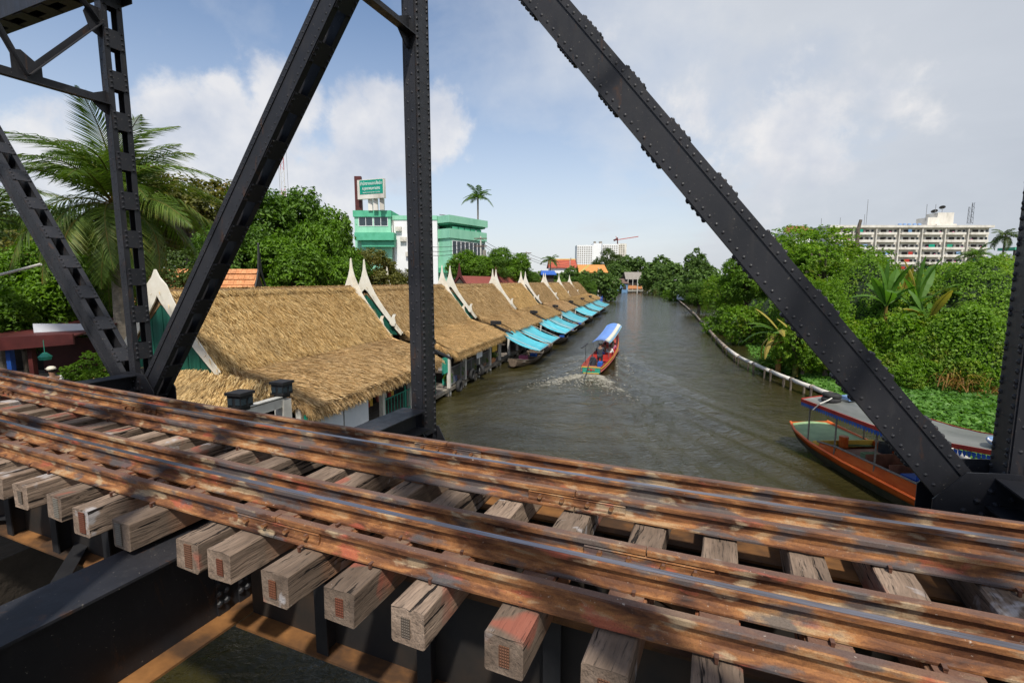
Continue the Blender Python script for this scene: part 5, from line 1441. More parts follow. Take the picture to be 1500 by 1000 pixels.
# --- right bank trees: px, py of the crown top, distance, radius
def farther(px, Y): return 25 + (Y - 18) * .6 if px > 1230 and Y < 32 else Y
def rt(key, px, py, Y, r, label, zr=None, **k):
    Yn = farther(px, Y); r *= Yn / Y; zr = zr * Yn / Y if zr else None; Y = Yn
    p = atY(px, py, Y); gz = 0.6
    if k.get('name') == 'bush': zr = max(zr or 0, (p.z - .2) / 2)
    return tree(key, (p.x, p.y), r, p.z, label, base=gz, zr=zr, rz=(px * 7 % 63) / 10., **k)
rt('vine_mass', 1212, 326, 40, 4.6, 'tallest vine-covered tree on the right bank, half behind the slanting steel brace', 3.2)
rt('vine_mass', 1262, 375, 34, 2.7, 'rounded vine-covered tree beside the tallest one, below the white apartments', 2.3)
rt('broad_bright', 1162, 343, 46, 3.8, 'bright tree left of the tallest tree, seen behind the steel brace', 3.0)
rt('vine_mass', 1195, 400, 30, 2.2, 'low vine-draped tree right of the steel brace above the dry banana', 1.9)
rt('broad_bright', 1098, 372, 56, 3.6, 'leafy tree just left of the slanting steel brace', 3.2)
rt('vine_mass', 1060, 402, 60, 3.0, 'vine-covered tree leaning over the bend of the pipe', 2.7)
rt('broad_mid', 1025, 410, 84, 3.4, 'tree over the water behind the far end of the pipe', 2.6)
rt('shrub_vine', 1100, 450, 43, 2.4, 'round bush at the waterline left of the dry banana', 1.9, name='bush', cat='bush')
rt('shrub', 1062, 452, 52, 2.1, 'bush spreading over the water near the pipe', 1.7, name='bush', cat='bush')
rt('shrub_vine', 1180, 475, 27.5, 1.6, 'small bush behind the slanting brace at the bank edge', 1.3, name='bush', cat='bush')
rt('shrub', 1140, 518, 30, 1.5, 'low bright bush under the dry banana leaves', 1.0, name='bush', cat='bush')
rt('shrub_vine', 1250, 432, 30, 2.4, 'vine mound between the steel brace and the banana clump', 1.9, name='bush', cat='bush')
rt('shrub_vine', 1440, 402, 27, 2.5, 'vine mound at the far right below the tall palm', 1.7, name='bush', cat='bush')
rt('shrub_vine', 1485, 440, 22, 1.9, 'vine mound beside the right steel post', 1.4, name='bush', cat='bush')
rt('dense_dark', 1352, 388, 62, 3.6, 'dark green tree in front of the white apartment block', 2.6)
rt('dense_dark', 1398, 392, 58, 3.4, 'dark tree left of the tall palm, behind the banana clump', 2.5)
rt('dense_dark', 1450, 380, 70, 4.2, 'wide dark tree behind the palm trunk at the right', 3.4)
rt('broad_mid', 1500, 372, 64, 4.2, 'dark tree cut by the right edge behind the post', 3.4)
rt('broad_mid', 1310, 390, 52, 3.2, 'mid green tree under the apartment balconies', 2.2)
rt('broad_mid', 1545, 395, 36, 3.4, 'leafy tree beyond the right steel post', 2.8)
for i, (px, py, Y, r, k_, lb) in enumerate([
    (1300, 462, 21.5, 1.5, 'shrub_vine', 'vine hump at the foot of the left banana plant'), (1345, 470, 21, 1.4, 'shrub', 'bright bush below the middle of the banana clump'),
    (1390, 478, 20.3, 1.3, 'shrub_vine', 'vine hump below the leaning banana plant'), (1268, 500, 22, 1.3, 'shrub_vine', 'vine hump just right of the steel brace, halfway down the bank'),
    (1320, 512, 20.2, 1.1, 'shrub', 'low bush above the hyacinths, right of the brace'), (1366, 528, 19.4, 1.0, 'shrub_vine', 'low vine hump above the hyacinths in the middle'),
    (1432, 452, 21.5, 1.4, 'shrub', 'bush below the mound by the right post'), (1215, 455, 27, 1.9, 'shrub_vine', 'vine mass directly behind the middle of the brace'),
    (1475, 520, 18.2, .9, 'shrub_vine', 'small vine hump touching the right post'),
    (1338, 528, 17.2, .85, 'shrub_vine', 'low vine clump at the hyacinth edge, nearest the steel brace'), (1372, 540, 16.8, .7, 'shrub', 'small bush at the hyacinth edge, second from the brace'),
    (1408, 525, 16.6, .8, 'shrub_vine', 'vine clump behind the brown fronds at the hyacinth edge'), (1440, 535, 16.2, .7, 'shrub', 'small bush at the hyacinth edge beside the brown fronds'),
    (1470, 548, 15.6, .7, 'shrub_vine', 'last low vine clump at the hyacinth edge by the post')]):
    rt(k_, px, py, Y, r, lb, r * .8, name='bush', cat='bush')
rt('vine_mass', 1400, 418, 36, 2.8, 'vine hummock behind the banana clump', 1.9)
# --- far right of the river
for i, (px, py, Y, r, key, lb) in enumerate([(1015, 393, 128, 5.2, 'far_round', 'tree over the small white house on the right bank'), (1046, 398, 112, 5, 'far_round', 'tree behind the white house, left of the brace'), (1025, 362, 210, 6.8, 'far_tall', 'tall dark tree standing above the tree line near mid river'), (975, 374, 235, 9.5, 'far_round', 'broad tree at the end of the river, right of the grey roofs'), (963, 386, 215, 6.5, 'far_round', 'tree right beside the far grey-roofed house'), (948, 402, 228, 4.5, 'far_round', 'low tree on the far bank right of the houses'), (990, 402, 180, 6, 'far_round', 'bushy tree above the end of the pipe'), (1000, 412, 140, 4.5, 'shrub', 'bush on the point where the pipe begins'), (968, 412, 200, 5, 'far_round', 'small tree on the far bank by the reeds'), (1085, 385, 120, 5.5, 'far_round', 'tree behind the steel brace on the right bank'), (1128, 372, 110, 6, 'far_round', 'tree beyond the brace below the red roof')]):
    rt(key, px, py, Y, r, lb)
# --- left of the river, behind the stalls
def lt(key, px, py, Y, r, label, zr=None, **k):
    p = atY(px, py, Y); return tree(key, (p.x, p.y), r, p.z, label, zr=zr, base=.9, rz=(px * 3 % 61) / 10., **k)
lt('broad_mid', 405, 262, 35, 4.6, 'large dense leafy tree behind the nearest thatched stall', 4.4)
lt('broad_bright', 462, 298, 34, 3.2, 'lighter green tree joined to the large one, left of the green tower', 3.9)
lt('broad_mid', 345, 318, 30, 3.0, 'leafy tree behind the left diagonal brace and the orange roof', 3.1)
lt('broad_bright', 430, 345, 30, 3.2, 'lower bright tree behind the dark gable spire', 2.6)
lt('olive_open', 548, 348, 36, 2.5, 'reddish green tree in front of the green office tower', 2.1)
lt('broad_mid', 500, 372, 33, 2.0, 'small tree left of the reddish one behind the spires', 1.7)
lt('olive_open', 590, 376, 38, 2.2, 'reddish tree hidden partly by the upright steel post', 1.9)
lt('broad_bright', 690, 364, 64, 3.6, 'bright tree below the green balcony windows', 2.7)
lt('broad_bright', 738, 362, 72, 4.2, 'round bright tree left of the utility pole', 3.0)
lt('broad_mid', 714, 372, 66, 3.5, 'tree between the two round bright trees', 2.2)
lt('broad_mid', 765, 392, 75, 3.2, 'low tree right of the utility pole', 2.2)
lt('olive_open', 268, 222, 33, 4.6, 'open yellowish tree above the palm fronds', 3.4)
lt('olive_open', 215, 262, 36, 4.4, 'sparse olive tree behind the oil palm crown', 3.6)
lt('olive_open', 30, 318, 30, 4.2, 'yellow green tree at the left edge behind the steel brace', 3.0)
lt('broad_bright', 85, 352, 19.5, 2.4, 'bright mango tree left of the steel post, above the red awnings', 2.0)
lt('broad_bright', 20, 378, 18, 2.3, 'bright tree at the left edge beyond the red awnings', 1.9)
lt('broad_mid', 120, 418, 20.5, 2.0, 'mid green tree behind the slanting brace at the left', 2.0)
lt('dense_dark', 262, 372, 25, 2.8, 'dark tree in the shade below the palm crown', 2.6)
lt('dense_dark', 190, 400, 24, 2.6, 'dark tree between palm trunk and brace', 2.4)
lt('dense_dark', -50, 330, 30, 4.5, 'dark tree beyond the left edge', 4)
lt('broad_mid', 20, 300, 48, 6, 'large tree far behind the left brace', 4.5)
lt('broad_mid', 130, 310, 52, 6, 'large tree behind the oil palm', 4.5)
lt('broad_mid', 305, 300, 45, 4.6, 'tree far behind the yellowish one', 4)
lt('far_round', 470, 330, 60, 5, 'tree behind the large one towards the green tower', 4.5)
for i, (px, py, Y, r, key, lb) in enumerate([(800, 398, 95, 4, 'far_round', 'tree beyond the red-brown roofs by the row'), (832, 390, 120, 4.2, 'far_round', 'tree right of the red temple roof'), (850, 400, 112, 3.8, 'broad_mid', 'dense tree behind the end of the thatched row'), (884, 395, 138, 5.0, 'far_round', 'dense tree before the orange hall roof'), (857, 396, 132, 3.2, 'far_round', 'tree under the yellow gable edge of the orange hall'), (893, 366, 290, 10.5, 'dense_dark', 'tall dark tree in front of the white high-rise'), (914, 374, 268, 8.5, 'far_round', 'tree behind the blue waterside house'), (932, 376, 270, 8, 'far_round', 'tree behind the grey-roofed house'), (905, 386, 262, 7.5, 'far_round', 'tree between the orange roof and the blue house'), (780, 404, 80, 2.8, 'broad_bright', 'small bright tree under the utility pole'), (820, 408, 92, 3, 'broad_bright', 'small tree behind the spires of the far stalls')]):
    lt(key, px, py, Y, r, lb)
# a far wood closing the horizon
def far_wood():
    rng = np.random.default_rng(80); n = 46000
    an = rng.uniform(-1.15, 1.15, n); rad = rng.uniform(330, 460, n)
    x = rad * np.sin(an); y = rad * np.cos(an)
    top = 8.5 + 3.0 * np.sin(an * 23) + 2.2 * np.sin(an * 51 + 1) + 1.5 * np.sin(an * 117 + rad * .02) 
    z = .6 + top * rng.random(n) ** .7
    P = np.stack([x, y, z], 1); N = np.stack([-np.sin(an), -np.cos(an), np.full(n, .8)], 1)
    put('far_wood', leaf_mesh('far_wood', P, N, 1.9, 'leaf_far', .8, .7, rng=rng), kind='stuff')
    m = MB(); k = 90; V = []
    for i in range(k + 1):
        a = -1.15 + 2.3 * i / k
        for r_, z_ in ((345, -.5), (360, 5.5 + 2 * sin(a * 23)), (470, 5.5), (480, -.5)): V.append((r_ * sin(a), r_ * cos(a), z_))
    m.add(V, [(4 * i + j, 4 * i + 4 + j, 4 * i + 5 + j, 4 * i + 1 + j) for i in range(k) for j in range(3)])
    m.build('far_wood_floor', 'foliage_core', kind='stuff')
far_wood()
# --- palms
def frond(L, rng, droop=1., nl=44, lw=.045, ll=.75, up=.9, twist=0.):
    """a feather frond along +x: rachis and leaflets"""
    m = MB(); pts = []
    for i in range(13):
        t = i / 12; pts.append(Vector((L * (t - .12 * t * t * droop), 0, L * (up * t * .62 - droop * .80 * t * t))))
    rach = MB().tube(pts, [.030 * (1 - .8 * i / 12) + .004 for i in range(13)], 5, False)
    V = []; F = []
    for i in range(nl):
        t = .10 + .90 * (i + .5) / nl
        k = t * 12; a = int(min(k, 11)); p = pts[a].lerp(pts[a + 1], k - a); tg = (pts[a + 1] - pts[a]).normalized()
        ln = ll * (sin(pi * min(1, .18 + .82 * t)) ** .7) * (.85 + .3 * rng.random()) * (1 if t < .9 else .75)
        for sg in (-1, 1):
            side = Vector((0, sg, 0)); upv = side.cross(tg) * sg
            d = (side * (.86 - .25 * t) + tg * (.42 + .5 * t) + Vector((0, 0, .18 - .30 * rng.random()))).normalized()
            q1 = p + d * ln * .5 + Vector((0, 0, -.02)); q2 = p + d * ln * .97 + Vector((0, 0, -.30 * ln - .10 * rng.random()))
            w = Vector((tg.x, tg.y, tg.z)) * lw * .5; o = len(V)
            V += [p - w * .6, p + w * .6, q1 - w, q1 + w, q2]
            F += [(o, o + 1, o + 3, o + 2), (o + 2, o + 3, o + 4)]
    m.add(V, F)
    return m, rach
def palm(loc, zc, L, n, label, seed, lm='leaf_palm', trunk_r=.22, droop=1., ll=.75, nl=44, lw=.045, cat='palm', name='palm_tree', els=(72, 8), base=.9):
    rng = np.random.default_rng(seed); t = thing(name, label, cat, (loc[0], loc[1], base), rng.uniform(0, 6))
    kinds = [frond(L, rng, droop * d, nl, lw, ll) for d in (.75, 1., 1.25)]
    fm = [(a.mesh('frond', lm), b.mesh('rachis', 'leaf_olive')) for a, b in kinds]
    z = zc - base
    for i in range(n):
        q = i / n; el = R_(els[0] + (els[1] - els[0]) * q + rng.uniform(-6, 6)) - R_(30)
        rot = (rng.uniform(-.3, .3), -el, i * 2.39996 + rng.uniform(-.2, .2))
        k = i % 3; s = rng.uniform(.85, 1.12)
        o = put('frond', fm[k][0], t, (0, 0, z), rot=rot, scale=s); put('rachis', fm[k][1], o)
    MB().tube([(0, 0, -.4), (.1, 0, z * .4), (.04, .04, z * .8), (0, 0, z + .05)], [trunk_r * 1.25, trunk_r, trunk_r * .9, trunk_r], 10).build('trunk', 'bark_pale', t)
    return t
p = atY(168, 302, 17.5); palm((p.x, p.y), p.z, 3.7, 46, 'large oil palm with arching feather fronds behind the left steel post', 5, ll=.95, nl=60, lw=.05, droop=.95, els=(98, -48), trunk_r=.3)
p = atY(-20, 320, 20); palm((p.x, p.y), p.z, 3.6, 22, 'palm at the left edge with fronds reaching into view', 6, ll=.9, nl=50, lw=.05, els=(80, 0))
p = atY(700, 292, 100); palm((p.x, p.y), p.z, 3.6, 16, 'slim palm standing against the sky behind the green building', 7, ll=1.0, nl=22, lw=.16, els=(85, 18), trunk_r=.18, lm='leaf_mid')
p = atY(1473, 346, 92); palm((p.x, p.y), p.z, 3.0, 18, 'tall thin coconut palm at the far right against the sky', 8, ll=.9, nl=22, lw=.14, els=(70, -25), trunk_r=.18, lm='leaf_dark')
p = atY(1430, 376, 84); palm((p.x, p.y), p.z, 3.2, 18, 'shorter palm in front of the right end of the apartments', 9, ll=.9, nl=22, lw=.14, els=(80, -10), trunk_r=.2, lm='leaf_mid')
p = atY(806, 382, 118); palm((p.x, p.y), p.z, 2.6, 14, 'small palm left of the red temple roof', 10, ll=.9, nl=16, lw=.16, els=(80, 0), trunk_r=.15, lm='leaf_far')
p = atY(1395, 455, 28.6); palm((p.x, p.y), p.z, 2.2, 14, 'low feathery palm in the thicket, yellowing at the tips', 12, ll=.6, nl=34, lw=.045, els=(85, 20), trunk_r=.1)
p = atY(1452, 500, 26); palm((p.x, p.y), p.z, 1.8, 16, 'nipa-like tuft of upright fronds near the right post', 13, ll=.5, nl=34, lw=.04, els=(88, 30), trunk_r=.08)
# --- bananas
def banana_leaf(L, W, rng, droop):
    m = MB(); n = 16; V = []; F = []
    for i in range(n + 1):
        t = i / n; x = L * (t - .10 * t * t * droop); z = L * (.62 * t - droop * .62 * t * t)
        w = W * max(.06, sin(pi * min(1, max(0, (t - .09) / .91))) ** .55) * .5
        tear = 1 - (.28 * rng.random() if rng.random() < .45 and i > 2 else 0)
        V += [(x, -w * tear, z - w * .28), (x, 0, z + .015), (x, w * (1 - (.28 * rng.random() if rng.random() < .45 and i > 2 else 0)), z - w * .28)]
    for i in range(n):
        a = 3 * i; F += [(a, a + 1, a + 4, a + 3), (a + 1, a + 2, a + 5, a + 4)]
    m.add(V, F); m.tube([(L * (t - .10 * t * t * droop), 0, L * (.62 * t - droop * .62 * t * t) - .01) for t in np.linspace(0, 1, 9)], [.035 * (1 - .85 * t) + .003 for t in np.linspace(0, 1, 9)], 5, False)
    return m
def banana(loc, zc, L, W, n, label, seed, dry=0., els=(80, 10), base=.6, bunch=1, twist=None):
    rng = np.random.default_rng(seed); t = thing('banana_plant', label, 'banana plant', (loc[0], loc[1], base), 0)
    for i in range(n):
        q = i / max(1, n - 1); el = R_(els[0] + (els[1] - els[0]) * q + rng.uniform(-7, 7)) - R_(28)
        s = rng.uniform(.8, 1.1)
        mat = 'leaf_banana_dry' if rng.random() < dry else 'leaf_banana'
        o = banana_leaf(L, W, rng, .5 + .7 * q).build('leaf', mat, t)
        o.location = (0, 0, zc - base); o.scale = (s, s, s)
        o.rotation_euler = (rng.uniform(-.5, .5), -el, (i * 2.39996 if twist is None else twist + rng.uniform(-1.3, 1.3)) + rng.uniform(-.3, .3))
    MB().tube([(0, 0, -.4), (.03, 0, (zc - base) * .5), (0, 0, zc - base + .1)], [.17, .13, .08], 9).build('stem', 'leaf_olive' if dry < .5 else 'leaf_dry', t)
    return t
for i, (px, py, Y, L, W, n, dry, els, lb) in enumerate([
    (1298, 440, 24, 2.4, .62, 6, .05, (92, 45), 'banana plant with one broad upright leaf, leftmost of the clump'),
    (1342, 446, 24.5, 2.9, .60, 9, .1, (88, 20), 'banana plant with the tallest fan of leaves in the middle of the clump'),
    (1378, 440, 26, 2.7, .58, 8, .1, (86, 18), 'banana plant leaning right in the clump'),
    (1322, 430, 29, 2.3, .5, 8, .45, (88, 22), 'yellowing banana plant behind the clump'),
    (1360, 462, 22, 2.0, .5, 6, .3, (80, 5), 'low banana plant at the foot of the clump'),
    (1143, 478, 28.5, 2.5, .42, 11, .62, (60, -25), 'dry banana plant with drooping yellow leaves by the water'),
    (1168, 488, 27.5, 1.8, .40, 8, .35, (70, -10), 'smaller banana plant next to the dry one, partly behind the brace'),
    (1418, 432, 31, 2.0, .45, 7, .3, (86, 15), 'banana plant at the back right of the clump')]):
    Yn = farther(px, Y); p = atY(px, py + 10, Yn); banana((p.x, p.y), p.z, L * .92 * Yn / Y, W * .78 * Yn / Y, n + 4, lb, 40 + i, dry, els)
# reeds and dead fronds
def reeds(cx, cy, rx, ry, n, h, mat, label, seed, lean=.35, base=None, name='reed_clump'):
    rng = np.random.default_rng(seed); V = []; F = []
    for i in range(n):
        x = rng.normal() * rx; y = rng.normal() * ry; hh = h * rng.uniform(.55, 1.15); a = rng.uniform(0, 6.28); l = lean * rng.uniform(.3, 1.6)
        wx, wy = cos(a + 1.57) * .022, sin(a + 1.57) * .022; o = len(V)
        for t, k in ((0, 1), (.5, 1.1), (.8, .8)):
            bx, by = x + cos(a) * l * hh * t * t, y + sin(a) * l * hh * t * t; z = hh * (t - .25 * l * t * t)
            V += [(bx - wx * k, by - wy * k, z), (bx + wx * k, by + wy * k, z)]
        V.append((x + cos(a) * l * hh * 1.1, y + sin(a) * l * hh * 1.1, hh * (.98 - .45 * l)))
        F += [(o, o + 1, o + 3, o + 2), (o + 2, o + 3, o + 5, o + 4), (o + 4, o + 5, o + 6)]
    me = bpy.data.meshes.new(name); me.from_pydata(V, [], F); me.materials.append(MATS[mat])
    zb = float(thicket_h(np.array([cx]), np.array([cy]))[0]) - .2 if base is None else base
    return put(name, me, None, (cx, cy, zb), 0, label, 'reeds')
for i, (px, py, Y, rx, n, h, mt, lb) in enumerate([
    (1440, 505, 25.6, .7, 130, 1.3, 'leaf_palm', 'tall grassy reeds by the right post, upper patch'),
    (1395, 505, 26, .6, 110, 1.2, 'leaf_vine', 'bright grassy reeds in the middle of the thicket'),
    (1465, 490, 26.5, .7, 110, 1.3, 'leaf_palm', 'reeds at the right below the vine mound'),
    (1392, 556, 23.4, .45, 60, .8, 'leaf_dry', 'brown dead fronds hanging over the hyacinths'),
    (1452, 575, 22.8, .5, 70, .8, 'leaf_dry', 'orange brown dead fronds nearest the right post'),
    (1422, 552, 23.4, .4, 50, .9, 'leaf_banana_dry', 'yellowed fronds between the brown ones'),
    (1350, 520, 26, .7, 160, 1.1, 'leaf_olive', 'dull stems in the shade of the thicket')]):
    p = atY(px, py, Y); reeds(p.x, p.y, rx, rx, n, h, mt, lb, 90 + i, .85, p.z - .35)
for i, (px, Y, lb) in enumerate([(985, 195, 'reeds at the waterline left of the pipe end'), (965, 205, 'yellow green reeds on the far bank')]):
    p = atY(px, 428, Y); reeds(p.x, p.y, 3.5, 1, 260, 3.2, 'leaf_olive', lb, 120 + i, .4, .1).data.transform(Matrix.Scale(1, 4))
# potted greenery on the left landing
rt_ = lambda px, py, Y, r, lb: lt('shrub', px, py, Y, r, lb, r * .8, name='potted_bush', cat='bush')
rt_(128, 520, 14.5, .55, 'leafy bush beside the left gusset plate')
rt_(150, 530, 14, .4, 'small leafy bush against the bridge node')
rt_(112, 500, 19, .9, 'bush behind the man with the cap')
# ---------------------------------------------------------------- buildings
def win_grid(parent, origin, ux, uz, cols, rows, w, h, sx, sz, frame='white_wall', glass='window_glass', nrm=(0, -1, 0), mull=1):
    """windows on a wall: origin = lower left, ux/uz unit axes"""
    ux = Vector(ux); uz = Vector(uz); nn = Vector(nrm)
    f = MB(); M = Matrix((ux, nn, uz)).transposed()
    f.box(uz * (h / 2), (w + .1, .06, .07), M).box(-uz * (h / 2), (w + .1, .06, .07), M)
    for i in range(mull + 2): f.box(ux * (w * (i / (mull + 1) - .5)), (.07, .06, h), M)
    fm = f.mesh('window', frame); gm = MB().box(nn * -.01, (w, .03, h), M).mesh('pane', glass)
    for i in range(cols):
        for j in range(rows):
            o = put('window', fm, parent, Vector(origin) + ux * (w / 2 + i * sx) + uz * (h / 2 + j * sz) + nn * .03); put('pane', gm, o)
# --- the green office building
def green_office():
    Y = 75.; g = lambda px, py, d=0: atY(px, py or 360, Y + d)
    t = thing('green_office', 'mint green office building with corner balcony and dark windows behind the stalls', 'office building')
    # tower at the left (px 520-575)
    a = g(519, 318); b = g(572, 318); zt = a.z
    MB().span((a.x, Y, .9), (b.x, Y + 7, zt)).build('tower', 'mint_wall', t)
    MB().span((a.x - .15, Y - .2, zt + .02), (b.x + .15, Y + 7.2, zt + .95)).build('parapet', 'green_trim', t)
    w0 = g(526, 330); win_grid(t, (w0.x, Y, g(526, 331).z), (1, 0, 0), (0, 0, 1), 2, 1, 2.05, 1.75, 2.25, 1, mull=1)
    MB().span((a.x + .4, Y - 1.6, g(0, 353).z), (g(581, 0).x, Y - .01, g(0, 342).z)).build('canopy', 'green_trim', t)
    MB().span((g(533, 0).x, Y - 1.1, g(0, 362).z), (g(580, 0).x, Y - .01, g(0, 353.5).z)).build('balcony', 'green_trim', t)
    # white link (575-640)
    MB().span((g(573, 0).x + .02, Y + .6, .9), (g(640, 0).x, Y + 7, g(0, 322).z)).build('white_wing', 'white_wall', t)
    MB().span((g(573, 0).x + .02, Y + .5, g(0, 321.5).z), (g(640, 0).x, Y + 7.2, g(0, 315).z)).build('parapet', 'mint_wall', t)
    # corner block: left face runs 633..660, right face recedes 660..711
    c = g(660, 400); l = Vector((g(626, 0, 3).x, Y + 3.2, 0)); e = g(711, 400, 7.5); 
    def block(z0, z1, out=0., mat='mint_wall', name='wall', back=9):
        P = [Vector((l.x - out, l.y - out * .4, z0)), Vector((c.x, Y - out, z0)), Vector((e.x + out, e.y - out * .2, z0)), Vector((e.x - 6, e.y + back, z0)), Vector((l.x - 4, l.y + back, z0))]
        return MB().poly(P, (0, 0, z1 - z0)).build(name, mat, t)
    zf = g(0, 392).z; z2b = g(0, 352).z; z2 = g(0, 340).z; zp = g(0, 328).z; zr = g(0, 309).z
    block(.9, zf - .75); block(zf - .74, zf, .5, 'green_trim', 'cornice'); block(zf + .01, g(0, 348.5).z); block(g(0, 348.4).z, g(0, 334.5).z, .28, 'mint_wall', 'balcony')
    block(g(0, 334.4).z, zp, -1.9, 'green_trim', 'upper_wall')
    block(zp + .01, zp + .22, .0, 'green_trim', 'soffit'); block(zp + .23, zr - .6, .45, 'mint_wall', 'roof_slab')
    # window bands
    d1 = (Vector((e.x, e.y, 0)) - Vector((c.x, Y, 0))); L1 = d1.length; d1.normalize(); n1 = Vector((d1.y, -d1.x, 0))
    h = g(0, 352).z - g(0, 373).z
    win_grid(t, Vector((c.x, Y, g(0, 373).z)) + d1 * .5, d1, (0, 0, 1), 8, 1, 1.0 * L1 / 9.4, h, L1 / 8.6, 1, nrm=n1, mull=0)
    d0 = (Vector((c.x, Y, 0)) - l).normalized(); n0 = Vector((d0.y, -d0.x, 0))
    win_grid(t, l + Vector((0, 0, g(0, 375).z)) + d0 * .5, d0, (0, 0, 1), 2, 1, .95, h, 1.1, 1, nrm=n0, mull=0)
    # air conditioners, downpipes and a stained ledge
    for k, (px, py) in enumerate(((583, 335), (590, 350), (598, 372))):
        q = g(px, py); MB().box((q.x, Y + .35, q.z), (.9, .45, .65)).tube([(q.x + .2, Y + .1, q.z), (q.x + .201, Y + .09, q.z)], .22, 10).build('air_conditioner', 'stained_white', t)
    for px in (575.5, 604): q = g(px, 0); MB().tube([(q.x, Y + .5, 1), (q.x, Y + .5, g(0, 322).z)], .07, 6).build('downpipe', 'roof_grey', t)
    for k in range(4):
        q = Vector((c.x, Y, g(0, 380).z)) + d1 * (1 + k * L1 / 4.6) + n1 * .25
        MB().box(q, (.8, .5, .55)).build('air_conditioner', 'stained_white', t)
    # railing panels on the upper balcony
    for k in range(5):
        q = Vector((c.x, Y, g(0, 334).z)) + d1 * (.6 + k * L1 / 6)
        MB().beam(q, q + d1 * L1 / 7, .05, .7).build('grille', 'green_trim', t)
    MB().tube([(g(652, 0).x, Y + 1, zr - .5), (g(641, 0).x, Y + 2.5, zr - .2)], .05, 5).build('gutter', 'roof_brown', t)
    # sign on the tower roof
    s = thing('roof_sign', 'green sign with white Thai lettering on grey legs above the office tower', 'sign', (0, 0, 0))
    A = g(525.5, 292); Bq = g(564, 292, -1.5); z0 = g(0, 292.5).z; z1l = g(0, 266).z; z1 = g(0, 264.5).z
    d = Vector((Bq.x - A.x, -1.5, 0)); W = d.length; d.normalize(); n = Vector((d.y, -d.x, 0)); M = Matrix((d, -n, Vector((0, 0, 1)))).transposed()
    ctr = Vector((A.x, Y, 0)) + d * W / 2 + Vector((0, 0, (z0 + z1) / 2))
    MB().box(ctr, (W, .5, z1 - z0), M).build('box', 'stained_white', s)
    pc = ctr + Vector((0, 0, .28)) + d * .15
    MB().box(pc + n * .27, (W - .55, .03, z1 - z0 - .75), M).build('panel', 'sign_green', s)
    def text(body, size, dz, tw):
        cu = bpy.data.curves.new('lettering', 'FONT'); cu.body = body; cu.size = size; cu.align_x = 'CENTER'; cu.align_y = 'CENTER'; cu.extrude = .01
        o = bpy.data.objects.new('tmp', cu); COL.objects.link(o)
        me = bpy.data.meshes.new_from_object(o.evaluated_get(bpy.context.evaluated_depsgraph_get())); bpy.data.objects.remove(o)
        me.materials.clear(); me.materials.append(MATS['sign_white']); me.name = 'lettering'
        q = put('lettering', me, s); X = d; Zv = Vector((0, 0, 1)); Nn = n
        xs = [v.co.x for v in me.vertices]; k = tw / (max(xs) - min(xs))
        q.matrix_local = Matrix.Translation(pc + n * .31 + Vector((0, 0, dz))) @ Matrix((X, Zv, Nn)).transposed().to_4x4() @ Matrix.Diagonal((k, 1, 1, 1))
    for body, size, dz, tw in (('สำนักงานเขตตลิ่งชัน', .62, .48, W - .85), ('กรุงเทพมหานคร', .62, -.22, W - 1.5), ('TALING CHAN DISTRICT OFFICE', .2, -.78, W - 1.5)):
        text(body, size, dz, tw)
    for k in (.42, .62, .86):
        q = Vector((A.x, Y + .3, 0)) + d * W * k
        MB().span((q.x - .32, q.y - .1, zt + .9), (q.x + .32, q.y + .3, z0)).build('leg', 'stained_white', s)
    MB().span((g(521, 0).x, Y + .5, zt + .9), (g(530.5, 0).x, Y + 1.1, g(0, 257).z)).build('fin', 'maroon', s)
green_office()
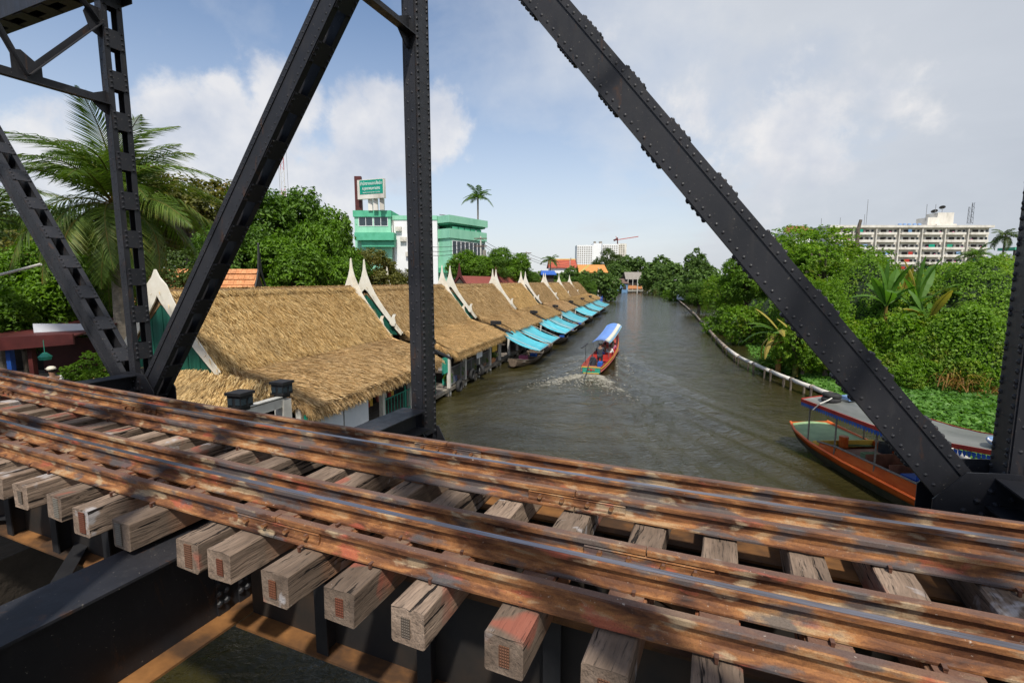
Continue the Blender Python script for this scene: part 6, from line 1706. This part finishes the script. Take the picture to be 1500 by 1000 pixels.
# --- apartment block at the right
def apartments():
    Y = 207.; g = lambda px, py: atY(px, py or 360, Y)
    t = thing('apartment_block', 'long white apartment block with stacked balconies on the right skyline', 'apartment block')
    x0 = g(1212, 0).x; x1 = g(1446, 0).x; zt = g(1400, 334).z; rise = 0.0
    MB().span((x0, Y, .5), (x1, Y + 14, zt)).build('wall', 'stained_white', t)
    MB().span((x0 - .5, Y - 1.5, zt + .02), (x1 + .8, Y + 14.5, zt + 1.0)).build('roof_slab', 'stained_white', t)
    fh = 3.02; n = 8; bays = 7; bw = (x1 - x0) / bays
    slab = MB().box((0, 0, 0), (bw * .80, 1.3, .22)).box((0, -.6, .48), (bw * .80, .12, .80)).mesh('balcony', 'stained_white')
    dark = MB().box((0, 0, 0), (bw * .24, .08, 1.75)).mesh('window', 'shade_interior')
    sw = MB().box((0, 0, 0), (bw * .095, .08, 1.3)).mesh('window', 'window_glass')
    fin = MB().box((0, 0, 0), (.5, 1.2, zt - 1)).mesh('fin', 'stained_white')
    rng = np.random.default_rng(4)
    for b in range(bays):
        xb = x0 + (b + .5) * bw
        put('fin', fin, t, (x0 + b * bw + .2, Y - .6, zt / 2))
        for f in range(n):
            z = zt - 1.55 - f * fh
            if z < 2: continue
            put('balcony', slab, t, (xb, Y - .66, z - 1.15))
            put('window', dark, t, (xb - bw * .10, Y - .05, z)); put('window', dark, t, (xb + bw * .2, Y - .03, z), scale=(.6, 1, .9))
            put('window', sw, t, (xb - bw * .40, Y - .05, z + .2)); put('window', sw, t, (xb + bw * .41, Y - .05, z + .2))
            if rng.random() < .30:
                c = ['net_green', 'curtain_green', 'blue_pale', 'red_paint', 'blue_wall'][rng.integers(5)]
                MB().box((xb + rng.uniform(-.25, .2) * bw, Y - 1.2, z + .1), (bw * rng.uniform(.14, .28), .05, 1.6)).build('hung_cloth', c, t)
            for k in range(3):
                if rng.random() < .6: MB().box((xb + rng.uniform(-.35, .35) * bw, Y - 1.1, z - .35), (rng.uniform(.4, .9), .1, .8)).build('hung_cloth', ['shirt_white', 'cloth_dark', 'roof_grey', 'cloth_pink'][rng.integers(4)], t)
    a = g(1364, 0).x; b = g(1402, 0).x
    MB().span((a, Y + 3, zt + 1), (g(1378, 0).x, Y + 9, g(0, 317).z)).span((g(1378, 0).x + .02, Y + 3, zt + 1), (b, Y + 9, g(0, 310).z)).build('stair_house', 'stained_white', t)
    MB().span((g(1376, 0).x, Y + 2.2, zt + 1.01), (g(1405, 0).x, Y + 2.9, g(0, 327).z)).build('water_tank', 'stained_white', t)
    # dishes and aerials
    def dish(px, py, r, ry, lb):
        p = g(px, py); q = thing('satellite_dish', lb, 'satellite dish', (p.x, Y + 5, p.z))
        m = MB().sheet(lambda u, v: (r * v * cos(u * 2 * pi), r * v * sin(u * 2 * pi), .35 * r * v * v), 16, 4, (0, 0, -.06)); o = m.build('dish', 'black_plain', q); o.rotation_euler = (-.5, ry, 0)
        MB().tube([(0, 0, -1.5 - r * .6), (0, 0, 0)], .1, 6).build('mast', 'steel_grey', q)
    dish(1384, 308, 1.2, .2, 'dark satellite dish lying low on the stair house roof'); dish(1396, 302, 1.1, .3, 'raised satellite dish at the right corner of the stair house')
    def lattice(px, py0, py1, w, lb, Yy=Y + 4, mat='roof_brown', name='antenna_mast'):
        p0 = atY(px, py0, Yy); p1 = atY(px, py1, Yy); q = thing(name, lb, 'antenna', (p0.x, Yy, p0.z)); H = p1.z - p0.z; m = MB()
        for sx, sy in ((-1, -1), (1, -1), (0, 1)): m.beam((sx * w, sy * w, 0), (sx * w * .7, sy * w * .7, H), w * .22, w * .22)
        n = max(4, int(H / (w * 2.4)))
        for k in range(n):
            z = H * k / n; z2 = H * (k + 1) / n; s = -1 if k % 2 else 1
            m.beam((s * w, -w, z), (-s * w, -w, z2), w * .14, w * .14); m.beam((s * w, -w, z), (0, w, z2), w * .14, w * .14)
        m.build('mast', mat, q)
    lattice(1422, 328, 297, .45, 'black lattice mast on the right end of the apartment roof', mat='black_plain'); lattice(1417, 328, 303, .3, 'thinner mast beside the lattice one on the apartment roof', mat='black_plain')
    for px, py, py1 in ((1368, 318, 297), (1382, 310, 297), (1278, 336, 290), (1239, 337, 317), (1211, 337, 318), (1275, 336, 312)):
        p0 = g(px, py); p1 = g(px, py1); MB().tube([(p0.x, Y + 4, p0.z - 1), (p0.x, Y + 4, p1.z)], .09, 5).build('whip_aerial', 'steel_grey', t)
    ta = MB().tube([(0, 0, 0), (0, 0, 1.1), (0, 0, 1.3)], [.7, .7, .3], 10).mesh('tank', 'blue_pale')
    for px in (1326, 1333, 1340, 1348, 1355): put('tank', ta, t, (g(px, 0).x, Y + 4, zt + 1))
    # dark tapered chimney left
    p = atY(1257, 336, 120); q = atY(1261, 322, 120)
    put('dead_palm_trunk', MB().tube([(p.x, 120, 1), (p.x, 120, p.z), (q.x, 120, q.z)], [.45, .42, .32], 8).mesh('dead_palm_trunk', 'bark'), label='bare dark palm trunk standing above the trees before the apartments', cat='dead trunk')
    # red roof far left of the block
    h = thing('red_roof_house', 'pale house with a dull red roof behind the trees left of the apartments', 'house')
    Z = 190.; a = atY(1150, 340, Z); b = atY(1195, 340, Z); MB().span((a.x, Z, .5), (b.x, Z + 8, a.z - .3)).build('wall', 'white_wall', h); MB().poly([(a.x - 1, Z - 1, a.z - .3), (b.x + 1, Z - 1, a.z - .3), (b.x - 2, Z + 4, a.z + 2.6), (a.x + 3, Z + 4, a.z + 2.6)], (0, .4, .2)).build('roof', 'tile_red', h)
    # long low white building behind at the left of the block
    # dark green shed at the far right edge
    h = thing('green_shed', 'dark green open tower shed at the far right edge', 'shed'); Z = 110.; a = atY(1486, 372, Z); b = atY(1512, 372, Z)
    MB().span((a.x, Z, a.z + .9), (b.x, Z + 4, a.z + 1.5)).build('roof', 'green_trim', h)
    for x in (a.x + .3, (a.x + b.x) / 2, b.x - .3): MB().span((x - .15, Z + .2, .6), (x + .15, Z + .5, a.z + .89)).build('post', 'shade_interior', h)
    MB().span((a.x, Z + .1, a.z - 3.5), (b.x, Z + 3.9, a.z - 2.2)).build('deck', 'green_trim', h)
apartments()
# --- distant high-rise and crane
def highrise():
    Y = 700.; g = lambda px, py: atY(px, py or 370, Y)
    t = thing('high_rise', 'distant white residential high-rise with many small windows', 'high-rise')
    parts = [(845, 870, 359, 'white_wall'), (870.2, 882, 356, 'white_wall'), (882.2, 906, 357.5, 'white_wall'), (906.2, 918.5, 356.5, 'stained_white')]
    for i, (a, b, py, mt) in enumerate(parts):
        z = g(0, py).z; xa, xb = g(a, 0).x, g(b, 0).x; yy = Y + (0, 6, 0, 4)[i]
        MB().span((xa, yy, 1), (xb, yy + 20, z)).build('wall', mt, t)
        n = 17; nb = int((xb - xa) / 3.1)
        wb = MB().box((0, 0, 0), (1.9, .1, 1.6)).mesh('window', 'roof_grey')
        for k in range(n):
            for j in range(nb):
                zz = z - 3.0 - k * 3.0
                if zz > 8 and i != 1: put('window', wb, t, (xa + 1.7 + j * 3.1, yy - .1, zz))
    for a, b, py in ((871, 874, 353), (879, 883, 353)): MB().span((g(a, 0).x, Y + 7, g(0, 357).z), (g(b, 0).x, Y + 12, g(0, py).z)).build('roof_box', 'roof_grey', t)
    c = thing('tower_crane', 'red and white tower crane rising behind the distant high-rise', 'crane')
    Y2 = 730.; p = lambda px, py: atY(px, py, Y2)
    m = MB(); m.beam(p(904.5, 375), p(904.5, 348), 1.4, 1.4); m.build('mast', 'maroon', c)
    MB().beam(p(900, 352), p(935, 346.5), 1.1, 1.1).build('jib', 'pink_paint', c); MB().beam(p(899, 352.3), p(904, 350), 2.4, 2.6).build('counterweight', 'maroon', c); MB().beam(p(902, 346), p(904.5, 351), .8, .8).build('a_frame', 'pink_paint', c)
highrise()
# --- simple gabled houses
def gabled(name, label, x0, x1, Y, depth, z0, ze, zr, wall, roof, ridge='x', over=.5, cat='house', wins=0, wmat='window_glass', tiles=None):
    h = thing(name, label, cat)
    MB().span((x0, Y, z0), (x1, Y + depth, ze)).build('wall', wall, h)
    if ridge == 'x':
        m = MB(); ym = Y + depth / 2
        m.poly([(x0 - over, Y - over, ze - .1), (x1 + over, Y - over, ze - .1), (x1 + over * .6, ym, zr), (x0 - over * .6, ym, zr)], (0, 0, .12))
        m.poly([(x0 - over, Y + depth + over, ze - .1), (x1 + over, Y + depth + over, ze - .1), (x1 + over * .6, ym + .01, zr), (x0 - over * .6, ym + .01, zr)][::-1], (0, 0, .12))
        r = m.build('roof', roof, h)
        MB().poly([(x0, Y, ze), (x0, Y + depth, ze), (x0, ym, zr - .1)], (.1, 0, 0)).poly([(x1 - .1, Y, ze), (x1 - .1, Y + depth, ze), (x1 - .1, ym, zr - .1)], (.1, 0, 0)).build('gable', wall, h)
    else:
        xm = (x0 + x1) / 2; m = MB()
        m.poly([(x0 - over, Y - over, ze - .1), (x0 - over, Y + depth + over, ze - .1), (xm, Y + depth + over, zr), (xm, Y - over, zr)], (0, 0, .12))
        m.poly([(x1 + over, Y - over, ze - .1), (x1 + over, Y + depth + over, ze - .1), (xm + .01, Y + depth + over, zr), (xm + .01, Y - over, zr)][::-1], (0, 0, .12))
        m.build('roof', roof, h); MB().poly([(x0, Y, ze), (x1, Y, ze), (xm, Y, zr - .15)], (0, .1, 0)).build('gable', wall, h)
    for i in range(wins):
        x = x0 + (x1 - x0) * (i + .5) / wins
        o = MB().box((x, Y - .03, z0 + (ze - z0) * .55), ((x1 - x0) / wins * .5, .06, (ze - z0) * .45)).build('window', wmat, h)
    return h
def gx(px, Y): return atY(px, 400, Y).x
def gz(py, Y): return atY(750, py, Y).z
Y = 236; gabled('waterside_house', 'small pale blue waterside house with a brown roof at the river bend', gx(893, Y), gx(920, Y), Y, 9, 0, gz(415, Y), gz(408.5, Y), 'blue_wall', 'roof_brown', wins=3, wmat='shade_interior')
hq = gabled('waterside_house', 'open timber house with a grey roof beside the blue one at the river bend', gx(921, Y), gx(943, Y), Y + 2, 9, .4, gz(409, Y), gz(398.5, Y), 'shade_interior', 'roof_grey', over=1.2)
for px in (921, 928, 936, 943): MB().span((gx(px, Y) - .15, Y + .8, -1), (gx(px, Y) + .15, Y + 1.1, gz(409, Y))).build('post', 'white_post', hq)
MB().span((gx(920, Y), Y - .6, gz(427, Y)), (gx(958, Y), Y + 1.9, gz(424.5, Y))).build('veranda', 'concrete', hq); MB().span((gx(921, Y), Y + .6, gz(423, Y)), (gx(942, Y), Y + .7, gz(418, Y))).build('railing', 'tile_orange', hq)
put('jetty', MB().span((gx(879, 232), 232, .2), (gx(897, 232), 234, .9)).mesh('jetty', 'concrete'), label='low pale jetty left of the blue waterside house', cat='jetty')
Y = 130; gabled('small_house', 'small white house with a shallow grey roof among the trees on the right bank', gx(1004, Y), gx(1042, Y), Y, 6, .5, gz(410.5, Y), gz(403.5, Y), 'white_wall', 'roof_grey', wins=3, over=.8, ridge='y')
Y = 170; hh = gabled('temple_hall', 'temple hall with a bright red tiled roof and pale gable trim beyond the stalls', gx(806, Y), gx(843, Y), Y, 9, .9, gz(392, Y), gz(379.5, Y), 'white_wall', 'temple_red', over=.6)
MB().span((gx(804, Y), Y + 4.2, gz(379.6, Y)), (gx(845, Y), Y + 4.8, gz(378.2, Y))).build('ridge', 'temple_gold', hh)
for px in (838, 846): MB().poly([(gx(px - 1.5, Y), Y + 4, gz(388, Y)), (gx(px + 1.5, Y), Y + 4, gz(388, Y)), (gx(px, Y), Y + 4, gz(375.5, Y))], (0, .3, 0)).build('gable_spire', 'maroon', hh)
Y = 150; hh = gabled('temple_hall', 'open hall with an orange tiled roof and yellow edge between the trees', gx(850, Y), gx(888, Y), Y, 10, .9, gz(399, Y), gz(387.5, Y), 'shade_interior', 'temple_orange', ridge='x', over=.5)
MB().beam((gx(848, Y), Y - 1, gz(400, Y)), (gx(862, Y), Y - 1, gz(388, Y)), .4, .5).build('gable_edge', 'temple_gold', hh)
Y = 90; gabled('blue_shed', 'shed with a blue sheet roof behind the trees, below the red temple roof', gx(796, Y), gx(811, Y), Y, 4, .9, gz(402, Y), gz(397, Y), 'shade_interior', 'blue_paint', cat='shed')
# the long dull red roofs with dark spires behind the row
def spire_house(a0, a1, w0, w1, ze, zr, lab, roof, barge, tiles=False, at=None):
    h = thing('spired_house', lab, 'Thai house', at[:3] if at else RW(a0, 0, 0), at[3] if at else -PHI)
    L = a1 - a0; x0, x1 = -w1, -w0; xm = (x0 + x1) / 2; 
    MB().span((x0 + .5, .3, .9), (x1 - .5, L - .3, ze)).build('wall', 'dark_plank', h)
    for sg, xe in ((-1, x0), (1, x1)):
        m = MB().sheet(lambda u, v: (xm + (xe - xm) * v, L * u, zr + (ze - zr) * v - .22 * (zr - ze) * sin(pi * v) * .6), 4, 8, (0, 0, -.12)); r = m.build('roof', roof, h)
        if tiles:
            sl = Vector((xe - xm, 0, ze - zr)); Ls = sl.length; sl.normalize(); nn = Vector((-sl.z, 0, sl.x)); nn = nn if nn.z > 0 else -nn
            tm = MB().box((0, 0, 0), (.30, .235, .025), Matrix((sl, Vector((0, 1, 0)), nn)).transposed()).mesh('tile', roof)
            cnt = 0
            for i in range(int(Ls / .27)):
                for j in range(int(L / .245)):
                    if (sg < 0 if at is None else sg > 0) or cnt > 290: continue
                    v = (i + .5) * .27 / Ls; cnt += 1
                    put('tile', tm, r, (xm + (xe - xm) * v, .12 + j * .245 + (i % 2) * .06, zr + (ze - zr) * v - .22 * (zr - ze) * sin(pi * v) * .6 + .035 + RNG.uniform(0, .012)))
    for y in (-.12, L + .04):
        for sg in (1, -1):
            hw = (x1 - x0) / 2; n = 8; up = []; lo = []
            for i in range(n + 1):
                t = i / n; x = sg * hw * (1 - t); z = ze + (zr - ze) * t - .22 * (zr - ze) * .6 * sin(pi * (1 - t))
                up.append((xm + x + sg * .02, y, z + .16 + .25 * max(0, t - .7) / .3)); lo.append((xm + x, y, z - .10))
            up = up[:-1] + [(xm + sg * .10, y, zr + .75), (xm + sg * .03, y, zr + 1.25), (xm, y, zr + 1.3)]
            MB().poly(up + lo[::-1], (0, .06, 0)).build('barge_board', barge, h)
        MB().poly([(x0 + .3, y + .1, ze), (x1 - .3, y + .1, ze), (xm, y + .1, zr - .3)], (0, .04, 0)).build('gable_wall', 'dark_plank', h)
# orange-tiled roof with dark gable at px 320-390
spire_house(0, 6.2, -1.7, 1.7, 4.3, 6.15, 'low house with a bright orange tiled roof and dark horned gable behind the first stall', 'tile_orange', 'black_plain', True, at=(-12.6, 24.6, 0, pi / 2 + .12))
spire_house(47.5, 60, 16.4, 20.2, 4.3, 6.1, 'dull red roofed house with maroon spires behind the fourth stall', 'tile_red', 'maroon')
spire_house(60.8, 71.5, 16.4, 20.2, 4.3, 6.15, 'house with a dull red roof behind the sixth stall', 'tile_red', 'maroon')
spire_house(72.3, 92, 16.4, 20.2, 4.3, 6.2, 'long house with a dark red roof farther along the row', 'tile_red', 'maroon')
spire_house(29.6, 33, 20, 22.6, 4.6, 5.7, 'small roof with orange red carving left of the cream spires', 'temple_red', 'tile_orange')
# thatch roof of a rear stall with cream spire (seen left of the first gable and behind the second)
spire_house(32.3, 38, 16.6, 19.4, 4.3, 5.3, 'rear thatched stall with a lone cream spire behind the second roof', 'straw_bed', 'cream_paint')
# --- the red pavilion and shops at the far left
def red_pavilion():
    t = thing('red_awning', 'long dark red awning roof over the landing at the left edge', 'awning')
    Yq = 15.
    a = atY(-60, 497, Yq); b = atY(106, 489, Yq); zt = b.z
    MB().poly([(a.x, Yq, a.z), (b.x, Yq, b.z), (b.x, Yq, b.z - .32), (a.x, Yq, a.z - .46)], (0, .05, 0)).build('fascia', 'maroon', t)
    MB().poly([(a.x, Yq + .06, a.z - .05), (b.x, Yq + .06, b.z - .05), (b.x - .5, Yq + 3.5, b.z + .30), (a.x, Yq + 3.5, a.z + .30)], (0, 0, -.05)).build('roof', 'maroon', t)
    for px in (15, 47, -20): x = atY(px, 530, Yq + .3).x; MB().span((x - .07, Yq + .25, .9), (x + .07, Yq + .40, a.z - .1)).build('post', 'maroon' if px == 47 else 'blue_paint', t)
    s = thing('shop', 'open market shop in deep shade under the left trees', 'shop'); x0 = atY(-120, 500, 21).x; x1 = atY(150, 500, 21).x
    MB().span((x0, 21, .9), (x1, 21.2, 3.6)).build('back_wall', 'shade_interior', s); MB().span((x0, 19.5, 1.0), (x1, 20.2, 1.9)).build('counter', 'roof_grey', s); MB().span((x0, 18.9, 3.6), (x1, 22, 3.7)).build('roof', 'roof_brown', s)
    c = atY(95, 482, 16.); put('pale_board', MB().box(c, (2.0, .06, .36)).mesh('pale_board', 'pink_paint' if False else 'white_panel'), label='pale board standing on the red awning', cat='board')
    c = atY(66, 522, 14.6); put('hanging_lamp', MB().tube([c + Vector((0, 0, .5)), c + Vector((0, 0, .1))], .01, 5).tube([c + Vector((0, 0, .12)), c, c - Vector((0, 0, .1))], [.05, .17, .14], 10).mesh('hanging_lamp', 'teal_paint'), label='green lamp shade hanging under the red awning', cat='lamp')
    c = atY(10, 462, 24); put('blue_awning', MB().box(c, (4.5, 2, .9)).mesh('blue_awning', 'blue_pale'), label='pale blue awning glimpsed through the left trees', cat='awning')
    put('red_board', MB().box(atY(112, 520, 18), (2.4, .1, 1.3)).mesh('red_board', 'maroon'), label='dark red board behind the man with the cap', cat='board')
    p, q = atY(-10, 405, 13), atY(60, 387, 13); put('street_lamp_arm', MB().tube([p, q], .035, 6).mesh('street_lamp_arm', 'white_post'), label='pale lamp arm reaching in from the left edge before the trees', cat='lamp arm')
red_pavilion()
# --- poles, wires, radio mast
def upole(px, py0, py1, Y, lb, arms=True, r=.12, mat='white_post', base=.9):
    p = atY(px, py1, Y); t = thing('utility_pole', lb, 'utility pole', (p.x, Y, base))
    MB().tube([(0, 0, 0), (0, 0, p.z - base)], [r * 1.2, r * .8], 8).build('pole', mat, t)
    if arms:
        for dz in (.3, 1.3): MB().box((0, -.1, p.z - base - dz), (1.7, .1, .12)).build('cross_arm', 'roof_brown', t)
        MB().box((.5, -.1, p.z - base - 2.2), (.45, .45, .8)).build('transformer', 'roof_grey', t)
    return Vector((p.x, Y, p.z))
T1 = upole(704, 400, 346, 66, 'concrete pole with cross arms in front of the green building')
T2 = upole(771, 410, 368, 84, 'utility pole with cross arms standing above the row of stalls')
T3 = upole(835, 405, 380, 140, 'slim pole by the temple roofs', False, .1)
upole(877, 436, 392, 150, 'thin mooring pole at the end of the stall row', False, .14, base=-1)
upole(949, 436, 400, 225, 'thin white pole standing in the water right of the far houses', False, .22, base=-1)
upole(934, 436, 406, 225, 'second thin pole before the far houses', False, .18, base=-1)
def wire(p, q, sag, lb):
    pts = [p.lerp(q, i / 14) - Vector((0, 0, sag * 4 * (i / 14) * (1 - i / 14))) for i in range(15)]
    put('power_line', MB().tube(pts, .03, 4).mesh('power_line', 'tyre_rubber'), label=lb, cat='cable')
for k, dz in enumerate((.25, .9, 1.4)):
    wire(T1 + Vector((.3 * k, 0, -dz)), T2 + Vector((.3 * k, 0, -dz)), .8, ['topmost', 'middle', 'lowest'][k] + ' cable between the green building and the next pole')
    wire(atY(600, 356 + 6 * k, 60), T1 + Vector((-.3 * k, 0, -dz)), .8, ['topmost', 'middle', 'lowest'][k] + ' cable running left from the concrete pole')
    wire(T2 + Vector((.3 * k, 0, -dz)), T3 + Vector((.3, 0, -dz)), .9, ['topmost', 'middle', 'lowest'][k] + ' cable running on to the temple roofs')
def radio():
    Y = 160.; p0 = atY(423, 400, Y); p1 = atY(423, 168, Y); t = thing('radio_mast', 'slender red and white radio mast rising behind the large tree', 'radio mast', (p0.x, Y, .9)); H = p1.z - .9
    m = MB(); m2 = MB(); w = .55; n = 40
    for k in range(n):
        z, z2 = H * k / n, H * (k + 1) / n; M = m if (k // 4) % 2 else m2
        for sx, sy in ((-1, -1), (1, -1), (0, 1)): M.beam((sx * w, sy * w, z), (sx * w, sy * w, z2), .10, .10)
        s = -1 if k % 2 else 1; M.beam((s * w, -w, z), (-s * w, -w, z2), .07, .07)
    m.build('lattice', 'red_paint', t); m2.build('lattice', 'white_post', t)
    MB().tube([(-1.3, 0, 0), (-1.3, 0, H - 2)], .06, 4).tube([(1.3, 0, 0), (1.3, 0, H - 4)], .06, 4).build('stay_cable', 'steel_grey', t)
radio()
# a few roofs of the town behind
for i, (px0, px1, py, Y, c, lb) in enumerate([(770, 800, 404, 150, 'white_wall', 'low white building behind the utility pole'), (990, 1003, 400, 260, 'white_wall', 'small white building behind the far trees'), (1110, 1150, 388, 150, 'roof_grey', 'grey roof behind the steel brace on the right bank')]):
    gabled('town_house', lb, gx(px0, Y), gx(px1, Y), Y, 8, .6, gz(py, Y), gz(py - 5, Y), c, 'roof_grey')
